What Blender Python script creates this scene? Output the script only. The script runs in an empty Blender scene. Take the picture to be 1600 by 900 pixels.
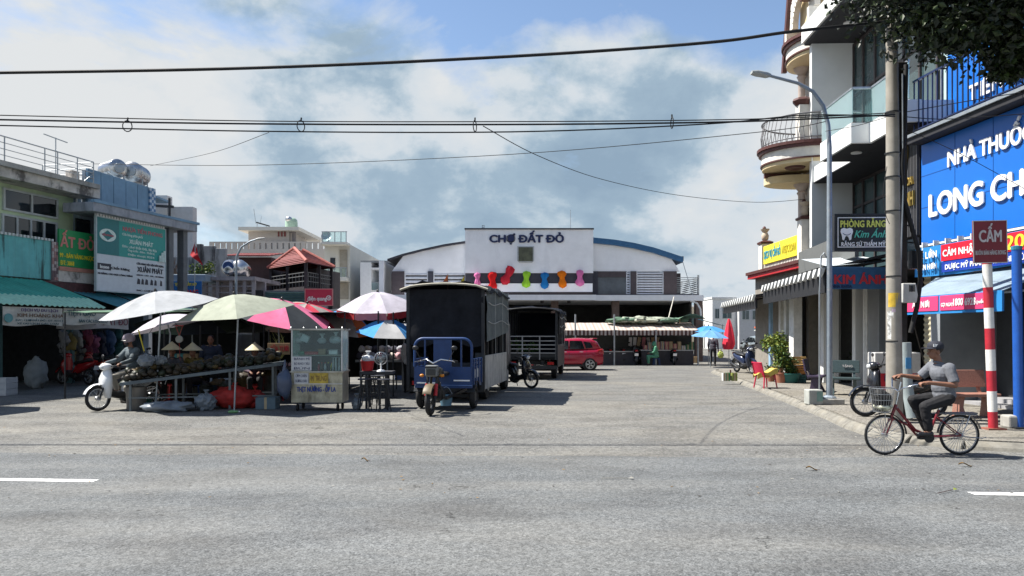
import bpy, math, random
from mathutils import Vector, Matrix, noise
R = math.radians
random.seed(7)
S = bpy.context.scene
C = S.collection
# ------------------------------------------------------------------ camera, sky, sun, exposure
EYE = 1.75; FPX = 1155.6; HU = 800.0; HV = 520.0
cam = bpy.data.cameras.new('camera'); cam.lens = 26; cam.sensor_width = 36
cam.shift_y = 70 / 1600; cam.clip_end = 3000; cam.clip_start = .05
camo = bpy.data.objects.new('camera', cam); C.objects.link(camo)
camo.location = (0, 0, EYE); camo.rotation_euler = (R(90), 0, 0); S.camera = camo
SUN_EL = 56.0
sv = Vector((-1, .17, 0)).normalized() * math.cos(R(SUN_EL)); sv.z = math.sin(R(SUN_EL))   # towards the sun
sun = bpy.data.lights.new('sun', 'SUN'); sun.energy = 5.0; sun.angle = R(.55); sun.color = (1, .955, .88)
suno = bpy.data.objects.new('sun', sun); C.objects.link(suno)
suno.rotation_euler = sv.to_track_quat('Z', 'Y').to_euler()
W = bpy.data.worlds.new('World'); S.world = W; W.use_nodes = True
nt = W.node_tree; nt.nodes.clear()
def N(t, tree=None, **k):
    n = (tree or nt).nodes.new(t)
    for a, b in k.items(): setattr(n, a, b)
    return n
def L(a, b, tree=None): (tree or nt).links.new(a, b)
def ramp(n, pts):
    e = n.color_ramp.elements
    while len(e) < len(pts): e.new(.5)
    for q, (p, c) in zip(e, pts): q.position = p; q.color = c if len(c) == 4 else (*c, 1)
sky = N('ShaderNodeTexSky', sky_type='NISHITA', sun_disc=False)
sky.sun_elevation = R(SUN_EL); sky.sun_rotation = math.atan2(sv.x, sv.y); sky.air_density = 1.0; sky.dust_density = .6; sky.ozone_density = 1.6
tc = N('ShaderNodeTexCoord'); sepd = N('ShaderNodeSeparateXYZ'); L(tc.outputs['Generated'], sepd.inputs[0])
def sky_noise(scale, sc, loc, detail, rough, dist):
    m_ = N('ShaderNodeMapping'); m_.inputs['Scale'].default_value = sc; m_.inputs['Location'].default_value = loc; L(tc.outputs['Generated'], m_.inputs[0])
    n = N('ShaderNodeTexNoise'); n.inputs['Scale'].default_value = scale; n.inputs['Detail'].default_value = detail; n.inputs['Roughness'].default_value = rough; n.inputs['Distortion'].default_value = dist; L(m_.outputs[0], n.inputs['Vector']); return n.outputs['Fac']
def mth(op, x, y, clamp=False):
    n = N('ShaderNodeMath', operation=op, use_clamp=clamp)
    for k, q in enumerate((x, y)):
        if isinstance(q, (int, float)): n.inputs[k].default_value = q
        else: L(q, n.inputs[k])
    return n.outputs[0]
def blob(u, v, r0, r1):                                                                    # a cloud bank in one part of the sky
    d = Vector(((u - HU) / FPX, 1, (HV - v) / FPX)).normalized(); n = N('ShaderNodeVectorMath', operation='DISTANCE'); L(tc.outputs['Generated'], n.inputs[0]); n.inputs[1].default_value = d
    m_ = N('ShaderNodeMapRange', interpolation_type='SMOOTHSTEP'); m_.inputs[1].default_value = r0; m_.inputs[2].default_value = r1; m_.inputs[3].default_value = 1; m_.inputs[4].default_value = 0; L(n.outputs['Value'], m_.inputs[0]); return m_.outputs[0]
n1 = sky_noise(3.0, (1, 1, 1.9), (.38, .2, .12), 12, .58, .3); n2 = sky_noise(2.5, (1, 1, 1.35), (3.1, 1.7, 2.2), 14, .57, .12); n3 = sky_noise(9, (1, 1, 1.6), (1, 4, 2), 8, .6, .2)
banks = mth('ADD', mth('ADD', mth('MULTIPLY', blob(455, 140, .04, .22), .8), mth('MULTIPLY', blob(560, 235, .05, .22), 1)), mth('ADD', mth('MULTIPLY', blob(700, 330, .04, .2), .8), mth('MULTIPLY', blob(1010, 170, .02, .16), .5)))
val = mth('SUBTRACT', mth('ADD', mth('MULTIPLY', n2, .85), mth('MULTIPLY', n3, .22)), mth('MULTIPLY', banks, .042))
high = N('ShaderNodeMapRange', interpolation_type='SMOOTHSTEP'); high.inputs[1].default_value = .26; high.inputs[2].default_value = .5; L(sepd.outputs[2], high.inputs[0])
covv = mth('SUBTRACT', mth('ADD', n1, mth('MULTIPLY', banks, .1)), mth('MULTIPLY', high.outputs[0], .2))
cov = N('ShaderNodeValToRGB'); ramp(cov, [(.36, (0, 0, 0)), (.50, (1, 1, 1))]); L(covv, cov.inputs[0])
shade = N('ShaderNodeValToRGB'); ramp(shade, [(.38, (.36, .50, .65)), (.45, (.45, .60, .74)), (.478, (.62, .75, .86)), (.507, (.82, .90, .97)), (.58, (.95, .98, 1))]); L(val, shade.inputs[0])
b1 = N('ShaderNodeBackground'); b1.inputs['Strength'].default_value = .085; L(sky.outputs[0], b1.inputs['Color'])
b2 = N('ShaderNodeBackground'); b2.inputs['Strength'].default_value = .38; L(shade.outputs[0], b2.inputs['Color'])
mx = N('ShaderNodeMixShader'); wo = N('ShaderNodeOutputWorld')
L(cov.outputs[0], mx.inputs[0]); L(b1.outputs[0], mx.inputs[1]); L(b2.outputs[0], mx.inputs[2]); L(mx.outputs[0], wo.inputs[0])
S.view_settings.view_transform = 'Standard'; S.view_settings.look = 'None'; S.view_settings.gamma = 1; S.view_settings.exposure = 1.08
S.view_settings.use_curve_mapping = False
try: S.cycles.max_bounces = 6; S.cycles.transparent_max_bounces = 12; S.cycles.caustics_reflective = False; S.cycles.caustics_refractive = False
except Exception: pass

# ------------------------------------------------------------------ helpers
def at(u, v, Y): return Vector(((u - HU) / FPX * Y, Y, EYE - (v - HV) / FPX * Y))          # a point seen at (u, v), Y metres away
def gnd(u, v, z=0):
    Y = (EYE - z) * FPX / (v - HV); return Vector(((u - HU) / FPX * Y, Y, z))
class Fac:                                                                                   # a street front: plan line and its own axes
    def __init__(s, p, deg): s.p = p; s.rz = R(deg); s.c = math.cos(s.rz); s.s = math.sin(s.rz)
    def at(s, u, v, off=0.):
        k = (u - HU) / FPX; px = s.p[0] - s.s * off; py = s.p[1] + s.c * off
        t = (k * py - px) / (s.c - k * s.s); Y = py + s.s * t
        return t, EYE - (v - HV) / FPX * Y
    def S(s, u, off=0.): return s.at(u, 500, off)[0]
    def w(s, t, off, z): return Vector((s.p[0] + s.c * t - s.s * off, s.p[1] + s.s * t + s.c * off, z))
MATS = {}
def mat(name, col, rough=.7, metal=0., var=.12, scale=5., bump=.08, bscale=45., spec=.4, stain=None, alpha=None, coat=0, stretch=(1, 1, 1), trans=0):
    if name in MATS: return MATS[name]
    m = bpy.data.materials.new(name); m.use_nodes = True; t = m.node_tree; b = t.nodes['Principled BSDF']
    b.inputs['Roughness'].default_value = rough; b.inputs['Metallic'].default_value = metal; b.inputs['Specular IOR Level'].default_value = spec
    if coat: b.inputs['Coat Weight'].default_value = coat; b.inputs['Coat Roughness'].default_value = .06
    co = N('ShaderNodeTexCoord', t); mpn = N('ShaderNodeMapping', t); mpn.inputs['Scale'].default_value = stretch; L(co.outputs['Object'], mpn.inputs[0], t)
    n = N('ShaderNodeTexNoise', t); n.inputs['Scale'].default_value = scale; n.inputs['Detail'].default_value = 6; n.inputs['Roughness'].default_value = .65; L(mpn.outputs[0], n.inputs['Vector'], t)
    r = N('ShaderNodeValToRGB', t); lo = tuple(max(0, c * (1 - var * 1.6)) for c in col); hi = tuple(min(1, c * (1 + var)) for c in col)
    ramp(r, [(.3, lo), (.68, hi)]); L(n.outputs['Fac'], r.inputs[0], t); out = r.outputs[0]
    if stain:
        n3 = N('ShaderNodeTexNoise', t); n3.inputs['Scale'].default_value = stain.get('scale', 2); n3.inputs['Detail'].default_value = 8; n3.inputs['Roughness'].default_value = .7
        mp3 = N('ShaderNodeMapping', t); mp3.inputs['Scale'].default_value = stain.get('stretch', (1, 1, .25)); L(co.outputs['Object'], mp3.inputs[0], t); L(mp3.outputs[0], n3.inputs['Vector'], t)
        r3 = N('ShaderNodeValToRGB', t); p = stain.get('at', .55); ramp(r3, [(p, (0, 0, 0)), (p + stain.get('soft', .12), (1, 1, 1))]); L(n3.outputs['Fac'], r3.inputs[0], t)
        mm = N('ShaderNodeMath', t, operation='MULTIPLY'); mm.inputs[1].default_value = stain.get('amt', .7); L(r3.outputs[0], mm.inputs[0], t)
        mc = N('ShaderNodeMix', t, data_type='RGBA'); L(mm.outputs[0], mc.inputs[0], t); L(out, mc.inputs[6], t); mc.inputs[7].default_value = (*stain['col'], 1); out = mc.outputs[2]
    L(out, b.inputs['Base Color'], t)
    if bump:
        n4 = N('ShaderNodeTexNoise', t); n4.inputs['Scale'].default_value = bscale; n4.inputs['Detail'].default_value = 4; L(co.outputs['Object'], n4.inputs['Vector'], t)
        bp = N('ShaderNodeBump', t); bp.inputs['Strength'].default_value = min(1, bump * 3); bp.inputs['Distance'].default_value = .007; L(n4.outputs['Fac'], bp.inputs['Height'], t); L(bp.outputs[0], b.inputs['Normal'], t)
    if trans: b.inputs['Subsurface Weight'].default_value = 0
    MATS[name] = m; return m
def glassmat(name, tint=(.9, .95, .95), opac=.18, rough=.03):
    if name in MATS: return MATS[name]
    m = bpy.data.materials.new(name); m.use_nodes = True; t = m.node_tree; b = t.nodes['Principled BSDF']; o = t.nodes['Material Output']
    b.inputs['Base Color'].default_value = (*tint, 1); b.inputs['Roughness'].default_value = rough; b.inputs['Specular IOR Level'].default_value = .8
    tr = N('ShaderNodeBsdfTransparent', t); tr.inputs[0].default_value = (*tint, 1); fr = N('ShaderNodeFresnel', t); fr.inputs[0].default_value = 1.5
    ad = N('ShaderNodeMath', t, operation='ADD', use_clamp=True); ad.inputs[1].default_value = opac; L(fr.outputs[0], ad.inputs[0], t)
    ms = N('ShaderNodeMixShader', t); L(ad.outputs[0], ms.inputs[0], t); L(tr.outputs[0], ms.inputs[1], t); L(b.outputs[0], ms.inputs[2], t); L(ms.outputs[0], o.inputs[0], t)
    MATS[name] = m; return m
def clothmat(name, col, tl=.25, var=.1, scale=3, bump=.2, bscale=5, stain=1):       # sheeting that lets some light through
    if name in MATS: return MATS[name]
    if stain == 1: stain = dict(col=tuple(c * .5 for c in col), scale=2.4, at=.5, soft=.28, amt=.55, stretch=(1, 1, 1))
    m = mat(name, col, .85, var=var, scale=scale, bump=bump, bscale=bscale, spec=.15, stain=stain); t = m.node_tree; b = t.nodes['Principled BSDF']; o = t.nodes['Material Output']
    tr = N('ShaderNodeBsdfTranslucent', t); src = b.inputs['Base Color'].links[0].from_socket; L(src, tr.inputs[0], t)
    ms = N('ShaderNodeMixShader', t); ms.inputs[0].default_value = tl; L(b.outputs[0], ms.inputs[1], t); L(tr.outputs[0], ms.inputs[2], t); L(ms.outputs[0], o.inputs[0], t)
    return m
def stripemat(name, cols, period, axis=0, tl=.2):                                          # printed stripes on awning sheeting
    m = clothmat(name, cols[0], tl); t = m.node_tree; b = t.nodes['Principled BSDF']
    co = N('ShaderNodeTexCoord', t); sp = N('ShaderNodeSeparateXYZ', t); L(co.outputs['Object'], sp.inputs[0], t)
    a = N('ShaderNodeMath', t, operation='DIVIDE'); a.inputs[1].default_value = period; L(sp.outputs[axis], a.inputs[0], t)
    f = N('ShaderNodeMath', t, operation='FRACT'); L(a.outputs[0], f.inputs[0], t)
    r = N('ShaderNodeValToRGB', t); r.color_ramp.interpolation = 'CONSTANT'; k = len(cols); ramp(r, [(i / k, c) for i, c in enumerate(cols)]); L(f.outputs[0], r.inputs[0], t)
    L(r.outputs[0], b.inputs['Base Color'], t)
    for n in t.nodes:
        if n.type == 'BSDF_TRANSLUCENT': L(r.outputs[0], n.inputs[0], t)
    return m
class MB:
    def __init__(s): s.v = []; s.f = []; s.m = []; s.mi = 0
    def add(s, vs, fs, M=None):
        o = len(s.v); s.v += [tuple(M @ Vector(p)) if M else tuple(p) for p in vs]
        for f in fs: s.f.append([o + i for i in f]); s.m.append(s.mi)
        return s
    def box(s, x0, x1, y0, y1, z0, z1, M=None):
        return s.add([(x0, y0, z0), (x1, y0, z0), (x1, y1, z0), (x0, y1, z0), (x0, y0, z1), (x1, y0, z1), (x1, y1, z1), (x0, y1, z1)],
                     [(3, 2, 1, 0), (4, 5, 6, 7), (0, 1, 5, 4), (1, 2, 6, 5), (2, 3, 7, 6), (3, 0, 4, 7)], M)
    def bar(s, p, q, w, h=None, up=(0, 0, 1)):
        p = Vector(p); q = Vector(q); d = (q - p); l = d.length
        if l < 1e-6: return s
        d /= l; up = Vector(up)
        if abs(d.dot(up)) > .98: up = Vector((0, 1, 0))
        x = d.cross(up).normalized(); z = x.cross(d); h = h or w
        M = Matrix((( x.x, d.x, z.x, p.x), (x.y, d.y, z.y, p.y), (x.z, d.z, z.z, p.z), (0, 0, 0, 1)))
        return s.box(-w / 2, w / 2, 0, l, -h / 2, h / 2, M)
    def tube(s, pts, r, n=8, cap=True, close=False):
        pts = [Vector(p) for p in pts]; k = len(pts); rr = r if isinstance(r, (list, tuple)) else [r] * k; vs = []; nx = None
        for i, p in enumerate(pts):
            a = pts[(i - 1) % k] if (i or close) else p; b = pts[(i + 1) % k] if (i < k - 1 or close) else p; d = (b - a)
            d = d.normalized() if d.length > 1e-9 else Vector((0, 0, 1))
            if nx is None: nx = d.orthogonal().normalized()
            nx = (nx - d * nx.dot(d)); nx = nx.normalized() if nx.length > 1e-6 else d.orthogonal().normalized(); ny = d.cross(nx)
            for j in range(n):
                t = 2 * math.pi * j / n; vs.append(p + (nx * math.cos(t) + ny * math.sin(t)) * rr[i])
        fs = []
        for i in range(k if close else k - 1):
            i2 = (i + 1) % k
            for j in range(n): fs.append((i * n + j, i * n + (j + 1) % n, i2 * n + (j + 1) % n, i2 * n + j))
        if cap and not close: fs += [tuple(range(n))[::-1], tuple((k - 1) * n + j for j in range(n))]
        return s.add(vs, fs)
    def lathe(s, prof, n=16, M=None, a0=0, a1=360):
        full = abs(a1 - a0) >= 359.9; vs = []; fs = []; k = len(prof); nn = n if full else n + 1
        for j in range(nn):
            t = R(a0 + (a1 - a0) * j / n)
            for r, z in prof: vs.append((r * math.cos(t), r * math.sin(t), z))
        for j in range(n):
            j2 = (j + 1) % nn
            for i in range(k - 1): fs.append((j * k + i, j2 * k + i, j2 * k + i + 1, j * k + i + 1))
        return s.add(vs, fs, M)
    def prism(s, poly, y0, y1, M=None):                                                    # outline in x, z pushed along y
        n = len(poly); vs = [(x, y0, z) for x, z in poly] + [(x, y1, z) for x, z in poly]
        return s.add(vs, [tuple(range(n)), tuple(range(2 * n - 1, n - 1, -1))] + [(i, n + i, n + (i + 1) % n, (i + 1) % n) for i in range(n)], M)
    def slab(s, poly, z0, z1, M=None):                                                     # outline in x, y pushed along z
        n = len(poly); vs = [(x, y, z0) for x, y in poly] + [(x, y, z1) for x, y in poly]
        return s.add(vs, [tuple(range(n))[::-1], tuple(range(n, 2 * n))] + [(i, (i + 1) % n, n + (i + 1) % n, n + i) for i in range(n)], M)
    def grid(s, fn, nu, nv, th=0, M=None):
        vs = [fn(i / nu, j / nv) for i in range(nu + 1) for j in range(nv + 1)]; w = nv + 1
        fs = [(i * w + j, (i + 1) * w + j, (i + 1) * w + j + 1, i * w + j + 1) for i in range(nu) for j in range(nv)]
        if th:
            o = len(vs); vs = vs + [(p[0], p[1], p[2] - th) for p in vs]; fs = fs + [tuple(o + q for q in f[::-1]) for f in fs]
            ed = [(i, 0) for i in range(nu + 1)] + [(nu, j) for j in range(1, nv + 1)] + [(i, nv) for i in range(nu - 1, -1, -1)] + [(0, j) for j in range(nv - 1, 0, -1)]
            ix = [i * w + j for i, j in ed]; m = len(ix); fs += [(ix[q], o + ix[q], o + ix[(q + 1) % m], ix[(q + 1) % m]) for q in range(m)]
        return s.add(vs, fs, M)
    def ell(s, c, r, n=12, m=8, M=None):
        c = Vector(c); r = r if isinstance(r, (list, tuple)) else (r, r, r); vs = [c + Vector((0, 0, -r[2]))]; fs = []
        for i in range(1, m):
            a = -math.pi / 2 + math.pi * i / m
            for j in range(n): t = 2 * math.pi * j / n; vs.append(c + Vector((r[0] * math.cos(a) * math.cos(t), r[1] * math.cos(a) * math.sin(t), r[2] * math.sin(a))))
        vs.append(c + Vector((0, 0, r[2]))); e = len(vs) - 1
        for j in range(n):
            fs.append((0, 1 + (j + 1) % n, 1 + j)); b = 1 + (m - 2) * n; fs.append((e, b + j, b + (j + 1) % n))
        for i in range(m - 2):
            for j in range(n): a = 1 + i * n; fs.append((a + j, a + (j + 1) % n, a + n + (j + 1) % n, a + n + j))
        return s.add(vs, fs, M)
    def loft(s, secs, n=16, p=2.6, M=None):                                                # (x, y, z, half width, half height[, power]) along x
        vs = []; fs = []; k = len(secs)
        for q in secs:
            x, y, z, a, b = q[:5]; pw = q[5] if len(q) > 5 else p
            for j in range(n):
                t = 2 * math.pi * j / n; ct, st = math.cos(t), math.sin(t)
                vs.append((x, y + a * math.copysign(abs(ct) ** (2 / pw), ct), z + b * math.copysign(abs(st) ** (2 / pw), st)))
        for i in range(k - 1):
            for j in range(n): fs.append((i * n + j, i * n + (j + 1) % n, (i + 1) * n + (j + 1) % n, (i + 1) * n + j))
        fs += [tuple(range(n))[::-1], tuple((k - 1) * n + j for j in range(n))]
        return s.add(vs, fs, M)
    def cone_seg(s, p, q, r0, r1, n=10):                                                   # tapered limb with rounded ends
        s.tube([p, q], [r0, r1], n); s.ell(p, r0, n, 6); s.ell(q, r1, n, 6); return s
    def mesh(s, name, mats, smooth=None):
        me = bpy.data.meshes.new(name); me.from_pydata(s.v, [], s.f); mats = mats if isinstance(mats, (list, tuple)) else [mats]
        for m in mats: me.materials.append(m)
        if len(mats) > 1: me.polygons.foreach_set('material_index', s.m)
        me.update()
        if smooth is not None:
            me.polygons.foreach_set('use_smooth', [True] * len(me.polygons))
            if smooth < 179: me.set_sharp_from_angle(angle=R(smooth))
        return me
    def build(s, name, mats, parent=None, smooth=None, bevel=0, loc=None, rot=None, seg=2):
        o = bpy.data.objects.new(name, s.mesh(name, mats, smooth)); C.objects.link(o); o.parent = parent
        if loc is not None: o.location = loc
        if rot is not None: o.rotation_euler = rot
        if bevel:
            b = o.modifiers.new('bevel', 'BEVEL'); b.width = bevel; b.segments = seg; b.limit_method = 'ANGLE'; b.angle_limit = R(40)
        return o
def tag(o, label=None, cat=None, group=None, kind=None):
    if label: o['label'] = label
    if cat: o['category'] = cat
    if group: o['group'] = group
    if kind: o['kind'] = kind
    return o
def thing(name, label, cat, loc=(0, 0, 0), rz=0., group=None):
    o = bpy.data.objects.new(name, None); C.objects.link(o); o.empty_display_size = .2; o.location = loc; o.rotation_euler = (0, 0, rz)
    return tag(o, label, cat, group)
def dup(o, loc=None, rz=None, label=None, group=None, parent=None, scale=None):
    c = o.copy(); C.objects.link(c); c.parent = parent
    if loc is not None: c.location = loc
    if rz is not None: c.rotation_euler = (0, 0, rz)
    if scale is not None: c.scale = (scale,) * 3
    if label: c['label'] = label
    if group: c['group'] = group
    for ch in list(o.children): dup(ch, parent=c)
    return c
def piece(src, loc=None, rot=None, parent=None):                                           # a further alike piece sharing mesh data
    c = bpy.data.objects.new(src.name.split('.')[0], src.data); C.objects.link(c); c.parent = parent or src.parent
    if loc is not None: c.location = loc
    if rot is not None: c.rotation_euler = rot
    for m in src.modifiers:
        b = c.modifiers.new('bevel', 'BEVEL'); b.width = m.width; b.segments = m.segments; b.limit_method = 'ANGLE'; b.angle_limit = m.angle_limit
    return c
TSC = bpy.data.scenes.new('scratch')
def bake(o):                                                                               # modifiers or lettering -> plain mesh
    TSC.collection.objects.link(o); vl = TSC.view_layers[0]; vl.update(); me = bpy.data.meshes.new_from_object(o.evaluated_get(vl.depsgraph)); d = o.data
    bpy.data.objects.remove(o)
    return me
def letters(body, h, w=None, m=None, parent=None, x=0., z=0., y=-.01, depth=.006, bold=.02, align='C', shear=0, rot=0, name='lettering', vfit=False):
    c = bpy.data.curves.new('t', 'FONT'); c.body = body.replace('Đ', '\u00d0'); c.size = 1; c.extrude = .5; c.shear = shear; c.resolution_u = 2 if h < .2 else 5
    me = bake(bpy.data.objects.new('t', c)); bpy.data.curves.remove(c); me.name = name
    if bold > .001:                                                                        # heavier strokes: shifted copies a hair apart in depth
        b = MB(); fs = [tuple(p.vertices) for p in me.polygons]; vs = [v.co.copy() for v in me.vertices]
        for i, (dx, dy) in enumerate(((0, 0), (-bold, 0), (bold, 0), (0, bold * .7), (0, -bold * .7))): b.add([(p.x + dx, p.y + dy, p.z + .03 * i) for p in vs], fs)
        bpy.data.meshes.remove(me); me = b.mesh(name, m)
    xs = [v.co.x for v in me.vertices]; ys = [v.co.y for v in me.vertices]
    if not xs: return None
    x0, x1 = min(xs), max(xs); y0, y1 = min(ys), max(ys)
    cap = (y1 - y0) if vfit else .73
    sy = h / cap; sx = (w / (x1 - x0)) if w else sy; ox = {'C': (x0 + x1) / 2, 'L': x0, 'R': x1}[align]; oy = ((y0 + y1) / 2) if vfit else .365
    for v in me.vertices: X, Y, Z = v.co; v.co = ((X - ox) * sx, -Z * depth * 2, (Y - oy) * sy)
    me.materials.clear(); me.materials.append(m)
    o = bpy.data.objects.new(name, me); C.objects.link(o); o.parent = parent; o.location = (x, y, z); o.rotation_euler = (0, rot, 0)
    return o
def sign(name, label, loc, rz, w, h, bm, texts=(), th=.06, frame=None, fw=.04, cat='sign', bands=()):
    t = thing(name, label, cat, loc, rz)
    MB().box(0, w, 0, th, 0, h).build('board', bm, t, bevel=.005)
    if frame:
        b = MB(); b.box(-fw, w + fw, -.02, th - .005, -fw, 0); b.box(-fw, w + fw, -.02, th - .005, h, h + fw); b.box(-fw, 0, -.02, th - .005, 0, h); b.box(w, w + fw, -.02, th - .005, 0, h); b.build('frame', frame, t)
    for (x0, x1, z0, z1, m) in bands: MB().box(x0 * w, x1 * w, -.006, 0, z0 * h, z1 * h).build('panel', m, t)
    for q in texts:
        s_, x, z, hh, ww, m = q[:6]; kw = q[6] if len(q) > 6 else {}
        letters(s_, hh * h, ww * w if ww else None, m, t, x * w, z * h, **{'y': -.012, **kw})
    return t
def sag(p, q, d, n=16):
    p = Vector(p); q = Vector(q); return [p.lerp(q, i / n) - Vector((0, 0, 4 * d * (i / n) * (1 - i / n))) for i in range(n + 1)]
# ------------------------------------------------------------------ common materials
white = mat('white_paint', (.72, .72, .70), .6, stain=dict(col=(.38, .37, .34), scale=1.2, at=.56, soft=.25, amt=.35))
whitep = mat('white_plastic', (.75, .75, .74), .35, var=.04, bump=0)
lwhite = mat('letter_white', (.8, .8, .79), .5, var=.03, bump=0)
black = mat('black_rubber', (.014, .014, .015), .75, var=.2)
blackp = mat('black_plastic', (.02, .02, .022), .4, var=.1, bump=.03)
seatm = mat('black_vinyl', (.016, .016, .018), .5, bump=.05, bscale=90)
steel = mat('steel', (.45, .46, .47), .35, .9, var=.15)
galv = mat('galvanised', (.33, .36, .38), .5, .6, var=.12)
chrome = mat('chrome', (.7, .7, .7), .15, 1, var=.05, bump=0)
darkm = mat('dark_metal', (.035, .037, .04), .5, .5, var=.2)
redp = mat('red_paint', (.42, .02, .025), .4, var=.12, bump=.02)
redl = mat('letter_red', (.5, .03, .04), .5, var=.05, bump=0)
bluep = mat('blue_paint', (.012, .042, .14), .45, var=.15, bump=.03, stain=dict(col=(.05, .045, .04), scale=5, at=.6, amt=.6, stretch=(1, 1, 1)))
greenl = mat('letter_green', (.1, .5, .36), .5, var=.05, bump=0)
yell = mat('letter_yellow', (.72, .6, .04), .5, var=.05, bump=0)
navy = mat('letter_navy', (.012, .02, .08), .5, var=.05, bump=0)
dglass = mat('dark_glass', (.012, .016, .02), .06, spec=.7, var=.3, scale=.6, bump=0)
tglass = mat('teal_glass', (.05, .085, .09), .08, spec=.7, var=.3, scale=.5, bump=0)
clear = glassmat('clear_glass', (.85, .95, .95), .03)
conc = mat('concrete', (.36, .35, .32), .85, var=.15, scale=2, bump=.15, stain=dict(col=(.09, .085, .075), scale=1.6, at=.5, soft=.25, amt=.75, stretch=(1, 1, .3)))
skin = mat('skin', (.22, .105, .065), .55, var=.08, scale=12, bump=.03)
hairm = mat('hair', (.012, .01, .01), .6, var=.2)
wood = mat('wood', (.2, .12, .06), .7, scale=3, stretch=(8, 8, 1))
brownm = mat('dark_brown_trim', (.085, .03, .025), .5)
# ------------------------------------------------------------------ ground, road, pavement
def asphalt(name, c0, c1, patch, pcol, grain=120, bump=.5, lanes=False):
    m = bpy.data.materials.new(name); m.use_nodes = True; t = m.node_tree; b = t.nodes['Principled BSDF']; b.inputs['Roughness'].default_value = .88; b.inputs['Specular IOR Level'].default_value = .25
    co = N('ShaderNodeTexCoord', t)
    g = N('ShaderNodeTexVoronoi', t); g.inputs['Scale'].default_value = grain * .55; L(co.outputs['Object'], g.inputs['Vector'], t)
    n = N('ShaderNodeTexNoise', t); n.inputs['Scale'].default_value = grain; n.inputs['Detail'].default_value = 3; n.inputs['Roughness'].default_value = .7; L(co.outputs['Object'], n.inputs['Vector'], t)
    r = N('ShaderNodeValToRGB', t); ramp(r, [(.34, tuple(c * .42 for c in c0)), (.47, c0), (.66, c1)]); L(n.outputs['Fac'], r.inputs[0], t)
    gm = N('ShaderNodeMix', t, data_type='RGBA', blend_type='MULTIPLY'); gm.inputs[0].default_value = .75
    gr = N('ShaderNodeValToRGB', t); ramp(gr, [(0, (.42, .42, .42)), (1, (1.12, 1.12, 1.12))]); L(g.outputs['Color'], gr.inputs[0], t); L(gr.outputs[0], gm.inputs[7], t)
    n2 = N('ShaderNodeTexNoise', t); n2.inputs['Scale'].default_value = .35; n2.inputs['Detail'].default_value = 9; n2.inputs['Roughness'].default_value = .68; n2.inputs['Distortion'].default_value = .4
    mp = N('ShaderNodeMapping', t); mp.inputs['Scale'].default_value = (.6, 1.3, 1); L(co.outputs['Object'], mp.inputs[0], t); L(mp.outputs[0], n2.inputs['Vector'], t)
    r2 = N('ShaderNodeValToRGB', t); ramp(r2, [(.44, (0, 0, 0)), (.62, (patch,) * 3)]); L(n2.outputs['Fac'], r2.inputs[0], t)
    mc = N('ShaderNodeMix', t, data_type='RGBA'); L(r2.outputs[0], mc.inputs[0], t); L(r.outputs[0], mc.inputs[6], t); mc.inputs[7].default_value = (*pcol, 1); L(mc.outputs[2], gm.inputs[6], t)
    n3 = N('ShaderNodeTexNoise', t); n3.inputs['Scale'].default_value = .9; n3.inputs['Detail'].default_value = 7; L(mp.outputs[0], n3.inputs['Vector'], t)
    r3 = N('ShaderNodeValToRGB', t); ramp(r3, [(.32, (.66, .65, .65)), (.55, (1, 1, 1))]); L(n3.outputs['Fac'], r3.inputs[0], t)
    md = N('ShaderNodeMix', t, data_type='RGBA', blend_type='MULTIPLY'); md.inputs[0].default_value = .8; L(gm.outputs[2], md.inputs[6], t); L(r3.outputs[0], md.inputs[7], t)
    out = md.outputs[2]
    vo = N('ShaderNodeTexVoronoi', t, feature='DISTANCE_TO_EDGE'); vo.inputs['Scale'].default_value = .33; wv = N('ShaderNodeTexNoise', t); wv.inputs['Scale'].default_value = 2.5; wv.inputs['Detail'].default_value = 6; L(co.outputs['Object'], wv.inputs['Vector'], t)
    va = N('ShaderNodeVectorMath', t, operation='MULTIPLY_ADD'); L(wv.outputs['Color'], va.inputs[0], t); va.inputs[1].default_value = (.9, .9, 0); L(co.outputs['Object'], va.inputs[2], t); L(va.outputs[0], vo.inputs['Vector'], t)
    rc = N('ShaderNodeValToRGB', t); ramp(rc, [(.0, (.35, .35, .35)), (.006, (1, 1, 1))]); L(vo.outputs['Distance'], rc.inputs[0], t); mk = N('ShaderNodeMath', t, operation='GREATER_THAN'); mk.inputs[1].default_value = .56; L(n2.outputs['Fac'], mk.inputs[0], t)
    cm = N('ShaderNodeMix', t, data_type='RGBA', blend_type='MULTIPLY'); L(mk.outputs[0], cm.inputs[0], t); L(out, cm.inputs[6], t); L(rc.outputs[0], cm.inputs[7], t); out = cm.outputs[2]
    if lanes:
        wl = N('ShaderNodeTexNoise', t); wl.inputs['Scale'].default_value = 1.1; wl.inputs['Detail'].default_value = 5; ml = N('ShaderNodeMapping', t); ml.inputs['Scale'].default_value = (.035, 1, 1); ml.inputs['Rotation'].default_value = (0, 0, .05); L(co.outputs['Object'], ml.inputs[0], t); L(ml.outputs[0], wl.inputs['Vector'], t)
        rl_ = N('ShaderNodeValToRGB', t); ramp(rl_, [(.36, (.86, .87, .88)), (.6, (1.0, 1.0, 1.0))]); L(wl.outputs['Fac'], rl_.inputs[0], t); lm_ = N('ShaderNodeMix', t, data_type='RGBA', blend_type='MULTIPLY'); lm_.inputs[0].default_value = 1; L(out, lm_.inputs[6], t); L(rl_.outputs[0], lm_.inputs[7], t); out = lm_.outputs[2]
    L(out, b.inputs['Base Color'], t)
    bp = N('ShaderNodeBump', t); bp.inputs['Strength'].default_value = bump; bp.inputs['Distance'].default_value = .012; L(n.outputs['Fac'], bp.inputs['Height'], t); L(bp.outputs[0], b.inputs['Normal'], t)
    return m
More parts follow.
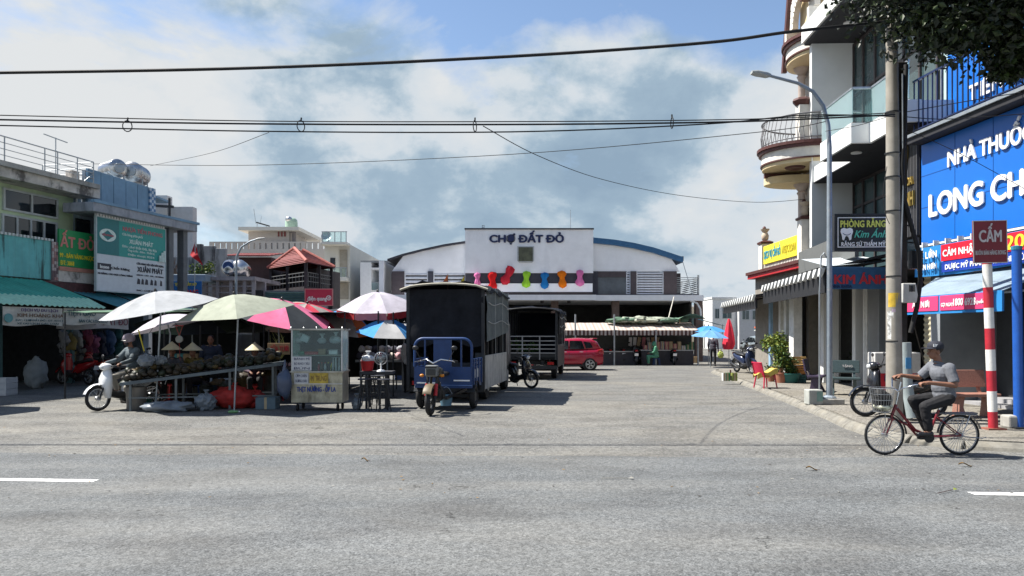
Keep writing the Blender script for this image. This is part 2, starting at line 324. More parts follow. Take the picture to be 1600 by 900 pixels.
yardm = asphalt('yard_asphalt', (.150, .150, .143), (.27, .266, .248), .55, (.25, .235, .20), 38, .8)
roadm = asphalt('road_asphalt', (.145, .153, .155), (.245, .25, .248), .45, (.225, .218, .198), 62, .6, True)
pavem = asphalt('pavement_concrete', (.24, .225, .195), (.33, .31, .27), .7, (.19, .172, .135), 40, .25)
kerbm = mat('kerb_concrete', (.19, .18, .155), .9, var=.25, scale=4, bump=.3, bscale=25, stain=dict(col=(.2, .18, .14), scale=3, at=.5, soft=.2, amt=.7, stretch=(1, 1, 1)))
paintm = mat('road_paint', (.68, .68, .66), .7, var=.2, scale=14, stain=dict(col=(.25, .25, .24), scale=9, at=.58, soft=.1, amt=.7, stretch=(1, 1, 1)))
tag(MB().grid(lambda a, b: (-900 + 1800 * a, -30 + 1800 * b, 0), 24, 24).build('ground', yardm), kind='structure')
re = lambda x: 10.5 - .03 * x
rp = [(-260, -14), (260, -14)] + [(260 - i, re(260 - i) + .22 * noise.noise(Vector(((260 - i) * .45, 3, 0))) + .08 * noise.noise(Vector(((260 - i) * 1.7, 9, 0)))) for i in range(521)]
o = MB(); o.add([(x, y, .004) for x, y in rp], [tuple(range(len(rp)))]); tag(o.build('road', roadm), kind='structure')
for x0 in (-8.95, 4.98):
    q = [(x0, x0 + 4.05)]; l = lambda x: 8.37 - .069 * x
    b = MB(); k = 16
    b.add([(x0 + 4.05 * i / k + .03 * (i in (0, k)) * noise.noise(Vector((i, j, x0))), l(x0 + 4.05 * i / k) + (.075 if j else -.075) + .008 * noise.noise(Vector((i * .9, j * 3, x0))), .008) for i in range(k + 1) for j in (0, 1)], [(2 * i, 2 * i + 2, 2 * i + 3, 2 * i + 1) for i in range(k)])
    tag(b.build('road_marking', paintm), kind='structure')
KP = [(60, 9.7), (22, 10.6), (7.6, 10.9), (6.85, 11.2), (6.35, 11.75), (6.15, 12.6), (6.24, 13.6), (6.5, 15), (6.85, 17.5), (7.25, 20.2), (8.0, 26), (8.85, 32.4), (9.3, 33.4), (10.4, 34.0), (13, 34.3), (40, 35.5)]
pv = tag(MB().slab([(x + .14, y + (.14 if i < 4 else .05)) for i, (x, y) in enumerate(KP)] + [(60, 35.6)], -.1, .118).build('pavement', pavem), kind='structure')
# kerb stones along the pavement edge
pts = [];
for a, b in zip(KP[1:], KP[2:]):
    a = Vector(a); b = Vector(b); n = max(1, round((b - a).length / 1.0)); pts += [a.lerp(b, i / n) for i in range(n)]
pts.append(Vector(KP[-1])); ks = None
for a, b in zip(pts, pts[1:]):
    d = b - a; l = d.length - .012; an = math.atan2(d.y, d.x)
    m = MB(); e = random.uniform(-.012, .01)
    m.prism([(0, -.08), (l, -.08), (l, .128 + e), (0, .128 + e * .4)], 0, .001) if 0 else m.add([(0, -.19, -.08), (l, -.19, -.08), (l, 0.05, -.08), (0, .05, -.08), (0, -.12, .05), (l, -.12, .05), (0, -.02, .125 + e), (l, -.02, .125 + e), (l, .05, .125 + e), (0, .05, .125 + e)], [(3, 2, 1, 0), (0, 1, 5, 4), (4, 5, 7, 6), (6, 7, 8, 9), (2, 3, 9, 8), (1, 2, 8, 7, 5), (3, 0, 4, 6, 9)])
    m.build('kerb_stone', kerbm, pv, bevel=.012, loc=(a.x, a.y, 0), rot=(0, 0, an if an < 2.6 else an - math.pi), seg=1) if 0 else None
    M = Matrix.Rotation(an, 4, 'Z'); 
    # the road side is to the left of the walk from right to far left, so the profile is mirrored
    k = MB(); k.add([(x, -y, z) for x, y, z in m.v], [f[::-1] for f in m.f]); k.build('kerb_stone', kerbm, pv, bevel=.012, loc=(a.x, a.y, 0), rot=(0, 0, an), seg=1)
# ------------------------------------------------------------------ market hall
mw = mat('hall_white', (.8, .81, .83), .65, var=.05, scale=1.2, bump=.03, stain=dict(col=(.42, .43, .46), scale=.8, at=.55, soft=.3, amt=.5, stretch=(1, 1, .35)))
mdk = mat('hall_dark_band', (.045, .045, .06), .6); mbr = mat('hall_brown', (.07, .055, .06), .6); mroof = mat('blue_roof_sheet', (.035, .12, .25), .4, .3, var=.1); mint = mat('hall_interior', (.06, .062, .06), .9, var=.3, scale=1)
mgl = mat('hall_grey_glass', (.10, .115, .13), .25, spec=.6, var=.3, scale=.8, bump=0); slatm = mat('louvre_white', (.62, .63, .66), .5, var=.08); soff = mat('soffit_dark', (.08, .08, .085), .8)
MY = 46.; q = FPX / MY; X = lambda u: (u - HU) / q; Z = lambda v: EYE + (HV - v) / q
hall = thing('market_hall', 'wide white market hall with curved blue roof and dark lettering on its raised centre', 'building', (0, MY, 0))
rpz = [(X(u), Z(v)) for u, v in ((606, 405), (630, 397), (660, 389.5), (695, 382), (728, 377), (780, 371), (826, 369.5), (880, 369.5), (925, 371.5), (960, 375), (990, 380), (1020, 387), (1045, 395), (1066, 402))]
MB().prism([(x, z - .12) for x, z in rpz if X(610) < x < X(1063)] + [(X(1062), Z(424)), (X(610), Z(427))], 0, .25).build('gable_wall', mw, hall)
b = MB()
for i, ((x0, z0), (x1, z1)) in enumerate(zip(rpz, rpz[1:])):
    t = .1 if x0 < X(900) else .34; b.mi = 1 if x0 < X(900) else 0
    b.add([(x0, -.22, z0), (x1, -.22, z1), (x1, 34, z1), (x0, 34, z0), (x0, -.22, z0 - t), (x1, -.22, z1 - t), (x1, 34, z1 - t), (x0, 34, z0 - t)], [(0, 1, 2, 3), (7, 6, 5, 4), (0, 4, 5, 1), (2, 6, 7, 3)])
b.build('roof', [mroof, mdk], hall)
MB().box(X(1062), X(1067), -.2, .1, Z(408), Z(401)).build('gutter_end', mdk, hall)
b = MB(); b.box(X(728), X(925), -.7, .2, Z(428), Z(361)); b.build('raised_panel', mw, hall)
MB().box(X(727), X(926), -.78, .3, Z(361) + .002, Z(359)).build('coping', mdk, hall)
MB().box(X(728), X(925), -.62, .2, Z(444), Z(428)).build('dark_band', mdk, hall)
MB().box(X(728), X(924), -.72, .2, Z(457), Z(444)).build('lower_panel', mw, hall)
MB().box(X(728), X(924), -.55, .2, Z(463), Z(457)).build('recess_strip', mbr, hall)
MB().box(X(612), X(926), -1.9, 6, Z(471), Z(463)).build('canopy_slab', mw, hall); MB().box(X(926.2), X(1092), -1.2, 6, Z(471), Z(462.5)).build('canopy_slab', mw, hall)
MB().box(X(926), X(1090), -.3, 5.9, Z(462.2), Z(460)).build('terrace_edge', mdk, hall)
for u0, u1 in ((612, 632), (669, 677), (924, 934), (985, 994), (1037, 1057)): MB().box(X(u0), X(u1), -.12, .3, Z(462), Z(424)).build('pilaster', mbr if u0 > 980 or u0 == 612 else mdk, hall)
MB().box(X(934), X(979), .0, .2, Z(461), Z(424)).build('grey_window', mgl, hall); MB().box(X(934), X(979), -.04, .0, Z(433), Z(424)).build('window_head', mbr, hall)
for u0, u1, n in ((633, 668, 6), (678, 727, 6), (979, 984.5, 9), (995, 1036, 9)):
    MB().box(X(u0), X(u1), .15, .3, Z(461), Z(425)).build('louvre_back', mdk, hall)
    w = X(u1) - X(u0); s0 = None; dz = (Z(425) - Z(461)) / n
    for i in range(n):
        if s0 is None: s0 = MB().box(0, w, -.02, .06, -.045 * 9 / n, .045 * 9 / n).build('louvre_slat', slatm, hall, loc=(X(u0), 0, Z(461) + dz * (i + .5)), rot=(R(-20), 0, 0))
        else: piece(s0, (X(u0), 0, Z(461) + dz * (i + .5)), (R(-20), 0, 0))
    b = MB(); b.box(X(u0) - .03, X(u0) + .03, -.06, .1, Z(461), Z(425)); b.box(X(u1) - .03, X(u1) + .03, -.06, .1, Z(461), Z(425)); b.build('louvre_frame', slatm, hall)
b = MB()
for i in range(9): b.box(X(1057), X(1091), -.05, .0, Z(460 - i * 3.2), Z(459 - i * 3.2))
for i in range(9): b.box(X(1090), X(1091), .0, 5, Z(460 - i * 3.2), Z(459 - i * 3.2))
b.box(X(1089.5), X(1092), -.1, .05, Z(462), Z(430)); b.build('terrace_railing', galv, hall)
MB().box(X(1057), X(1072), 1.5, 12, Z(462), Z(424)).build('side_wall', mbr, hall)
b = MB(); b.tube([(X(1065), -.1, Z(405)), (X(1080), -.4, Z(462))], .02, 5); b.build('stay_cable', galv, hall)
# open ground floor: columns, back wall, counters in the dark
for u in (617, 690, 866, 960, 1089): MB().box(X(u) - .22, X(u) + .22, -.6, -.1, 0, Z(471)).build('column', mat('column_brown', (.14, .10, .09), .7), hall, bevel=.02)
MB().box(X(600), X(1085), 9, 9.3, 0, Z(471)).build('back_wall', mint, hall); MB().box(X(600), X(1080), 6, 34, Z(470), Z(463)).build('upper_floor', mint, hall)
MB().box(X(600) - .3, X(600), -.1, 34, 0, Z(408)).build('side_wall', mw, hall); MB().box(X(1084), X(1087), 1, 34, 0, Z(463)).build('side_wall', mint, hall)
MB().box(X(872), X(881), -.15, .05, Z(522), Z(493)).build('notice_panel', white, hall)
b = MB(); b.tube([(X(1072), -1.15, Z(471)), (X(1082), -1.15, Z(475)), (X(1087), -1.15, Z(484)), (X(1088), -1.15, Z(494))], .06, 6); b.build('bracket', white, hall)
for u in (846, 887): MB().lathe([(0, -.14), (.1, -.14), (.12, 0), (0, 0)], 10, Matrix.Translation((X(u), -1, Z(471)))).build('ceiling_lamp', blackp, hall)
letters('CHỢ ĐẤT ĐỎ', Z(369.5) - Z(381), X(880) - X(765), navy, hall, X(822.5), Z(375), y=-.71, depth=.05, bold=.05)
pl = MB(); rr = [(X(808) , Z(409)), (X(811), Z(412)), (X(831), Z(412)), (X(834), Z(409)), (X(834), Z(387)), (X(808), Z(387))]; pl.prism(rr, -.78, -.69); plo = pl.build('wall_plaque', mat('plaque_rim', (.42, .44, .45), .5), hall)
MB().box(X(810), X(832), -.80, -.775, Z(410), Z(388.5)).build('plaque_panel', mat('plaque_olive', (.075, .08, .05), .4, var=.5, scale=1.2), plo)
b = MB(); b.box(X(753) - .02, X(753) + .02, .5, .54, Z(361), Z(350)); b.box(X(756) - .02, X(756) + .02, .5, .54, Z(361), Z(350)); [b.box(X(753), X(756), .5, .54, Z(v), Z(v) + .03) for v in (351, 354, 357)]; b.build('roof_aerial', galv, hall)
MB().tube([(X(892), .4, Z(361)), (X(892), .4, Z(326))], .018, 5).build('lightning_rod', galv, hall)
# coloured cloth drops tied along the dark band
for u, dv, col, nm, tilt, sc in ((747, 0, (.72, .2, .42), 'pink', 0, .8), (770, 3, (.75, .02, .02), 'scarlet', 6, 1.15), (793, -6, (.6, .03, .05), 'crimson', -28, 1.2), (822, 0, (.35, .68, .05), 'lime green', 0, 1), (850, 2, (.02, .19, .5), 'blue', 0, 1), (877, 0, (.8, .2, .01), 'orange', 4, 1.05), (904, -2, (.75, .2, .45), 'magenta pink', 0, 1)):
    b = MB(); b.lathe([(.02, -.62), (.22, -.5), (.27, -.3), (.17, -.05), (.16, .1), (.26, .34), (.22, .52), (.02, .6)], 20)
    b.v = [(x * k_, y * .6 * k_, z) for x, y, z in b.v for k_ in (1 + .2 * math.sin(7 * math.atan2(y, x) + u + 2 * z) + .45 * noise.noise(Vector((x * 6, y * 6, z * 5 + u))),)]
    b.v = [(x * sc * .85, y, z * sc * .85) for x, y, z in b.v]
    tag(b.build('cloth_drop', clothmat('drop_' + nm.replace(' ', '_'), col, .2), None, smooth=180, loc=(X(u), MY - .78 - .12, Z(438 + dv)), rot=(0, R(-tilt), 0)), f'{nm} cloth drop tied to the dark band of the market hall' + (', tilted' if abs(tilt) > 10 else ''), 'decoration', 'cloth drops along the hall front')
# ------------------------------------------------------------------ left row: green shophouse
LF = Fac((-15.2, 27.), 76.7)
gw = mat('pale_green_wall', (.44, .55, .36), .8, var=.12, scale=1.5, stain=dict(col=(.2, .22, .14), scale=1.5, at=.58, soft=.2, amt=.6)); peel = mat('peeling_plaster', (.50, .47, .43), .85, var=.2, scale=2, bump=.2, stain=dict(col=(.05, .045, .04), scale=2.2, at=.52, soft=.12, amt=.85, stretch=(.7, 1, .5)))
frm = mat('window_frame_grey', (.42, .45, .45), .5); dint = mat('shop_interior_shade', (.022, .023, .025), .9, var=.3)  # near-black: the shade inside the shops is put into this wall colour
def L2(u, v, off): return LF.at(u, v, off)
gh = thing('green_shophouse', 'pale green two-storey shophouse with peeling roof slab and rooftop railing', 'building', (*LF.p, 0), LF.rz)
sr = LF.S(119, .8); zr = 7.08
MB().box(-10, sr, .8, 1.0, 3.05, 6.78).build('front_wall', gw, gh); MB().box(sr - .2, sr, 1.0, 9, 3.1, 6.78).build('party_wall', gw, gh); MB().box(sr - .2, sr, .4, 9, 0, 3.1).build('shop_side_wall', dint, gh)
b = MB(); n = 40
b.grid(lambda a, c: (-10 + 10.1 * a, -.1 - .06 * noise.noise(Vector((a * 40, 0, 1))) + 9 * c, zr + .03 * noise.noise(Vector((a * 50, c * 9, 3)))), n, 4, th=.42)
b.build('roof_slab', peel, gh); MB().box(-10, -.02, -.22, .1, zr - .1, zr + .06).build('slab_lip', conc, gh)
for u0, u1, v0, v1, n in ((4, 90, 290, 323, 2), (2, 89, 319.5, 366, 4)):
    a0, z1 = L2(u0, v0, .78); a1, z1b = L2(u1, v0, .78); z0 = 1.75 + (HV - v1) / FPX * (LF.w(a1, .78, 0).y); z1 = 1.75 + (HV - v0 - 22 ) / FPX * LF.w(a1, .78, 0).y if n == 2 else 5.62
    zz0, zz1 = (5.78, 6.52) if n == 2 else (4.55, 5.66)
    w = thing; wo = MB(); wo.box(a0, a1, .74, .80, zz0, zz0 + .07); wo.box(a0, a1, .74, .8, zz1 - .07, zz1)
    for i in range(n + 1): x = a0 + (a1 - a0 - .07) * i / n; wo.box(x, x + .07, .735, .8, zz0 + .07, zz1 - .07)
    wf = wo.build('window', frm, gh)
    for i in range(n): x = a0 + (a1 - a0 - .07) * i / n; MB().box(x + .07, x + (a1 - a0 - .07) / n, .772, .79, zz0 + .07, zz1 - .07).build('pane', dglass, wf)
MB().tube([(sr - .08, .72, 3.2), (sr - .08, .72, 6.7)], .05, 8).build('drainpipe', white, gh)
b = MB(); g = lambda u, v: L2(u, v, .15)
s1 = LF.S(146, .15); h = .92; s_0 = -9.5
for x in [LF.S(u, .15) for u in (7, 70, 90, 121, 146)] + [-6.5, -9.4]: b.tube([(x, .15, zr), (x, .15, zr + h)], .022, 6)
for i in range(5): b.tube([(s_0, .15, zr + h * (i + .6) / 4.6 if i < 4 else zr + h), (s1, .15, zr + h * (i + .6) / 4.6 if i < 4 else zr + h)], .014 if i < 4 else .022, 6)
for i in range(5): b.tube([(s1, .15, zr + h * (i + .6) / 4.6 if i < 4 else zr + h), (s1, 2.4, zr + h * (i + .6) / 4.6 if i < 4 else zr + h)], .014, 6)
b.tube([(s1, 2.4, zr), (s1, 2.4, zr + h)], .022, 6); b.tube([(s1, .15, zr + .5), (s1 - .5, .3, zr)], .014, 5); b.build('roof_railing', galv, gh)
b = MB(); x = LF.S(87, .5); b.tube([(x, .5, zr), (x, .5, zr + 1.5)], .02, 5); b.bar((x - .5, .5, zr + 1.5), (x + .5, .5, zr + 1.45), .03); b.build('tv_aerial', galv, gh)
MB().box(LF.S(109, .5), LF.S(121, .5), .4, .7, zr, zr + .5).build('vent_stack', peel, gh, bevel=.02)
# teal sheet screen, brick strip, beam, ground floor
tealm = mat('stained_teal_sheet', (.13, .42, .42), .6, var=.15, scale=1.2, stain=dict(col=(.015, .03, .03), scale=1.5, at=.52, soft=.1, amt=.9, stretch=(2.2, 1, .22)))
sc = LF.S(80, .05); b = MB(); b.grid(lambda a, c: (-10 + (sc + 10) * a, .05 + .018 * math.sin(a * 190), 3.56 + 1.33 * c + .0 * a), 190, 3); b.build('teal_screen', tealm, gh, smooth=60)
b = MB();
for i in range(60): x = -10 + (sc + 10.1) * i / 60; b.box(x, x + .07, -.02, .04, 4.86, 4.94)
tag(b.build('screen_capping', mat('capping_white', (.55, .56, .55), .6), gh), kind='stuff')
s2 = LF.S(92, .0); bricks = [mat('brick_pink', (.34, .2, .19), .8), mat('brick_pale', (.45, .38, .37), .8), mat('brick_dark', (.16, .11, .12), .8)]
MB().box(sc, s2 , .03, .3, 3.5, 4.86).build('brick_pier', mat('mortar', (.2, .18, .18), .9), gh)
bm_ = None; bw = (s2 - sc) / 3
meshes = [MB().box(.008, bw - .008, -.012, .03, .006, .104).mesh('brick', m) for m in bricks]
for r_ in range(12):
    for c_ in range(3):
        o = bpy.data.objects.new('brick', random.choice(meshes)); C.objects.link(o); o.parent = gh; o.location = (sc + c_ * bw, .02, 3.54 + r_ * .11)
MB().box(-10, LF.S(150, 0) - .02, -.02, .8, 3.12, 3.5).build('beam', mat('maroon_beam', (.07, .028, .03), .7, var=.3), gh)
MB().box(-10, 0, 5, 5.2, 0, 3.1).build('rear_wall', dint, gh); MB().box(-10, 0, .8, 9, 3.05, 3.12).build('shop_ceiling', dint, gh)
for x in (-9.6, LF.S(5, -.2), LF.S(118, -.2)): MB().box(x - .07, x + .07, -.1, .1, 0, 3.12).build('post', mat('post_teal', (.05, .13, .14), .6), gh)
# corrugated awning with pale front, and the cloth banner hung below
aw = mat('awning_green', (.06, .33, .25), .55, .2, var=.15, scale=2); awp = mat('awning_pale', (.33, .58, .42), .6, var=.1)
sA, zA = L2(165, 482, -2.3); zA = 2.55
awn = thing('sheet_awning', 'green corrugated awning with pale front strip over the shop at left', 'awning', (*LF.p, 0), LF.rz)
b = MB(); b.grid(lambda a, c: (-10 + (sA - .3 * (1 - c) + 10) * a, -.03 - 1.6 * c, 3.5 - .62 * c + .022 * math.sin(a * 260)), 260, 6, th=.012); b.build('corrugated_sheet', aw, awn, smooth=50)
b = MB(); b.grid(lambda a, c: (-10 + (sA + 10) * a, -1.62 - .7 * c, 2.89 - .32 * c + .02 * math.sin(a * 260)), 260, 3, th=.012); b.build('front_sheet', awp, awn, smooth=50)
for x in (-9, -5.5, -2.5, .5): MB().bar((x, 0, 3.3), (x, -2.3, 2.52), .04).build('strut', darkm, awn)
ban = mat('banner_cloth', (.55, .54, .48), .9, var=.15, scale=3, bump=.1, bscale=6)
def banner(name, label, u0, u1, off, ztop, hgt, texts, m=ban, fac=LF, logo=None):
    a0, a1 = fac.S(u0, off), fac.S(u1, off); t = thing(name, label, 'banner', fac.w(a0, off, ztop - hgt), fac.rz); w = a1 - a0
    MB().grid(lambda a, c: (w * a, .02 * math.sin(a * 9) + .012 * noise.noise(Vector((a * 14, c * 2, u0))), hgt * c - .03 * math.sin(a * 7 + c) * (1 - c) ), 40, 6).build('cloth', m, t, smooth=180)
    for s_, x, z, h_, ww, mm in texts: letters(s_, h_ * hgt, ww * w, mm, t, x * w, z * hgt, y=-.05, depth=.003)
    if logo: MB().lathe([(0, 0), (.5, 0), (.5, .01), (0, .01)], 14, Matrix.Translation((.07 * w, -.045, .38 * hgt)) @ Matrix.Rotation(R(90), 4, 'X') @ Matrix.Diagonal((.28, .26, 1, 1))).build('logo', logo, t)
    return t
tn = mat('letter_teal_dark', (.03, .09, .10), .6, bump=0); bro = mat('letter_brown', (.16, .09, .05), .6, bump=0); purp = mat('letter_purple', (.08, .04, .14), .6, bump=0)
banner('shop_banner', 'off-white travel service banner with purple heading hung under the green awning', 4, 98, -2.25, 2.5, .53, [('DỊCH VỤ DU LỊCH', .58, .85, .16, .62, purp), ('KIM HOÀNG KHA', .6, .56, .2, .78, bro), ('Đ/C: CHỢ ĐẤT ĐỎ - ĐT: 0254 3', .58, .28, .1, .8, tn), ('XE DU LỊCH CÁC LOẠI', .55, .1, .1, .7, tn)], logo=mat('logo_teal', (.12, .3, .3), .6))
banner('shop_banner', 'off-white rice shop banner with dark green heading beside the white parasol', 99, 172, -2.2, 2.52, .5, [('TIỆM GẠO', .35, .72, .34, .6, tn), ('BÁN CÁC LOẠI GẠO', .6, .22, .2, .62, tn)])
banner('shop_banner', 'grey cloth banner with dark red town name behind the rice shop banner', 88, 201, -1.6, 2.38, .5, [('ĐẤT ĐỎ', .78, .5, .45, .38, mat('letter_maroon', (.12, .02, .04), .6)), ('CHỢ', .42, .5, .3, .2, tn)], m=mat('banner_grey', (.42, .42, .42), .9))
s0, z0 = L2(92, 415, -.02); s1 = LF.S(151, -.02)
gs = mat('sign_green', (.015, .24, .08), .5, var=.08, bump=.02)
sign('shop_sign', 'green shop sign with pink outlined capitals next to the brick pier', LF.w(s0, -.03, 4.05), LF.rz, s1 - s0, 1.28, gs,
     [('ẤT ĐỎ', .47, .68, .3, .9, mat('letter_salmon', (.55, .2, .17), .5), {'bold': .03}), ('99 - BÁN VÀNG NGỌC', .46, .3, .12, .9, yell), ('ĐT: 3868', .2, .1, .12, .35, yell)], th=.08)
MB().box(s0, s1, -.02, .3, 3.52, 4.04).build('stained_panel', peel, gh); MB().box(s0, s1, -.05, .28, 3.9, 4.04).build('coral_strip', mat('coral', (.42, .2, .15), .7), gh)
# ------------------------------------------------------------------ blue building materials shop
bb = thing('blue_shophouse', 'blue-grey shophouse with metal cladding and long concrete canopy', 'building', (*LF.p, 0), LF.rz)
bl = mat('blue_cladding', (.14, .25, .36), .5, .2, var=.15, scale=1.5, stain=dict(col=(.06, .1, .14), scale=1.5, at=.55, soft=.2, amt=.5)); blw = mat('blue_grey_wall', (.22, .28, .34), .8, var=.15, scale=1.5, stain=dict(col=(.07, .08, .1), scale=1.5, at=.52, soft=.2, amt=.7))
e0 = LF.S(121, .6) ; e1 = LF.S(302, -.6); zc = 6.35
MB().box(e0 + .02, LF.S(262, .5), .5, .7, 3.2, 6.4).build('front_wall', blw, bb); MB().box(e0 + .02, e0 + .3, .7, 9, 3.2, 7.3).build('party_wall', blw, bb); MB().box(e0 + .02, e0 + .3, .7, 9, 0, 3.18).build('shop_side_wall', dint, bb); MB().box(e1 - 1.4, e1 - 1.1, .7, 9, 0, 6.2).build('party_wall', blw, bb)
c1 = LF.S(231, .3); w = (c1 - e0 - .1) / 5
for i in range(5): MB().box(e0 + .1 + i * w + .01, e0 + .1 + (i + 1) * w - .01, .25, .35, 6.5, 7.75 - .02 * i).build('cladding_panel', bl, bb, bevel=.008)
MB().box(e0 + .1, c1, .36, .5, 6.3, 7.7).build('parapet', blw, bb)
ck = [mat('tile_blue', (.06, .16, .3), .4), mat('tile_pale', (.45, .52, .58), .4)]; c2 = LF.S(240, .3)
b = MB(); tw = (c2 - c1) / 3
for i in range(3):
    for j in range(10): b.mi = (i + j) % 2; b.box(c1 + i * tw, c1 + (i + 1) * tw, .2 + .004 * b.mi, .5, 6.45 + j * .12, 6.45 + (j + 1) * .12)
b.build('tiled_strip', ck, bb)
MB().box(LF.S(146, -.8), e1, -.8, .5, zc - .33, zc).build('canopy', mat('canopy_concrete', (.30, .32, .36), .8, stain=dict(col=(.08, .09, .1), scale=1.5, at=.5, soft=.2, amt=.7)), bb, bevel=.02)
MB().box(LF.S(146, -.8), e1 + .1, -.84, -.7, zc - .02, zc + .08).build('canopy_edge', bl, bb)
for u in (263, 285): x = LF.S(u, -.4); MB().box(x - .13, x + .13, -.55, -.25, 0, zc - .33).build('column', mat('column_grey', (.13, .14, .15), .8), bb)
b = MB()
for i in range(10): x = LF.S(121, .4) + .05 + i * .1; b.box(x, x + .06, .38, .46, 4.5, 5.3)
b.build('window_bars', bl, bb); MB().box(LF.S(121, .4), LF.S(143, .4), .46, .51, 4.4, 5.9).build('window', dglass, bb)
MB().box(e0, e1, 5, 5.2, 0, 3.2).build('rear_wall', dint, bb); MB().box(e0, e1, .5, 9, 3.15, 3.2).build('shop_ceiling', dint, bb); MB().box(e0, e1 - 1.2, .7, 9, 6.2, 6.32).build('roof_slab', blw, bb)
w0, w1 = LF.S(151, -.5), LF.S(258, -.5); tg = mat('sign_teal', (.02, .28, .25), .45, var=.05, bump=.02); tg2 = mat('sign_teal_dark', (.015, .16, .17), .45, var=.05, bump=.02); pk = mat('letter_pink', (.5, .14, .17), .5, bump=0)
lw = mat('letter_mint', (.6, .72, .68), .5, bump=0); dk = mat('letter_charcoal', (.03, .035, .05), .5, bump=0)
sg = sign('billboard', 'large teal and white building supplies billboard under the blue canopy', LF.w(w0, -.5, 3.28), LF.rz, w1 - w0, 2.62, mat('sign_pale', (.55, .6, .64), .5, var=.05, bump=.02),
     [('NHỰA TIỀN PHONG', .65, .905, .06, .6, pk), ('Cửa hàng phân phối', .49, .825, .035, .3, lw), ('XUÂN PHÁT', .62, .735, .065, .36, lw, {'bold': .03}), ('Đ/c: chợ Đất Đỏ, Bà Rịa', .6, .655, .035, .52, lw), ('Ống nước - Bơm - Thiết bị', .62, .605, .03, .4, lw), ('Điện thoại: 0254', .62, .545, .03, .4, lw),
      ('CỬA HÀNG VẬT LIỆU XÂY DỰNG', .76, .43, .028, .42, dk), ('XUÂN PHÁT', .76, .35, .075, .4, dk, {'bold': .03}), ('GẠCH - CÁT - ĐÁ - XI MĂNG', .76, .265, .02, .42, dk), ('Insee', .1, .33, .05, .12, lwhite), ('Chất lượng', .32, .325, .035, .26, dk), ('XI MĂNG CHO MỌI CÔNG TRÌNH', .25, .235, .025, .48, dk), ('Đ/C: CHỢ ĐẤT ĐỎ', .75, .04, .022, .4, dk)],
     th=.08, frame=mat('billboard_rim', (.4, .48, .5), .5), bands=((.0, .3, .5, 1, tg2), (.3, 1, .5, 1, tg), (.01, .19, .285, .375, dk)))
w = w1 - w0
MB().lathe([(0, 0), (.5, 0), (.5, .02), (.42, .02), (.42, .012), (0, .012)], 24, Matrix.Translation((.14 * w, -.008, .77 * 2.62)) @ Matrix.Rotation(R(90), 4, 'X') @ Matrix.Diagonal((.78, .46, 1, 1))).build('logo_oval', lw, sg)
letters('TIỀN PHONG', .07, .55, pk, sg, .14 * w, .77 * 2.62, y=-.03); MB().prism([(.06 * w, .77 * 2.62), (.14 * w, .84 * 2.62), (.22 * w, .77 * 2.62), (.14 * w, .70 * 2.62)], -.024, -.02).build('logo_diamond', tg2, sg)
for i, hh in enumerate((.09, .14, .17)): MB().lathe([(0, 0), (.05, 0), (.05, hh * 2.6), (0, hh * 2.6)], 10, Matrix.Translation(((.9 + i * .035) * w, -.05, .5 * 2.62))).build('pipe_picture', lw, sg)
for i, (x, s_) in enumerate(((.58, .05), (.64, .04), (.7, .05), (.78, .045), (.84, .04), (.93, .035))): MB().prism([(x * w - s_ * w * .5, .13 * 2.62), (x * w + s_ * w * .5, .13 * 2.62), (x * w + s_ * w * .4, .2 * 2.62), (x * w - s_ * w * .2, .215 * 2.62)], -.012, -.006).build('product_picture', dk, sg)
b = MB();
for i in range(26): b.box(w * i / 26, w * (i + .55) / 26, -.02, .1, 2.66, 2.74)
b.build('scalloped_top', whitep, sg)
blaw = thing('sheet_awning', 'narrow blue-green corrugated awning under the large billboard', 'awning', (*LF.p, 0), LF.rz)
MB().grid(lambda a, c: (LF.S(112, 0) + (LF.S(250, 0) - LF.S(112, 0)) * a + .5 * c, .3 - 2.2 * c, 3.3 - .75 * c + .02 * math.sin(a * 150)), 150, 4, th=.012).build('corrugated_sheet', mat('awning_blue', (.05, .2, .24), .5, .2), blaw, smooth=50); MB().bar((.4, .2, 3.1), (.9, -1.8, 2.55), .04).build('strut', darkm, blaw)
# rooftop water tanks
tank = mat('tank_steel', (.5, .5, .5), .25, .95, var=.25, scale=3)
def water_tank(label, u, v, off, ln, r, rz, z):
    s_ = LF.S(u, off); p = LF.w(s_, off, z); t = thing('water_tank', label, 'water tank', p, rz)
    prof = [(0, -ln / 2 - .12), (r * .55, -ln / 2 - .1), (r * .92, -ln / 2 - .02)]
    for i in range(9): zz = -ln / 2 + ln * i / 8; prof += [(r, zz), (r * .97, zz + .02)]
    prof += [(r * .92, ln / 2 + .04), (r * .55, ln / 2 + .1), (0, ln / 2 + .12)]
    MB().lathe(prof, 20, Matrix.Translation((0, 0, r + .15)) @ Matrix.Rotation(R(90), 4, 'X')).build('drum', tank, t, smooth=40)
    b = MB()
    for y in (-ln * .3, ln * .3): b.bar((-r * .8, y, 0), (-r * .8, y, r), .04); b.bar((r * .8, y, 0), (r * .8, y, r), .04); b.bar((-r * .8, y, .12), (r * .8, y, .12), .04)
    b.build('stand', galv, t); MB().lathe([(0, 0), (.2, 0), (.2, .06), (0, .1)], 12, Matrix.Translation((0, -ln / 2 - .12, r + .15)) @ Matrix.Rotation(R(90), 4, 'X')).build('end_cap', galv, t); return t
water_tank('steel water tank lying sideways with a blue end cap, on the blue shop roof', 176, 280, 1.6, 1.0, .38, R(50), 7.8); water_tank('steel water tank seen end-on at the edge of the blue shop roof', 213, 285, 1.2, .95, .42, R(8), 7.75)
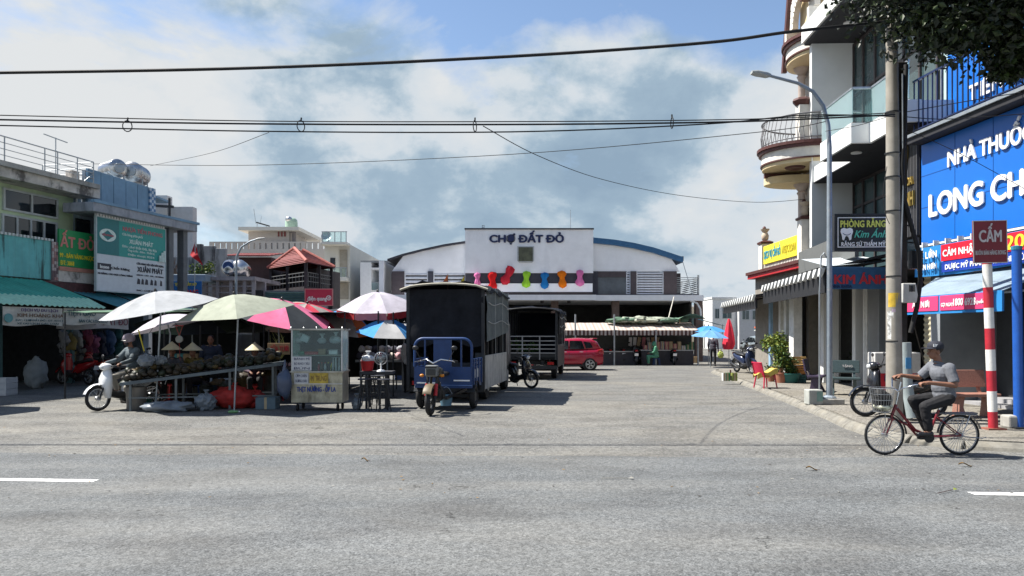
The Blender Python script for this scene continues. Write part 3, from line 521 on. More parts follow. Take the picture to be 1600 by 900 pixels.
# pale house and roof frame behind the blue shop
ph = thing('pale_house', 'pale grey house rising behind the blue shop with blue roof sheets', 'building', (0, 38, 0)); X_ = lambda u: (u - HU) / FPX * 38; Z_ = lambda v: EYE + (HV - v) / FPX * 38; pgw = mat('pale_grey_wall', (.5, .5, .5), .8, var=.06)
MB().box(X_(262), X_(301), 0, .5, 0, Z_(323)).build('wall', pgw, ph); MB().box(X_(225), X_(258), .2, .8, 0, Z_(304)).build('stair_tower', pgw, ph); MB().box(X_(241), X_(268), -1.6, -.1, Z_(318), Z_(315)).build('roof_sheet', bl, ph)
b = MB(); [b.bar((X_(u), -1.5, Z_(345)), (X_(u), -1.5, Z_(318)), .09) for u in (246, 262, 286)]; b.bar((X_(241), -1.5, Z_(328)), (X_(292), -1.5, Z_(331)), .12); b.bar((X_(242), -1.5, Z_(340)), (X_(262), -1.5, Z_(322)), .06); b.build('roof_frame', darkm, ph)
# ------------------------------------------------------------------ houses behind the stalls, left of the hall
def fr(Y): q = FPX / Y; return (lambda u: (u - HU) / q), (lambda v: EYE + (HV - v) / q)
def windows(parent, rects, y, fm, gm, d=.06, fw=.06, mull=1):
    for x0, x1, z0, z1 in rects:
        b = MB(); b.box(x0, x1, y - d, y, z0, z0 + fw); b.box(x0, x1, y - d, y, z1 - fw, z1); b.box(x0, x0 + fw, y - d, y, z0 + fw, z1 - fw); b.box(x1 - fw, x1, y - d, y, z0 + fw, z1 - fw)
        for i in range(1, mull + 1): x = x0 + (x1 - x0) * i / (mull + 1); b.box(x - fw / 3, x + fw / 3, y - d * .9, y, z0 + fw, z1 - fw)
        w = b.build('window', fm, parent); MB().box(x0 + fw, x1 - fw, y - d * .4, y - .002, z0 + fw, z1 - fw).build('pane', gm, w)
X, Z = fr(58.); bg = mat('beige_render', (.50, .46, .42), .85, var=.08, scale=.6, stain=dict(col=(.26, .24, .22), scale=.6, at=.52, soft=.25, amt=.5)); bw2 = mat('cream_render', (.6, .58, .52), .8, var=.06, scale=.6)
h = thing('beige_house', 'beige flat-roofed house with pierced parapet and rooftop stair tower behind the tiled pavilion', 'building', (0, 58, 0))
MB().box(X(327), X(521), 0, 14, 0, Z(389)).build('wall', bg, h); b = MB(); MB().box(X(327), X(521), 0, .2, Z(379.5), Z(377.5)).build('parapet_rail', bg, h)
p0 = MB().box(-.16, .16, .01, .2, Z(389), Z(379.5)).build('parapet_pier', bg, h, loc=(X(330), 0, 0))
for i in range(1, 22): piece(p0, (X(330 + i * 9), 0, 0))
MB().box(X(381), X(446), 1, 6, Z(389), Z(359)).build('stair_tower', bg, h); MB().box(X(370), X(465), .3, 8, Z(359), Z(353.5)).build('tower_roof', bw2, h)
for i in range(3): MB().box(X(428 + i * 5), X(430.5 + i * 5), .95, 1.1, Z(367), Z(358)).build('slot_window', mat('slot_maroon', (.2, .05, .05), .6), h)
MB().box(X(450), X(454.5), 1, 1.4, Z(389), Z(359)).build('column', mat('ribbed_grey', (.2, .18, .18), .8), h)
MB().box(X(522), X(560), -3, 12, 0, Z(389)).build('bay_wall', bw2, h)
for z0, z1 in ((Z(392), Z(388)), (Z(445), Z(439))): MB().box(X(521.5), X(560.5), -4.2, -2.9, z0, z1).build('balcony_slab', bw2, h, bevel=.03)
for v0, v1 in ((388, 374), (439, 426)):
    MB().box(X(525), X(560), -4.15, -4.11, Z(v0), Z(v1)).build('glass_balustrade', clear, h)
    b = MB(); [b.box(X(u) - .025, X(u) + .025, -4.2, -4.15, Z(v0), Z(v1 - 1)) for u in (525, 534, 543, 552, 559.5)]; b.box(X(524), X(561), -4.22, -4.15, Z(v1), Z(v1 - 1)); b.build('balustrade_frame', galv, h)
MB().box(X(545), X(556), -3.1, -2.98, Z(438), Z(397)).build('doorway', mat('door_tan', (.3, .27, .22), .7), h); MB().box(X(542), X(558), -3.1, -2.98, Z(470), Z(446)).build('doorway', mat('door_tan', (.3, .27, .22)), h)
windows(h, [(X(531), X(538), Z(426), Z(409)), (X(530), X(537), Z(471), Z(458))], -3, darkm, dglass, mull=0)
t = thing('water_tank', 'pale green upright water tank on the beige house tower', 'water tank', (X(437.5), 61, Z(353.5))); MB().lathe([(0, 0), (.5, 0), (.5, .75), (.46, .95), (.3, 1.1), (0, 1.14)], 18).build('drum', mat('tank_green', (.3, .42, .33), .4), t, smooth=40); MB().ell((-.12, -.3, .95), (.3, .24, .24)).build('steel_ball', tank, t, smooth=180)
t = thing('solar_heater', 'dark solar water heater tube rack on the beige house tower', 'solar heater', (X(397), 60, Z(353.5))); b = MB(); b.bar((-.5, 0, .6), (.55, 0, .3), .18, .1); b.build('tubes', darkm, t); b = MB(); b.bar((-.45, 0, 0), (-.45, 0, .6), .04); b.bar((.3, 0, 0), (.3, 0, .35), .04); b.bar((-.55, 0, .5), (-.72, 0, 1.7), .03); b.bar((-.2, 0, .5), (-.1, 0, 1.1), .02); b.build('stand', galv, t)
t = thing('satellite_dish', 'small grey satellite dish on the beige parapet', 'satellite dish', (X(508), 58.6, Z(378))); MB().lathe([(0, .06), (.25, .1), (.42, .22), (.4, .2), (.25, .06), (0, .02)], 14, Matrix.Translation((0, 0, .45)) @ Matrix.Rotation(R(70), 4, 'X')).build('dish', galv, t, smooth=60); MB().bar((0, .1, 0), (0, .05, .45), .05).build('mast', galv, t)
# red hip-roofed pavilion
rt = mat('red_tiles', (.19, .042, .038), .7, var=.25, scale=8, bump=0); X, Z = fr(41.)
def tile_relief(m):
    t = m.node_tree; b = t.nodes['Principled BSDF']; co = N('ShaderNodeTexCoord', t); w = N('ShaderNodeTexBrick', t); w.inputs['Scale'].default_value = 3.2; w.inputs['Mortar Size'].default_value = .06; L(co.outputs['UV'], w.inputs['Vector'], t)
    w2 = N('ShaderNodeTexWave', t); w2.inputs['Scale'].default_value = 3; L(co.outputs['Object'], w2.inputs['Vector'], t); w2.bands_direction = 'Z'
    bp = N('ShaderNodeBump', t); bp.inputs['Strength'].default_value = .9; bp.inputs['Distance'].default_value = .08; L(w2.outputs['Fac'], bp.inputs['Height'], t); L(bp.outputs[0], b.inputs['Normal'], t)
tile_relief(rt)
pvn = thing('tiled_pavilion', 'dark timber upper-floor pavilion with red hipped tile roof', 'building', (0, 0, 0))
A = at(418, 409, 43.5); B = at(479, 409.5, 39.5); D = at(523, 414.5, 43); A.z = B.z = D.z = B.z; E_ = A + D - B; K = at(460, 389, 43); ap = Vector((K.x, K.y, K.z)); ap2 = ap + Vector((.35, .5, -.05))
b = MB()
for P0_, P1_, T0, T1 in ((A, B, ap, ap), (B, D, ap, ap2), (D, E_, ap2, ap2), (E_, A, ap2, ap)):
    n = 9
    for i in range(n):                                                                    # courses of tiles, each lapping the one below
        f0, f1 = i / n, (i + 1) / n; a0, a1, c0, c1 = P0_.lerp(T0, f0), P1_.lerp(T1, f0), P0_.lerp(T0, f1 + .02 if i < n - 1 else 1), P1_.lerp(T1, f1 + .02 if i < n - 1 else 1)
        up = Vector((0, 0, .055)); b.add([a0 + up, a1 + up, c1, c0, a0 - up * .2, a1 - up * .2], [(0, 1, 2, 3), (4, 5, 1, 0)])
rf = b.build('roof', rt, pvn); b = MB()
for P0_, T in ((A, ap), (B, ap), (D, ap2)): b.tube([P0_ + Vector((0, 0, .06)), T + Vector((0, 0, .06))], .09, 8)
b.build('ridge_tiles', mat('ridge_red', (.34, .1, .08), .7), rf)
pvw = mat('dark_timber', (.028, .022, .026), .8, var=.4, scale=2)
cs = [p.lerp((A + D) / 2, .1) for p in (A, B, D, E_)]; MB().slab([(p.x, p.y) for p in (cs[0].lerp(cs[3], .3), cs[3], cs[2].lerp(cs[3], .3))] if 0 else [(p.x + .0, p.y + 2.2) for p in cs], 2.6, A.z - .1).build('inner_wall', pvw, pvn)
for p in (cs[0], cs[1], cs[2], cs[0].lerp(cs[1], .5), cs[1].lerp(cs[2], .5)): MB().box(p.x - .08, p.x + .08, p.y - .08, p.y + .08, 0, A.z).build('post', pvw, pvn)
fz = Z(449); MB().slab([(p.x, p.y) for p in cs], fz - .25, fz).build('floor_deck', pvw, pvn); MB().slab([(p.x, p.y + .4) for p in cs], 0, fz - .3).build('lower_storey', mat('lower_dark', (.04, .045, .05), .8), pvn)
b = MB()
for P0_, P1_ in ((cs[0], cs[1]), (cs[1], cs[2])):
    for zz in (.35, .7, .95): b.bar(Vector((P0_.x, P0_.y, fz + zz * .8)), Vector((P1_.x, P1_.y, fz + zz * .8)), .04)
    for i in range(12): p = P0_.lerp(P1_, i / 11); b.bar((p.x, p.y, fz), (p.x, p.y, fz + .76), .03)
b.build('railing', mat('rail_grey', (.12, .12, .12), .6), pvn)
X, Z = fr(44.); MB().box(X(352), X(424), 44, 48, 2.6, Z(402)).build('rear_wing_wall', mat('wing_dark', (.06, .035, .035), .8), pvn)
b = MB(); b.grid(lambda a, c: (X(352) + (X(424) - X(352)) * a, 43.4 + 3 * c, Z(401) + .45 * c + .03 * abs(math.sin(a * 60))), 80, 4, th=.06); b.build('rear_wing_roof', rt, pvn)
# roller shutter, low concrete house, red lamp-shop sign
X, Z = fr(36.); lo = thing('low_concrete_house', 'low concrete house front with open roof frame below the pavilion', 'building', (0, 36, 0)); cg = mat('grey_concrete', (.26, .24, .25), .85, var=.2, scale=1, stain=dict(col=(.08, .075, .08), scale=1, at=.5, soft=.2, amt=.7))
MB().box(X(312), X(398), 0, 4, Z(438), Z(432)).build('roof_slab', cg, lo); 
for u in (316, 336, 357, 378, 392): MB().box(X(u), X(u + 5), .1, .3, 0, Z(438)).build('pier', cg, lo)
for v in (446, 456): MB().box(X(312), X(396), .12, .28, Z(v + 2), Z(v)).build('beam', cg, lo)
MB().box(X(312), X(398), 1.5, 1.7, 0, Z(438)).build('back_wall', mat('wall_lilac', (.3, .27, .29), .85), lo); MB().box(X(398), X(480), .5, 4, 0, Z(453)).build('side_wall', cg, lo); MB().box(X(383), X(406), .2, .5, Z(464), Z(453)).build('opening', dint, lo)
b = MB(); b.grid(lambda a, c: (X(410) + (X(476) - X(410)) * a, .42 + .02 * math.sin(c * 60), Z(480) + (Z(455) - Z(480)) * c), 1, 60); b.build('roller_shutter', mat('shutter_teal', (.06, .12, .12), .5, .3), lo, smooth=80)
pnl = mat('sign_red', (.5, .02, .06), .45, var=.05, bump=.02)
sg = sign('lamp_shop_sign', 'red sign with white lower-case lettering on the dark building behind the parasols', (X(481), 35.6, Z(477)), 0, X(522) - X(481), Z(453) - Z(477), pnl, [('điện quang', .44, .42, .26, .72, lwhite)], frame=mat('sign_red_rim', (.6, .2, .2), .5))
MB().lathe([(.09, 0), (.12, 0), (.12, .01), (.09, .01)], 14, Matrix.Translation((1.12, -.012, .34)) @ Matrix.Rotation(R(90), 4, 'X')).build('logo_ring', lwhite, sg); letters('đ', .13, None, lwhite, sg, 1.12, .34)
# stained wall, balcony with shrubs, blue sign, red flag
X, Z = fr(40.); sw = thing('stained_wall', 'mould-stained grey concrete upper wall beside the red flag', 'wall', (0, 40, 0)); cst = mat('mouldy_concrete', (.34, .35, .36), .9, var=.2, scale=1, stain=dict(col=(.035, .035, .04), scale=.9, at=.47, soft=.15, amt=.9, stretch=(1.6, 1, .35)))
for i, (u0, u1, v) in enumerate(((288, 315, 381), (315.4, 335, 384), (335.4, 352, 388))): MB().box(X(u0), X(u1), 0, .3, 0, Z(v)).build('wall_panel', cst, sw, bevel=.02)
MB().box(X(352.4), X(367), .3, .6, 0, Z(399)).build('wall_panel', cst, sw); MB().box(X(300), X(366), .2, 3, 0, Z(431)).build('lower_wall', cg, sw)
t = thing('balcony', 'concrete planter balcony on the corner of the blue shop', 'balcony', (0, 36, 0)); X, Z = fr(36.)
MB().box(X(261), X(329), -.6, 2, Z(441), Z(430)).build('slab', blw, t, bevel=.03); b = MB(); [b.box(X(u), X(u) + .05, -.5, -.45, Z(455), Z(441)) for u in (270, 281, 292)]; b.build('bracket', white, t); MB().box(X(262), X(300), .6, .8, Z(430), Z(400)).build('rear_panel', cst, t)
leafd = mat('leaf_dark', (.035, .075, .02), .6, var=.35, scale=9, bump=0); leaf = mat('leaf_mid', (.07, .13, .025), .55, var=.35, scale=9, bump=0); leafy = mat('leaf_yellow', (.19, .23, .03), .55, var=.3, scale=9, bump=0)
def foliage(name, m, parent, c, r, n, size, seed=1, loc=None, droop=.3, hollow=.35, clumps=9, smooth=None):
    rd = random.Random(seed); b = MB(); cl = []
    for i in range(clumps):
        v = Vector((rd.gauss(0, 1), rd.gauss(0, 1), rd.gauss(0, 1))).normalized() * rd.uniform(.35, .85); cl.append((v, rd.uniform(.25, .5)))
    for i in range(n):
        v, cr = rd.choice(cl); p = v + Vector((rd.gauss(0, 1), rd.gauss(0, 1), rd.gauss(0, 1))) * cr * .5
        if p.length > 1.1: continue
        p = Vector((c[0] + p.x * r[0], c[1] + p.y * r[1], c[2] + p.z * r[2]))
        s_ = size * rd.uniform(.6, 1.3); d = Vector((rd.gauss(0, 1), rd.gauss(0, 1), rd.gauss(-droop, .7))).normalized(); w = d.orthogonal().normalized(); w = (Matrix.Rotation(rd.uniform(0, 6.28), 3, d) @ w) * s_ * .28; nn = d.cross(w).normalized() * s_ * .1
        b.mi = rd.randrange(len(m)) if isinstance(m, list) else 0
        b.add([p, p + d * s_ * .45 + w + nn, p + d * s_, p + d * s_ * .45 - w + nn], [(0, 1, 2), (0, 2, 3)])
    return b.build(name, m, parent, loc=loc)
t = thing('balcony_shrub', 'sprawling yellow-green shrub spilling over the planter balcony', 'plant', (X(312), 36.2, Z(431))); foliage('foliage', [leaf, leafy, leafd], t, (0, 0, .4), (.75, .4, .55), 500, .14, 3); MB().tube([(0, 0, 0), (.05, 0, .5)], .03, 5).build('stem', wood, t)
t = thing('balcony_shrub', 'bare brown twiggy shrub on the planter balcony next to the column', 'plant', (X(272), 36, Z(430))); b = MB(); rd = random.Random(4)
for i in range(40): a = Vector((rd.uniform(-.2, .2), rd.uniform(-.1, .1), 0)); c_ = a + Vector((rd.uniform(-.5, .5), rd.uniform(-.2, .2), rd.uniform(.5, 1.0))); b.tube([a, a.lerp(c_, .5) + Vector((rd.uniform(-.1, .1), 0, 0)), c_], [.015, .01, .004], 4)
b.build('twigs', mat('twig_brown', (.16, .11, .08), .8), t)
sb = mat('sign_blue', (.02, .12, .34), .45, var=.05, bump=.02)
sign('shop_sign', 'small blue sign with red capitals behind the white parasol', (X(288), 34.5, Z(471) - .05), 0, X(335) - X(288), Z(441) - Z(471), sb, [('R. KHANG', .48, .45, .26, .84, redl, {'bold': .03}), ('TẠP HÓA CẨM HỢP', .5, .84, .15, .7, yell)])
flag = mat('flag_red', (.5, .015, .025), .7, var=.06)
t = thing('flag', 'red triangular flag on a pole over the stained wall', 'flag', at(304, 455, 33)); P = lambda u, v: at(u, v, 33) - t.location; a = P(304, 380); c_ = P(296, 398); d = P(316, 414)
MB().grid(lambda x, y: tuple((a.lerp(c_, x).lerp(d, y)) + Vector((0, .06 * math.sin(y * 8 + x * 2), 0))), 8, 10).build('cloth', flag, t, smooth=180); MB().tube([(0, 0, 0), P(305, 378)], .018, 6).build('pole', galv, t)
X, Z = fr(38.)
for i, u in enumerate((356, 371)):
    t = thing('water_tank', ('blue-labelled steel water tank in front of the stained wall' if i == 0 else 'plain steel water tank beside the street lamp pole'), 'water tank', (X(u), 38.5, Z(432))); MB().lathe([(0, -.5), (.3, -.46), (.42, -.35), (.42, .35), (.3, .46), (0, .5)], 16, Matrix.Translation((0, 0, .42)) @ Matrix.Rotation(R(78), 4, 'X')).build('drum', tank, t, smooth=50)
    MB().box(-.3, .3, -.2, .2, -.06, .04).build('stand', galv, t)
    if i == 0: MB().lathe([(0, 0), (.28, 0), (.28, .02), (0, .02)], 14, Matrix.Translation((0, -.46, .5)) @ Matrix.Rotation(R(90), 4, 'X')).build('blue_label', bluep, t)
# white modern house left of the hall
X, Z = fr(54.); h = thing('white_modern_house', 'small white modern house with dark recessed terrace beside the market hall', 'building', (0, 54, 0)); mw2 = mat('modern_white', (.66, .66, .66), .7, var=.05)
MB().box(X(563), X(580), 0, 9, 0, Z(410)).build('wall', mw2, h); MB().box(X(580), X(620), .2, 9, 0, Z(453)).build('lower_wall', mw2, h); MB().box(X(580), X(620), 3, 9, Z(453), Z(412)).build('recessed_wall', mat('recess_dark', (.05, .055, .065), .7), h); MB().box(X(563), X(622), .1, 9, Z(410), Z(407)).build('roof_slab', mat('roof_grey', (.2, .21, .22), .7), h)
MB().box(X(586), X(592), 2.9, 3, Z(453), Z(425)).build('door', dglass, h); MB().box(X(579.8), X(620), .15, .2, Z(453), Z(442)).build('glass_balustrade', clear, h); MB().box(X(579.8), X(620), .13, .22, Z(442), Z(441)).build('handrail', galv, h); MB().box(X(579.5), X(600), .1, 2, Z(421), Z(418)).build('ledge', mw2, h)

# ------------------------------------------------------------------ right row: dental clinic
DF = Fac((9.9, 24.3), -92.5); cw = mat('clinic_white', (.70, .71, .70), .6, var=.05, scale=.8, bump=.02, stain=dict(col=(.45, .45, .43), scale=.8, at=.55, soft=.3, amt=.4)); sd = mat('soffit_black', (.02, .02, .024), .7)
dc = thing('dental_clinic', 'white three-storey clinic with glass balcony and dark soffits', 'building', (*DF.p, 0), DF.rz)
MB().box(-.2, 0, -.05, 1.35, 3.5, 11.25).build('end_fin', cw, dc); MB().box(-.2, 7.0, 1.4, 9, 3.4, 11.2).build('core_wall', mat('clinic_core', (.10, .115, .125), .7), dc)
MB().box(-.2, 7.0, -.22, 1.4, 11.26, 11.34).build('soffit', sd, dc); MB().box(-.25, 7.0, -.3, 9, 11.345, 11.9).build('roof_fascia', cw, dc)
MB().lathe([(0, 0), (.16, 0), (.16, -.03), (0, -.03)], 16, Matrix.Translation((1.6, .5, 11.26))).build('downlight', whitep, dc)
for z0, z1 in ((3.6, 6.66), (7.25, 11.2)):
    b = MB(); xs = [0, .75, 1.6, 2.5, 3.4, 4.3, 5.2, 6.1, 7.0]
    for x in xs: b.box(x - .04, x + .04, 1.26, 1.39, z0, z1)
    b.box(0, 7, 1.27, 1.38, z0, z0 + .08); b.box(0, 7, 1.27, 1.38, z1 - .08, z1); b.box(0, 7, 1.28, 1.37, z0 + 2.2, z0 + 2.28)
    wf = b.build('window_wall', mat('frame_brown', (.06, .05, .05), .5), dc)
    for a, c_ in zip(xs, xs[1:]): MB().box(a + .04, c_ - .04, 1.32, 1.35, z0 + .08, z1 - .08).build('pane', tglass, wf)
MB().box(0, 7, .02, 1.4, 6.7, 7.2).build('floor_slab', cw, dc)
bal = MB(); bal.slab([(2.98, 0), (2.98, -.87), (5.08, -.85), (5.08, -.37), (7, -.35), (7, 0)][::-1], 6.69, 7.22); bal.build('balcony', cw, dc, bevel=.01); MB().slab([(3.05, .01), (3.05, -.8), (5.0, -.8), (5.0, -.3), (6.95, -.3), (6.95, .01)][::-1], 6.665, 6.688).build('balcony_soffit', sd, dc)
MB().box(0, 7, .0, 1.3, 6.66, 6.69).build('balcony_soffit', sd, dc); MB().lathe([(0, 0), (.14, 0), (.14, -.03), (0, -.03)], 16, Matrix.Translation((4.2, -.35, 6.66))).build('downlight', whitep, dc)
path = [(2.98, -.86), (5.06, -.84), (5.06, -.36), (7, -.34)]; bgl = glassmat('balcony_glass', (.82, .93, .93), .05)
for (x0, y0), (x1, y1) in zip(path, path[1:]): MB().bar((x0, y0 + .04, 7.68), (x1, y1 + .04, 7.68), .02, .84).build('glass_panel', bgl, dc)
MB().bar((2.98, -.8, 7.68), (2.98, 0, 7.68), .02, .84).build('glass_panel', bgl, dc)
b = MB(); [b.bar((x0, y0 + .04, 8.13), (x1, y1 + .04, 8.13), .05) for (x0, y0), (x1, y1) in zip(path, path[1:])]; b.bar((2.98, -.82, 8.13), (2.98, .3, 8.13), .05); b.build('handrail', steel, dc)
MB().box(-.008 , .0, .95, 1.06, 5.62, 5.8).build('wall_lamp', blackp, dc) if 0 else MB().box(.0, .1, .5, .62, 5.4, 5.62).build('wall_lamp', blackp, dc, bevel=.01)
# black slatted panel with gold clinic lettering
gold = mat('gold', (.62, .44, .12), .3, .8, var=.1); sl0, sl1 = 5.45, 6.6
gp = thing('clinic_sign', 'black slatted panel with gold logo and lettering beside the blue pharmacy', 'sign', DF.w(sl0, .12, 4.1), DF.rz); MB().box(0, sl1 - sl0, .02, .25, 0, 2.7).build('backing', sd, gp); s0 = None
for i in range(16):
    x = (i + .2) * (sl1 - sl0) / 16
    s0 = MB().box(0, .035, -.03, .02, 0, 2.7).build('slat', mat('slat_grey', (.07, .07, .075), .5), gp, loc=(x, 0, 0)) if s0 is None else piece(s0, (x, 0, 0)) and s0
letters('NHA KHOA', .2, 1.0, gold, gp, .5, 1.35, y=-.05, depth=.03, bold=.02); letters('KIM ÁNH', .36, 1.05, gold, gp, .52, .92, y=-.05, depth=.03, bold=.02)
b = MB(); b.tube([(.25 + .42 * math.cos(R(a)), -.08, 2.1 + .55 * math.sin(R(a))) for a in range(-80, 65, 8)], [.02 + .06 * math.sin(math.pi * i / 18) for i in range(19)], 8); b.build('gold_crescent', gold, gp, smooth=60); MB().prism([(.25, 1.75), (.36, 1.75), (.45, 2.5), (.3, 2.55), (.2, 2.45)], -.1, -.03).build('gold_tooth', gold, gp)
# ground floor: recessed, tiled piers and shutters
MB().box(-.2, 7.0, 2.8, 3.0, 0, 3.4).build('shop_wall', dint, dc); MB().box(-.2, 7.0, 0, 2.8, 3.36, 3.5).build('shop_ceiling', sd, dc)
gt = mat('grey_tile', (.26, .28, .30), .3, var=.12, scale=1.2, bump=.02)
s_ = lambda u: DF.S(u, .5)
for x0, x1, y0, m in ((-.15, .2, .25, cw), (s_(1284), s_(1290), .5, cw), (s_(1326), s_(1331), .6, cw), (s_(1341), s_(1362), .7, gt), (6.6, 7.0, .5, gt)): MB().box(x0, x1, y0, y0 + .5, .12, 3.36).build('pier', m, dc, bevel=.01)
b = MB(); b.grid(lambda a, c: (5.5 + 1.1 * a, .8 + .015 * math.sin(c * 150), .12 + 3.2 * c), 1, 150); b.build('roller_shutter', mat('shutter_cream', (.42, .38, .27), .5), dc, smooth=80)
b = MB(); b.tube([(2.85, .45, .12), (2.85, .45, 3.3)], .05, 8); b.tube([(2.98, .45, .12), (2.98, .45, 3.3)], .03, 8); b.build('drainpipe', white, dc)
# canopy over the pavement with scalloped sheet ends and dark valance boards
cnm = mat('canopy_dark', (.012, .013, .016), .7); KF = Fac((8.02, 18.9), 82.8)   # runs away from the camera along the canopy edge
cn = thing('shop_canopy', 'dark shop canopy with pale scalloped sheet ends above the pavement', 'canopy', (*KF.p, 0), KF.rz); ln1, ln2 = 7.6, 15.0
MB().add([(0, 0, 3.42), (ln1, 0, 3.42), (ln1, -2.2, 3.85), (0, -1.9, 3.85), (0, 0, 3.36), (ln1, 0, 3.36), (ln1, -2.2, 3.79), (0, -1.9, 3.79)], [(0, 1, 2, 3), (7, 6, 5, 4), (0, 4, 5, 1), (1, 5, 6, 2), (2, 6, 7, 3), (3, 7, 4, 0)]).build('roof_sheet', cnm, cn)
MB().add([(ln1 + .02, .25, 3.12), (ln2, .25, 3.12), (ln2, -2, 3.5), (ln1 + .02, -2.0, 3.5), (ln1 + .02, .25, 3.06), (ln2, .25, 3.06), (ln2, -2, 3.44), (ln1 + .02, -2, 3.44)], [(0, 1, 2, 3), (7, 6, 5, 4), (0, 4, 5, 1), (1, 5, 6, 2), (2, 6, 7, 3), (3, 7, 4, 0)]).build('roof_sheet', cnm, cn)
MB().box(.1, ln1, -.06, 0, 2.78, 3.3).build('valance_board', cnm, cn); MB().box(ln1 + .05, ln2, .18, .24, 2.62, 3.0).build('valance_board', cnm, cn)
for s_, x, z, c_ in (('CƠM TẤM', 3.4, 3.1, navy), ('HỦ TIẾU', 4.6, 2.92, mat('letter_dull_red', (.12, .02, .03), .6))): letters(s_, .16, 1.6, c_, cn, x, z, y=-.065).rotation_euler = (0, 0, math.pi); 
sm = None; scm = mat('scallop_grey', (.55, .56, .55), .5)
for i in range(30):
    x = .15 + i * .5; y, z = (.0, 3.40) if x < ln1 else (.25, 3.10)
    if sm is None:
        b = MB(); n = 10; pr = [(.15 * math.cos(math.pi * j / n), -.24 * math.sin(math.pi * j / n) ** 1.6) for j in range(n + 1)]; b.prism(pr, .01, .10); sm = b.build('scallop', scm, cn, loc=(x, y, z), rot=(R(14), 0, 0))
    else: piece(sm, (x, y, z), (R(14), 0, 0))
b = MB(); 
for x in (.5, 4, 7.5, 11, 14.8): b.bar((x, 0, 3.3 if x < ln1 else 3.02), (x, -2, 3.7 if x < ln1 else 3.36), .06)
b.build('rafters', darkm, cn); MB().box(.3, 5.9, -.9, -.8, 3.72, 4.42).build('grey_board', mat('grey_board', (.12, .125, .122), .7, var=.06), cn)
# blue valance sign on the near end of the canopy, facing the main road
bs = sign('canopy_sign', 'blue awning sign with red capitals hung across the clinic canopy', (7.98, 18.72, 2.86), R(3), 1.72, .56, mat('valance_blue', (.03, .10, .22), .7, var=.12), [('KIM ÁNH', .5, .45, .42, .8, redl, {'bold': .035}), ('NHA KHOA', .22, .12, .14, .3, navy)], th=.04)
MB().add([(0, .02, .58), (1.75, .02, .72), (1.75, 1.5, .98), (0, 1.5, .9)], [(0, 1, 2, 3)]).build('awning_top', mat('awning_white', (.5, .55, .58), .6), bs)
# hanging dental sign box
ds = at(1306, 390, 17.6); e = at(1388, 337, 17.6)
sg = sign('dental_sign', 'black light-box dental sign with yellow and green lettering and a tooth', ds, R(-3), e.x - ds.x, e.z - ds.z, mat('sign_black', (.008, .012, .012), .3, bump=0), [('PHÒNG RĂNG', .5, .76, .2, .84, mat('letter_lime', (.6, .62, .12), .5, bump=0), {'bold': .035}), ('Kim Ánh', .64, .46, .22, .6, greenl, {'shear': .35, 'bold': .01}), ('RĂNG SỨ THẨM MỸ', .51, .16, .12, .82, lwhite)], th=.14, frame=darkm)
w, h_ = e.x - ds.x, e.z - ds.z; b = MB(); fw = .018; b.box(.04, w - .04, -.008, -.001, .05, .05 + fw); b.box(.04, w - .04, -.008, -.001, h_ - .06, h_ - .06 + fw); b.box(.04, .04 + fw, -.008, -.001, .07, h_ - .06); b.box(w - .06, w - .06 + fw, -.008, -.001, .07, h_ - .06); b.build('inner_border', lwhite, sg)
tx, tz = .2 * w, .46 * h_; MB().prism([(tx + a * .001 * 1.2, tz + c_ * .001 * 1.2) for a, c_ in ((-110, 95), (-60, 120), (0, 100), (60, 120), (110, 95), (120, 40), (95, -30), (85, -110), (55, -130), (30, -60), (0, -35), (-30, -60), (-55, -130), (-85, -110), (-95, -30), (-120, 40))], -.02, -.001).build('tooth_emblem', lwhite, sg); MB().tube([(tx + .09 * math.cos(R(a)), -.024, tz + .03 + .06 * math.sin(R(a))) for a in range(200, 345, 20)], .008, 5).build('tooth_smile', navy, sg)
b = MB(); b.bar((w, .07, .2), (w + .9, .5, .2), .03); b.bar((w, .07, h_ - .2), (w + .9, .5, h_ - .2), .03); b.build('bracket', darkm, sg)
# ------------------------------------------------------------------ classical house with rounded balconies, yellow pawnshop sign
cl = thing('classical_house', 'cream house with rounded balconies and dark brown cornices beyond the clinic', 'building', (10.45, 24.62, 0)); crm = mat('cream_wall', (.62, .50, .30), .75, var=.06); crw = mat('cream_white', (.66, .63, .57), .7, var=.08)
MB().box(0, 8, .0, 1.8, 3.5, 14).build('wall', crm, cl); MB().box(.3, 8, .0, 1.8, 0, 3.49).build('shop_wall', mat('shop_wall_shade', (.10, .10, .10), .7), cl); MB().box(-.02, .12, -.1, 1.9, 3.6, 14.4).build('front_wall', crw, cl)  # dark ground-level wall: shade under the canopy put into its colour
def half(ax, ay, cy, n=20): return [(0, cy - ay)] + [(-ax * math.sin(math.pi * i / n), cy - ay * math.cos(math.pi * i / n)) for i in range(1, n)] + [(0, cy + ay)]
def bal(cy, ax, ay, z, rail=True):
    def sl(a, c_, z0, z1, m, nm): MB().slab(half(a, c_, cy)[::-1], z0, z1).build(nm, m, cl)
    sl(ax - .12, ay - .1, z, z + .12, crm, 'balcony_soffit'); sl(ax - .06, ay - .05, z + .12, z + .17, brownm, 'balcony_trim'); sl(ax - .1, ay - .08, z + .17, z + .5, crw, 'balcony_fascia'); sl(ax, ay, z + .5, z + .6, brownm, 'balcony_rim'); sl(ax + .06, ay + .04, z + .6, z + .7, brownm, 'balcony_rim')
    if rail:
        b = MB(); pts = half(ax - .12, ay - .1, cy, 26); b.tube([(x, y, z + 1.6) for x, y in pts], .03, 6); b.tube([(x, y, z + .82) for x, y in pts], .018, 6)
        for x, y in pts[1:-1]: b.tube([(x, y, z + .7), (x - .04, y, z + 1.15), (x + .05, y, z + 1.6)], .014, 5)
        b.build('iron_railing', mat('iron_grey', (.18, .18, .19), .5, .5), cl)
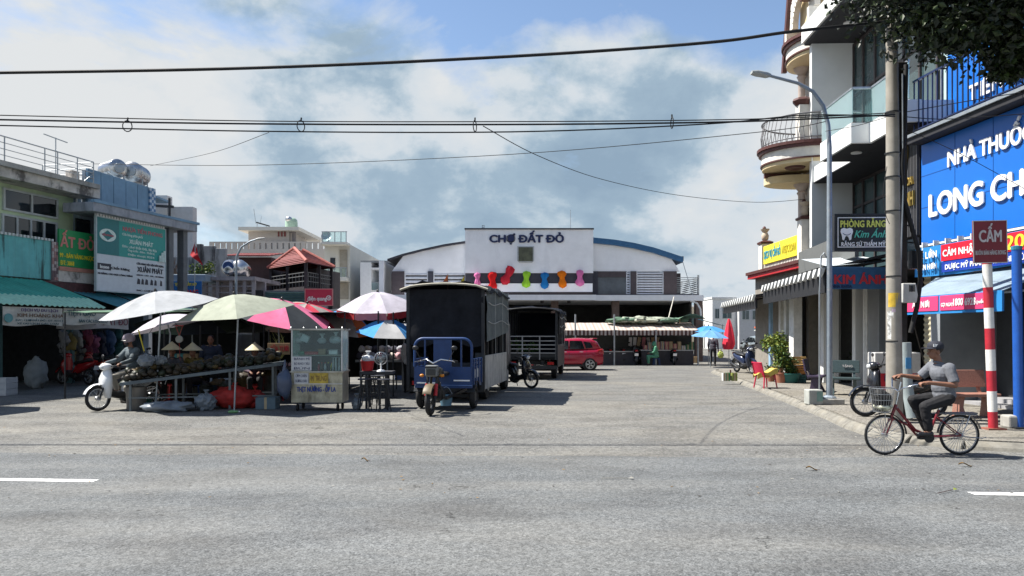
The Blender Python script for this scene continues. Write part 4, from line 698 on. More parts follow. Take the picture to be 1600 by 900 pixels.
bal(1.0, 1.85, 1.5, 7.4); bal(1.0, .95, 1.3, 11.1, False)
MB().box(-.9, -.55, -.05, .3, 8.1, 9.35).build('balustrade_post', crw, cl, bevel=.02); MB().lathe([(0, .24), (.3, .22), (.34, .14), (.24, .02), (.2, 0), (0, 0)], 8, Matrix.Translation((-.725, .125, 9.35))).build('post_cap', brownm, cl)
MB().lathe([(0, 0), (.34, 0), (.3, -.05), (.24, -.06), (.0, -.02)], 20, Matrix.Translation((-.8, .6, 7.39))).build('ceiling_rose', brownm, cl)
MB().box(-1.5, -.2, 1.55, 1.68, 7.23, 7.39).build('soffit_beam', brownm, cl); MB().box(-1.3, -.3, 2.1, 2.22, 7.05, 7.21).build('soffit_beam', brownm, cl); MB().slab(half(1.45, .75, 1.75)[::-1], 7.0, 7.25).build('lower_soffit', crm, cl)
for z0, z1 in ((4.2, 7.0), (8.1, 11.1)): MB().lathe([(.16, z0), (.2, z0 + .1), (.12, z0 + .25), (.12, z1 - .4), (.17, z1 - .3), (.12, z1 - .25), (.26, z1 - .05), (.28, z1), (0, z1)], 16, Matrix.Translation((-.2, 1.55, 0))).build('column', mat('column_rose', (.46, .38, .33), .6), cl, smooth=40)
b = MB(); n = 16; arc = [(.95 * math.cos(math.pi * i / n), 1.1 * math.sin(math.pi * i / n)) for i in range(n + 1)]
for (y0, z0), (y1, z1) in zip(arc, arc[1:]): b.bar((-.35, 1 + y0, 12.6 + z0), (-.35, 1 + y1, 12.6 + z1), .45, .2, up=(1, 0, 0))
b.box(-.6, -.1, -.1, .08, 11.7, 12.6); b.box(-.6, -.1, 1.92, 2.1, 11.7, 12.6); b.build('arch_surround', crw, cl); MB().box(-.12, -.03, .1, 1.9, 11.7, 13.6).build('arch_recess', crm, cl)
b = MB(); b.bar((-.55, 2.3, 11.2), (-.45, 1.9, 14.4), .16); b.build('raking_trim', brownm, cl); MB().box(-.75, .3, -.4, .3, 12.9, 13.15).build('cornice', brownm, cl); MB().box(-.12, -.05, 1.0, 1.5, 3.9, 6.1).build('window', dglass, cl); 
b = MB(); [b.tube([(-.75 + i * .1, -.35, 13.15), (-.75 + i * .1, -.35, 13.8)], .02, 5) for i in range(10)]; b.bar((-.8, -.35, 13.8), (.3, -.35, 13.8), .05); b.build('upper_railing', steel, cl)
YF = Fac((10.3, 29.9), -90.5); yh = thing('pawnshop', 'single-storey shop with red cornice and urn-topped parapet piers beyond the clinic', 'building', (*YF.p, 0), YF.rz)
MB().box(-1.6, 4.2, .05, 6, 0, 4.35).build('wall', mat('beige_shop_wall', (.24, .22, .19), .8), yh); MB().box(-1.7, 4.2, -.25, .04, 4.02, 4.18).build('cornice', redp, yh); MB().box(-1.75, 4.2, -.32, .04, 4.18, 4.3).build('cornice_top', brownm, yh)
b = MB(); [b.box(i * .16, i * .16 + .08, -.1, 0, 4.3, 4.5) for i in range(25)]; b.build('balusters', crw, yh); MB().box(0, 4.1, -.04, .2, 4.5, 4.56).build('baluster_rail', crw, yh)
for x in (-.2, 4.0):
    MB().box(x - .2, x + .2, -.2, .2, 4.3, 5.35 + (.35 if x > 1 else 0)).build('pier', crw, yh); zz = 5.35 + (.35 if x > 1 else 0); MB().lathe([(0, 0), (.34, 0), (.36, .08), (.2, .14), (0, .14)], 4, Matrix.Translation((x, 0, zz)) @ Matrix.Rotation(R(45), 4, 'Z')).build('pier_cap', brownm, yh)
    ur = MB().lathe([(.07, 0), (.13, .06), (.15, .21), (.11, .3), (.09, .34), (.17, .44), (.18, .48), (0, .48)], 12, Matrix.Translation((x, 0, zz + .14))).build('urn', mat('urn_sand', (.5, .4, .3), .8), yh, smooth=50); MB().ell((x - .1, 0, zz + .66), (.08, .07, .09)).build('finial', brownm, ur, smooth=180)
sign('pawnshop_sign', 'yellow sign with blue capitals on the parapet of the single-storey shop', YF.w(.08, -.16, 4.5), YF.rz, 3.7, .72, mat('sign_yellow', (.72, .62, .04), .5, var=.05, bump=.02), [('DỊCH VỤ CẦM ĐỒ', .28, .5, .42, .5, mat('letter_cyan', (.02, .28, .45), .5)), ('NGỌC LOAN', .76, .5, .4, .36, mat('letter_ochre', (.5, .42, .03), .5))])
t = thing('roof_sign', 'small red sign board with dark frame leaning above the yellow sign', 'sign', YF.w(3.2, .3, 5.3), YF.rz); MB().box(0, .75, 0, .05, 0, .75).build('board', redp, t); b = MB(); b.box(-.05, 0, -.03, .08, -.9, .85); b.box(.75, .8, -.03, .08, -.9, .8); b.build('frame', darkm, t)
for x, w_, y in ((3.3, .22, -.5), (4.1, .42, -.6), (2.2, .2, -.3)): MB().box(x, x + w_, y, y + .3, .12, 3.05).build('column', white, yh, bevel=.01)
MB().box(2.4, 3.3, -.1, 0, .12, 3.0).build('shutter', mat('shutter_beige', (.45, .42, .33), .6), yh); MB().box(3.6, 4.0, -.1, 0, .12, 3.0).build('doorway', dint, yh); b = MB(); b.box(1.7, 1.9, -.5, -.4, .12, 3.0); b.build('blue_banner', mat('pale_blue', (.25, .4, .55), .6), yh)
# ------------------------------------------------------------------ pharmacy on the corner
PF = Fac((9.8, 17.5), -84.9); phm = thing('pharmacy', 'pharmacy shop building with dark grey ground floor at the right edge', 'building', (*PF.p, 0), PF.rz); dg = mat('dark_grey_wall', (.055, .06, .065), .6, var=.1)
MB().box(.02, 6, .1, 6, 2.9, 6.2).build('upper_wall', dg, phm); MB().box(.02, 6, 1.5, 1.7, 0, 2.9).build('shop_wall', dg, phm); MB().box(.02, .35, .1, 1.5, .1, 2.9).build('pier', gt, phm); MB().box(1.2, 2.6, 1.44, 1.5, .3, 2.7).build('glass_door', dglass, phm); MB().box(2.7, 2.8, 1.38, 1.5, .3, 2.8).build('door_frame', steel, phm); MB().box(4.1, 4.3, .1, 1.5, .12, 2.9).build('pier', dg, phm)
MB().box(.4, 6, 1.0, 6, .1, .28).build('step', mat('step_granite', (.33, .33, .34), .5), phm); MB().box(.4, 6, .6, 1.0, .1, .19).build('step', mat('step_granite', (.33, .33, .34)), phm)
lb = mat('pharmacy_blue', (.01, .13, .50), .35, var=.04, scale=1, bump=.01)
sg = sign('pharmacy_sign', 'big bright blue pharmacy sign with white capitals', PF.w(0, -.12, 3.83), PF.rz, 4.6, 2.35, lb, [('NHÀ THUỐC', .475, .765, .15, .53, lwhite, {'depth': .018, 'bold': .03, 'y': -.025}), ('LONG CHÂU', .475, .37, .22, .81, lwhite, {'depth': .018, 'bold': .04, 'y': -.025})], th=.2)
MB().box(-.02, 4.62, -.03, .0, -.06, -.015).build('lower_rail', white, sg); b = MB(); [b.box(x, x + .015, -.001 - .004, 0, 0.01, 2.34) for x in (1.15, 2.3, 3.45)]; [b.box(0.01, 4.59, -.005, 0, z, z + .012) for z in (.85, 1.6)]; b.build('panel_joint', mat('joint_blue', (.006, .07, .28), .5), sg)
b = MB(); [b.box(x, x + .03, -.16, -.03, -.12, .02) for x in (.25, .65, 1.05, 1.45, 1.85, 2.25)]; b.build('lamp_stub', white, sg)
MB().box(-.05, 5, -.45, .1, 6.2, 6.34).build('eave', sd, phm); MB().box(-.05, 5, -.5, -.44, 6.33, 6.4).build('eave_edge', galv, phm)
up = sign('upper_pharmacy_sign', 'blue upper pharmacy board with a coloured logo behind a balcony railing', PF.w(0.05, .5, 6.35), PF.rz, 5, 2.7, lb, [('TIÊM CHỦNG', .45, .3, .13, .6, lwhite, {'depth': .03, 'bold': .03})], th=.15)
for dx, m, pr in ((0, 'logo_blue', (.02, .2, .6)), (.28, 'logo_orange', (.8, .22, .08)), (.58, 'logo_green', (.02, .45, .25))):
    MB().prism([(1.35 + dx, 1.55), (1.62 + dx, 1.6), (1.72 + dx, 2.05), (1.45 + dx, 2.02)], -.03, -.002).build('logo_block', mat(m, pr, .5, bump=0), up, bevel=.0)
rl = thing('balcony_railing', 'dark blue vertical bar railing above the pharmacy sign', 'railing', PF.w(0, -.3, 6.4), PF.rz); s0 = None; rm = mat('rail_navy', (.01, .02, .07), .4)
for i in range(30): s0 = MB().box(-.012, .012, -.012, .012, 0, 1.25).build('bar', rm, rl, loc=(i * .165, 0, 0)) if s0 is None else (piece(s0, (i * .165, 0, 0)), s0)[1]
MB().box(-.02, 4.9, -.03, .03, 1.25, 1.3).build('top_rail', rm, rl); MB().box(-.02, 4.9, -.025, .025, .1, .13).build('bottom_rail', rm, rl)
ub = mat('banner_blue', (.02, .2, .5), .6, var=.06); bt = thing('promotion_banner', 'sky blue promotion banner with red patch under the big pharmacy sign', 'banner', PF.w(.02, -.3, 3.06), PF.rz)
MB().grid(lambda a, c: (4.4 * a, .02 * math.sin(a * 12 + c), .66 * c - .03 * math.sin(a * 5) * (1 - c)), 40, 4).build('cloth', ub, bt, smooth=180)
MB().box(1.0, 2.3, -.05, -.03, .28, .64).build('red_patch', mat('banner_red', (.62, .01, .03), .5), bt); MB().box(1.02, 4.2, -.05, -.03, .03, .26).build('navy_strip', mat('banner_navy', (.01, .04, .3), .5), bt); MB().box(2.75, 3.6, -.05, -.03, .28, .64).build('red_patch', mat('banner_red', (.62, .01, .03)), bt)
for s_, x, z, h_, w_, m in (('KỂ LỚN', .52, .47, .16, .7, lwhite), ('ĐƠN HƠN', .52, .2, .13, .7, lwhite), ('CẢM NHẬN', 1.62, .45, .15, 1.1, lwhite), ('DƯỢC MỸ PHẨM - TRẢ THẺ DÙNG GIÁ', 2.55, .14, .11, 2.8, lwhite), ('20', 3.15, .46, .28, .5, yell)): letters(s_, h_, w_, m, bt, x, z, y=-.055)
pa = thing('pharmacy_awning', 'pale blue pharmacy awning with pink telephone banner along its front edge', 'awning', (*PF.p, 0), PF.rz); aw2 = clothmat('awning_sky', (.24, .31, .37), .15)
MB().add([(.6, -.1, 3.05), (4.3, -.1, 3.05), (4.35, -1.55, 2.5), (1.7, -1.55, 2.5), (.6, -.1, 3.03), (4.3, -.1, 3.03), (4.35, -1.55, 2.48), (1.7, -1.55, 2.48)], [(0, 1, 2, 3), (7, 6, 5, 4), (0, 3, 7, 4), (1, 5, 6, 2), (3, 2, 6, 7)]).build('sheet', aw2, pa)
MB().box(1.7, 4.4, -1.6, -1.56, 2.13, 2.5).build('valance', ub, pa); bp_ = mat('banner_pink', (.68, .05, .16), .5, var=.04, bump=.02); MB().box(1.72, 2.72, -1.615, -1.6, 2.19, 2.48).build('pink_panel', bp_, pa); MB().box(2.78, 4.2, -1.615, -1.6, 2.19, 2.48).build('pink_panel', bp_, pa)
letters('ẢN NƠI', .13, .55, lwhite, pa, 2.2, 2.33, y=-1.62); letters('GỌI NGAY', .07, .35, lwhite, pa, 3.0, 2.3, y=-1.62); letters('1800 6928', .14, .6, lwhite, pa, 3.48, 2.34, y=-1.62); letters('(miễn phí)', .06, .35, lwhite, pa, 3.98, 2.32, y=-1.62)
b = MB(); [b.bar((x, -.05, 2.6), (x + (.5 if x < 1 else 0), -1.5, 2.46), .035) for x in (1.2, 2.7, 4.2)]; b.build('strut', galv, pa)
# glass block behind, between clinic and pharmacy
gb = thing('glass_block', 'pale glass-fronted upper storey between the clinic and the pharmacy', 'building', PF.w(-.1, 1.2, 6.9), PF.rz); MB().box(-.9, .15, -.4, 5, -6.9, -.2).build('base', dg, gb); MB().box(-1.1, .1, -.3, .0, -.6, .1).build('slab', cw, gb); MB().box(-1.1, .1, .05, .1, .1, 3.6).build('glass_front', mat('pale_glass', (.42, .55, .55), .15, spec=.6, var=.15, scale=.7, bump=0), gb); b = MB(); [b.box(x, x + .05, .0, .05, .1, 3.6) for x in (-1.1, -.55, .05)]; b.build('mullions', steel, gb)
# ------------------------------------------------------------------ far end of the side street
def house(name, label, x0, x1, Y, z1, m, rects, depth=8, extra=None, rz=0):
    t = thing(name, label, 'building', (x0, Y, 0), rz); w = x1 - x0; MB().box(0, w, 0, depth, 0, z1).build('wall', m, t); MB().box(-.08, w + .08, -.12, depth, z1, z1 + .22).build('parapet', white, t, bevel=.02)
    windows(t, [(a * w, c_ * w, z0, zz) for a, c_, z0, zz in rects], 0, frm, tglass); return t
X, Z = fr(80.); house('far_house', 'white two-storey house with blue window at the far end of the side street', X(1113), X(1150), 80, Z(467), white, [(.42, .82, Z(498), Z(480)), (.1, .3, Z(498), Z(482))])
house('far_house', 'grey house with planted balcony at the far end, right of the white one', X(1150.5), X(1190), 79, Z(476), mat('pale_grey_wall', (.5, .5, .5)), [(.1, .4, Z(500), Z(485)), (.5, .9, Z(500), Z(485))]); house('far_house', 'low tan house beside the right end of the market hall', X(1086), X(1112), 84, Z(478), mat('tan_wall', (.46, .41, .32), .8), [(.3, .8, Z(508), Z(492))])
house('row_house', 'pink row house on the right side of the far street', 18.8, 18.8 + 9, 51, 5.2, mat('pink_wall', (.36, .23, .23), .8), [(.1, .4, 1.4, 2.8), (.5, .9, 1.4, 2.8)], rz=R(-109)); house('row_house', 'low beige row house between the pink house and the pawnshop', 15.6, 15.6 + 9, 41.8, 5.0, bg, [(.1, .35, 1.2, 2.5), (.45, .7, 1.2, 2.5)], rz=R(-109)); house('row_house', 'cream row house at the far right end of the side street', 22, 22 + 9, 61, 5.5, bw2, [(.1, .4, 1.6, 3.2), (.5, .9, 1.6, 3.2)], rz=R(-109))
t = thing('street_awning', 'orange cloth awning far down the side street', 'awning', at(1178, 532, 52)); MB().grid(lambda a, c: (1.35 * a, -1.2 * c, .95 - .4 * c + .04 * math.sin(a * 9)), 10, 4, th=.02).build('cloth', clothmat('awning_orange', (.6, .13, .05)), t); MB().bar((0, -1.1, -.6), (0, -1.1, .6), .05).build('post', galv, t)
t = thing('street_awning', 'white and green sheet awning reaching over the far pavement', 'awning', at(1205, 545, 42)); MB().grid(lambda a, c: (1.1 * a, -3 * c + 3, 1.05 + .7 * a - .1 * c), 6, 6, th=.02).build('cloth', clothmat('awning_offwhite', (.6, .62, .58)), t); MB().grid(lambda a, c: (.5 + .75 * a, 3.1 + .3 * c, 1.5 + .35 * a + .2 * c), 6, 3, th=.02).build('green_cloth', clothmat('awning_mint', (.2, .5, .38)), t); MB().bar((.02, 0, -.8), (.02, 0, 1.0), .05).build('post', galv, t)
# ------------------------------------------------------------------ wheels, mopeds
def wheel(parent, x, r, wt, y=0., spokes=18, m_rim=None, name='wheel', hub=.05, tm=black, rimw=.02):
    t = bpy.data.objects.new(name, None); C.objects.link(t); t.parent = parent; t.location = (x, y, r); t.empty_display_size = .1
    k = 28; b = MB(); b.tube([((r - wt) * math.cos(2 * math.pi * i / k), 0, (r - wt) * math.sin(2 * math.pi * i / k)) for i in range(k)], wt, 8, close=True); tyre = b.mesh('tyre', tm, 60)
    o = bpy.data.objects.new('tyre', tyre); C.objects.link(o); o.parent = t
    b = MB(); rr = r - 2 * wt; b.tube([(rr * math.cos(2 * math.pi * i / k), 0, rr * math.sin(2 * math.pi * i / k)) for i in range(k)], rimw * .6, 6, close=True)
    for i in range(spokes): a = 2 * math.pi * i / spokes; s_ = 1 if i % 2 else -1; b.tube([(.03 * math.cos(a + .6 * s_), s_ * .03, .03 * math.sin(a + .6 * s_)), (rr * math.cos(a), 0, rr * math.sin(a))], .0035, 4)
    b.lathe([(0, -.05), (hub, -.05), (hub * .7, -.02), (hub * .7, .02), (hub, .05), (0, .05)], 10, Matrix.Rotation(R(90), 4, 'X'))
    o = bpy.data.objects.new('rim', b.mesh('rim', m_rim or steel, 50)); C.objects.link(o); o.parent = t; return t
def moped(label, loc, rz, paint, group=None, plate=True, lean=0., basket=False, simple=False):
    t = thing('moped', label, 'moped', loc, rz, group)
    wheel(t, .62, .285, .036, name='front_wheel'); wheel(t, -.6, .285, .042, name='rear_wheel', hub=.07)
    b = MB(); [b.tube([(.62, s_ * .075, .285), (.46, s_ * .075, .74)], .021, 8) for s_ in (-1, 1)]; b.tube([(.46, -.08, .74), (.46, .08, .74)], .02, 6); b.tube([(.47, 0, .68), (.40, 0, .93)], .03, 8); b.build('fork', darkm, t, smooth=50)
    b = MB(); n = 12
    b.grid(lambda a, c: (.62 + (.315 + .012 * math.sin(c * math.pi)) * math.cos(R(20 + 130 * a)), -.062 + .124 * c, .285 + (.315 + .02 * math.sin(c * math.pi)) * math.sin(R(20 + 130 * a))), n, 6, th=.006); b.build('front_fender', paint, t, smooth=60)
    # leg shield: a curved apron from headset to footboard
    b = MB(); b.loft([(.28, 0, -.40, .09, .05), (.42, 0, -.43, .15, .085), (.56, 0, -.455, .205, .11), (.72, 0, -.455, .21, .10), (.85, 0, -.43, .15, .085), (.94, 0, -.41, .08, .06)], 20, 2.5, Matrix(((0, 0, -1, 0), (0, 1, 0, 0), (1, 0, 0, 0), (0, 0, 0, 1)))); b.build('leg_shield', paint, t, smooth=60)
    b = MB(); b.loft([(.55, 0, .98, .05, .04), (.53, 0, .985, .1, .07), (.46, 0, .985, .14, .085), (.38, 0, .99, .12, .065), (.31, 0, .98, .05, .03)], 18, 2.4); cw_ = b.build('handlebar_cowl', paint, t, smooth=60)
    MB().loft([(.575, 0, .975, .03, .02), (.56, 0, .975, .075, .045), (.52, 0, .98, .085, .055)], 14, 2.6).build('headlight', mat('lamp_lens', (.55, .57, .58), .12, spec=.8, bump=0), cw_, smooth=60)
    b = MB(); b.tube([(.34, -.36, 1.02), (.38, -.2, 1.0), (.40, 0, .99), (.38, .2, 1.0), (.34, .36, 1.02)], .014, 8); b.build('handlebar', darkm, t, smooth=60)
    for s_ in (-1, 1):
        MB().tube([(.325, s_ * .39, 1.025), (.35, s_ * .27, 1.01)], .021, 8).build('grip', black, t, smooth=50); b = MB(); b.tube([(.38, s_ * .22, 1.0), (.36, s_ * .3, 1.12), (.36, s_ * .31, 1.18)], .007, 5); b.ell((.36, s_ * .32, 1.21), (.016, .062, .042)); b.build('mirror', blackp, t, smooth=60)
        MB().tube([(.41, s_ * .2, .985), (.45, s_ * .30, .99)], .006, 5).build('brake_lever', steel, t)
    b = MB(); b.loft([(.36, 0, .40, .12, .1), (.2, 0, .33, .11, .08), (0, 0, .33, .11, .09), (-.1, 0, .40, .12, .14)], 14, 3); b.build('footboard', blackp, t, smooth=60)
    b = MB(); b.loft([(.08, 0, .42, .07, .12), (-.05, 0, .52, .12, .17), (-.25, 0, .58, .15, .16), (-.5, 0, .64, .145, .13), (-.74, 0, .72, .1, .08), (-.86, 0, .77, .04, .03)], 18, 2.5); b.build('rear_body', paint, t, smooth=60)
    b = MB(); b.loft([(.10, 0, .70, .05, .03), (.02, 0, .735, .11, .05), (-.2, 0, .755, .13, .055), (-.4, 0, .79, .14, .06), (-.6, 0, .83, .12, .05), (-.7, 0, .835, .05, .02)], 16, 2.8); b.build('seat', seatm, t, smooth=60)
    b = MB(); b.tube([(-.55, -.16, .88), (-.82, -.13, .90), (-.86, 0, .905), (-.82, .13, .90), (-.55, .16, .88)], .014, 8); b.build('grab_rail', darkm, t, smooth=60)
    MB().loft([(-.84, 0, .79, .08, .045), (-.885, 0, .795, .06, .03)], 12, 3).build('tail_light', mat('lamp_red', (.35, .01, .01), .2, bump=0), t, smooth=50)
    b = MB(); b.tube([(.05, -.1, .28), (-.15, -.13, .2), (-.3, -.16, .24)], .022, 8); b.tube([(-.3, -.16, .24), (-.42, -.165, .28), (-.78, -.17, .38), (-.82, -.17, .39)], [.03, .052, .055, .03], 12); b.build('exhaust', darkm, t, smooth=50)
    b = MB(); b.loft([(.12, 0, .26, .06, .05), (.02, 0, .25, .13, .1), (-.12, 0, .28, .13, .1), (-.2, 0, .3, .06, .06)], 12, 3); b.tube([(-.6, .09, .285), (-.05, .09, .30)], .035, 8); b.build('engine', darkm, t, smooth=50)
    b = MB(); b.grid(lambda a, c: (-.6 + .33 * math.cos(R(60 + 130 * a)), -.06 + .12 * c, .285 + .33 * math.sin(R(60 + 130 * a))), 10, 3, th=.006); b.build('rear_fender', blackp, t, smooth=60)
    if plate:
        p = MB().box(-.006, .006, -.1, .1, -.07, .07).build('licence_plate', lwhite, t, loc=(-.91, 0, .58), rot=(0, R(-18), 0))
    b = MB(); b.tube([(-.05, .1, .2), (-.12, .26, .02)], .012, 6); b.build('side_stand', darkm, t)
    [MB().tube([(.02, s_ * .1, .24), (.02, s_ * .24, .25)], .013, 6).build('foot_peg', black, t) for s_ in (-1, 1)]
    if basket: pass
    if lean: t.rotation_euler = (R(lean), 0, rz)
    return t
mpw = mat('moped_white', (.68, .69, .70), .25, var=.04, bump=0, coat=.5); mpb = mat('moped_black', (.015, .016, .02), .25, var=.1, bump=0, coat=.5); mpr = mat('moped_red', (.3, .012, .015), .25, var=.06, bump=0, coat=.5); mpn = mat('moped_blue', (.02, .03, .07), .25, var=.06, bump=0, coat=.5)
g = gnd(150, 643); MRZ = R(-125); white_moped_at = Vector((g.x - .62 * math.cos(MRZ), g.y + .28 - .62 * math.sin(MRZ) - .2, 0))
m0 = moped('white moped ridden by the person in a grey jacket beside the fruit stall', white_moped_at, MRZ, mpw)
g = gnd(806, 606); m1 = moped('black moped parked against the side of the tarpaulin truck', (g.x, g.y + .1, 0), R(-38), mpb, lean=4)
def mp(label, src, u, v, rz, group=None, z=0, dx=0):
    g = gnd(u, v, z); o = dup(src, (g.x + dx, g.y, z), R(rz), label); o['label'] = label
    if group: o['group'] = group
    return o
mp('black moped under the striped awning, nearest the red car', m1, 947, 569, 100, 'mopeds parked at the hall'); mp('black moped under the striped awning, second from the red car', m1, 969, 569, 95, 'mopeds parked at the hall'); mp('black moped under the striped awning, third from the red car', m1, 993, 570, 84, 'mopeds parked at the hall')
mp('black moped parked under the awning beside the seated person in green', m1, 1050, 570, 88, 'mopeds parked at the hall')
m2 = moped('dark blue moped standing alone in the sun near the red closed parasol', gnd(1163, 583, .12), R(-78), mpn)
m3 = moped('red moped in the shade of the shop at left', LF.w(LF.S(118, -.9), -.9, 0), R(160), mpr, lean=4); dup(m3, LF.w(LF.S(150, -.6), -.6, 0), R(150), 'red moped half hidden behind the white moped in the shop shade')
g = Vector((gnd(1420, 655, .12).x, 14.3, .12)); m4 = moped('dark moped parked behind the cyclist and the utility pole', g, R(172), mpb, lean=3)
g = gnd(1340, 618, .12)
rd = random.Random(5)
for i, (u, v, c_) in enumerate(((1192, 566, m1), (1199, 559, m3), (1207, 563, m1), (1202, 553, m2), (1172, 555, m1), (1211, 570, m2))):
    o = dup(c_, gnd(u, v, .0), R(rd.uniform(80, 120)), ['black moped in the sun by the leafy pot plant', 'red moped far along the side street pavement', 'black moped close beside the leafy pot plant', 'dark blue moped far along the street behind the plant', 'farthest black moped in the side street', 'dark blue moped half hidden by the pot plants'][i], 'mopeds along the side street')
# ------------------------------------------------------------------ blue cargo tricycle, facing the main road
fw_ = gnd(670, 652); ax = Vector((-1.50, 17.15, 0)); d = (Vector((fw_.x, fw_.y + .28, 0)) - ax); trz = math.atan2(d.y, d.x); WB = d.length
tr = thing('cargo_tricycle', 'blue three-wheeled cargo motorcycle facing the road in front of the truck', 'tricycle', ax, trz)
wheel(tr, WB, .30, .06, name='front_wheel', spokes=14, m_rim=darkm, hub=.08, rimw=.04)
for s_ in (-1, 1): wheel(tr, 0, .29, .07, y=s_ * .62, name='rear_wheel', spokes=10, m_rim=darkm, hub=.12, rimw=.05)
b = MB(); [b.tube([(WB, s_ * .1, .3), (WB - .22, s_ * .1, .92)], .03, 8) for s_ in (-1, 1)]; b.build('fork', darkm, tr, smooth=50)
b = MB(); [b.tube([(WB - .03, s_ * .1, .42), (WB - .12, s_ * .1, .66)], .042, 8) for s_ in (-1, 1)]; b.build('fork_spring', redp, tr, smooth=50)
MB().grid(lambda a, c: (WB + .36 * math.cos(R(30 + 120 * a)), -.09 + .18 * c, .3 + (.36 + .02 * math.sin(c * 3.14)) * math.sin(R(30 + 120 * a))), 10, 5, th=.008).build('front_fender', mat('fender_yellow', (.12, .09, .05), .5), tr, smooth=60)
b = MB(); b.box(WB - .24, WB - .05, -.13, .13, .82, 1.06); hb = b.build('headlight_box', mat('box_dull', (.16, .17, .17), .5), tr, bevel=.03); MB().box(WB - .05, WB - .035, -.1, .1, .85, .98).build('headlight_lens', dglass, hb); MB().box(WB - .07, WB - .04, -.12, .12, 1.0, 1.04).build('headlight_brow', blackp, hb)
b = MB(); b.tube([(WB - .62, -.42, 1.12), (WB - .5, -.36, 1.14), (WB - .28, -.16, 1.18), (WB - .24, 0, 1.10), (WB - .28, .16, 1.18), (WB - .5, .36, 1.14), (WB - .62, .42, 1.12)], .016, 8); b.build('handlebar', chrome, tr, smooth=60)
for s_ in (-1, 1):
    MB().tube([(WB - .52, s_ * .37, 1.14), (WB - .66, s_ * .44, 1.115)], .024, 8).build('grip', black, tr); b = MB(); b.tube([(WB - .42, s_ * .3, 1.15), (WB - .38, s_ * .42, 1.36)], .008, 5); b.ell((WB - .38, s_ * .43, 1.42), (.02, .07, .05)); b.build('mirror', blackp, tr, smooth=60); MB().tube([(WB - .45, s_ * .33, 1.14), (WB - .36, s_ * .45, 1.12)], .007, 5).build('brake_lever', steel, tr)
    MB().ell((WB - .14, s_ * .22, .84), (.035, .05, .035)).build('indicator', mat('lamp_amber', (.5, .18, .01), .3), tr, smooth=180)
MB().loft([(WB - .3, 0, .86, .06, .05), (WB - .4, 0, .9, .13, .12), (WB - .65, 0, .88, .14, .12), (WB - .8, 0, .82, .07, .06)], 16, 2.4).build('fuel_tank', mat('tank_dark', (.05, .045, .03), .4), tr, smooth=60); MB().loft([(WB - .8, 0, .82, .1, .04), (WB - .95, 0, .83, .16, .05), (WB - 1.2, 0, .83, .16, .05)], 12, 3).build('seat', seatm, tr, smooth=60)
b = MB(); b.loft([(WB - .35, 0, .45, .12, .12), (WB - .55, 0, .42, .16, .17), (WB - .8, 0, .42, .14, .14)], 14, 3); b.build('engine', darkm, tr, smooth=50); b = MB(); [b.bar((WB - .3, s_ * .05, .85), (WB - .55, s_ * .16, .32), .05) for s_ in (-1, 1)]; [b.bar((WB - .55, s_ * .2, .32), (-.7, s_ * .3, .4), .06) for s_ in (-1, 1)]; b.bar((0, -.6, .3), (0, .6, .3), .07); b.build('chassis', darkm, tr)
tbx0, tbx1, hw = -.75, .42, .66; bf, bt_ = .5, .62
MB().box(tbx0, tbx1, -hw, hw, bf, bf + .06).build('bed_floor', bluep, tr)
for s_ in (-1, 1):
    sp_ = MB().box(tbx0, tbx1 - .02, s_ * hw - .015, s_ * hw + .015, .57, .98).build('side_panel', bluep, tr)
    for x in (tbx0 + .1, -.3, .05, tbx1 - .12): MB().box(x - .025, x + .025, s_ * (hw + .03) - .014, s_ * (hw + .03) + .014, .57, 1.16).build('side_post', bluep, sp_)
    [MB().box(tbx0, tbx1 - .02, s_ * hw - .015, s_ * hw + .015, z, z + .05).build('side_rail', bluep, sp_) for z in (1.02, 1.11)]
    for x in (-.2, .15): MB().box(x - .1, x + .1, s_ * (hw + .018) - .004, s_ * (hw + .018) + .004, .72, .92).build('white_number_panel', mat('panel_dull_white', (.38, .42, .45), .6), sp_)
    MB().grid(lambda a, c: (.36 * math.cos(R(20 + 140 * a)), s_ * (.53 + .18 * c), .29 + .36 * math.sin(R(20 + 140 * a))), 10, 2, th=.01).build('mudguard', darkm, tr)
MB().box(tbx1 - .02, tbx1 + .02, -hw, hw, .57, .98).build('front_panel', bluep, tr)
b = MB(); r_ = .2; H_ = 1.62; arch = [(-hw, .98), (-hw, H_ - r_)] + [(-hw + r_ - r_ * math.cos(R(a)), H_ - r_ + r_ * math.sin(R(a))) for a in range(15, 91, 15)] + [(hw - r_ + r_ * math.sin(R(a)), H_ - r_ + r_ * math.cos(R(a))) for a in range(0, 91, 15)] + [(hw, .98)]
b.tube([(tbx1, y, z) for y, z in arch], .032, 8); b.build('head_guard', bluep, tr, smooth=60); MB().box(tbx1 - .012, tbx1 + .012, -.22, .2, .98, 1.6).build('guard_plate', bluep, tr)
b = MB(); [b.bar((tbx1, y, .98), (tbx1, y, 1.6), .035) for y in (-.42, .42)]; b.build('guard_bar', bluep, tr); MB().box(tbx1 + .02, tbx1 + .03, -.6, -.05, .60, .63).build('white_stripe', lwhite, tr); MB().box(tbx1 + .02, tbx1 + .03, .25, .62, .66, .69).build('white_stripe', lwhite, tr)
t = thing('paint_pail', 'small blue plastic pail hanging under the tricycle bed', 'bucket', ax + Matrix.Rotation(trz, 3, 'Z') @ Vector((.55, .1, .12))); MB().lathe([(0, 0), (.12, 0), (.15, .22), (.155, .24), (.14, .24), (.11, .02), (0, .02)], 14).build('tub', mat('pail_blue', (.10, .2, .28), .5), t, smooth=40); MB().tube(sag((-.15, 0, .22), (.15, 0, .22), -.2, 8), .006, 5).build('bail', galv, t)
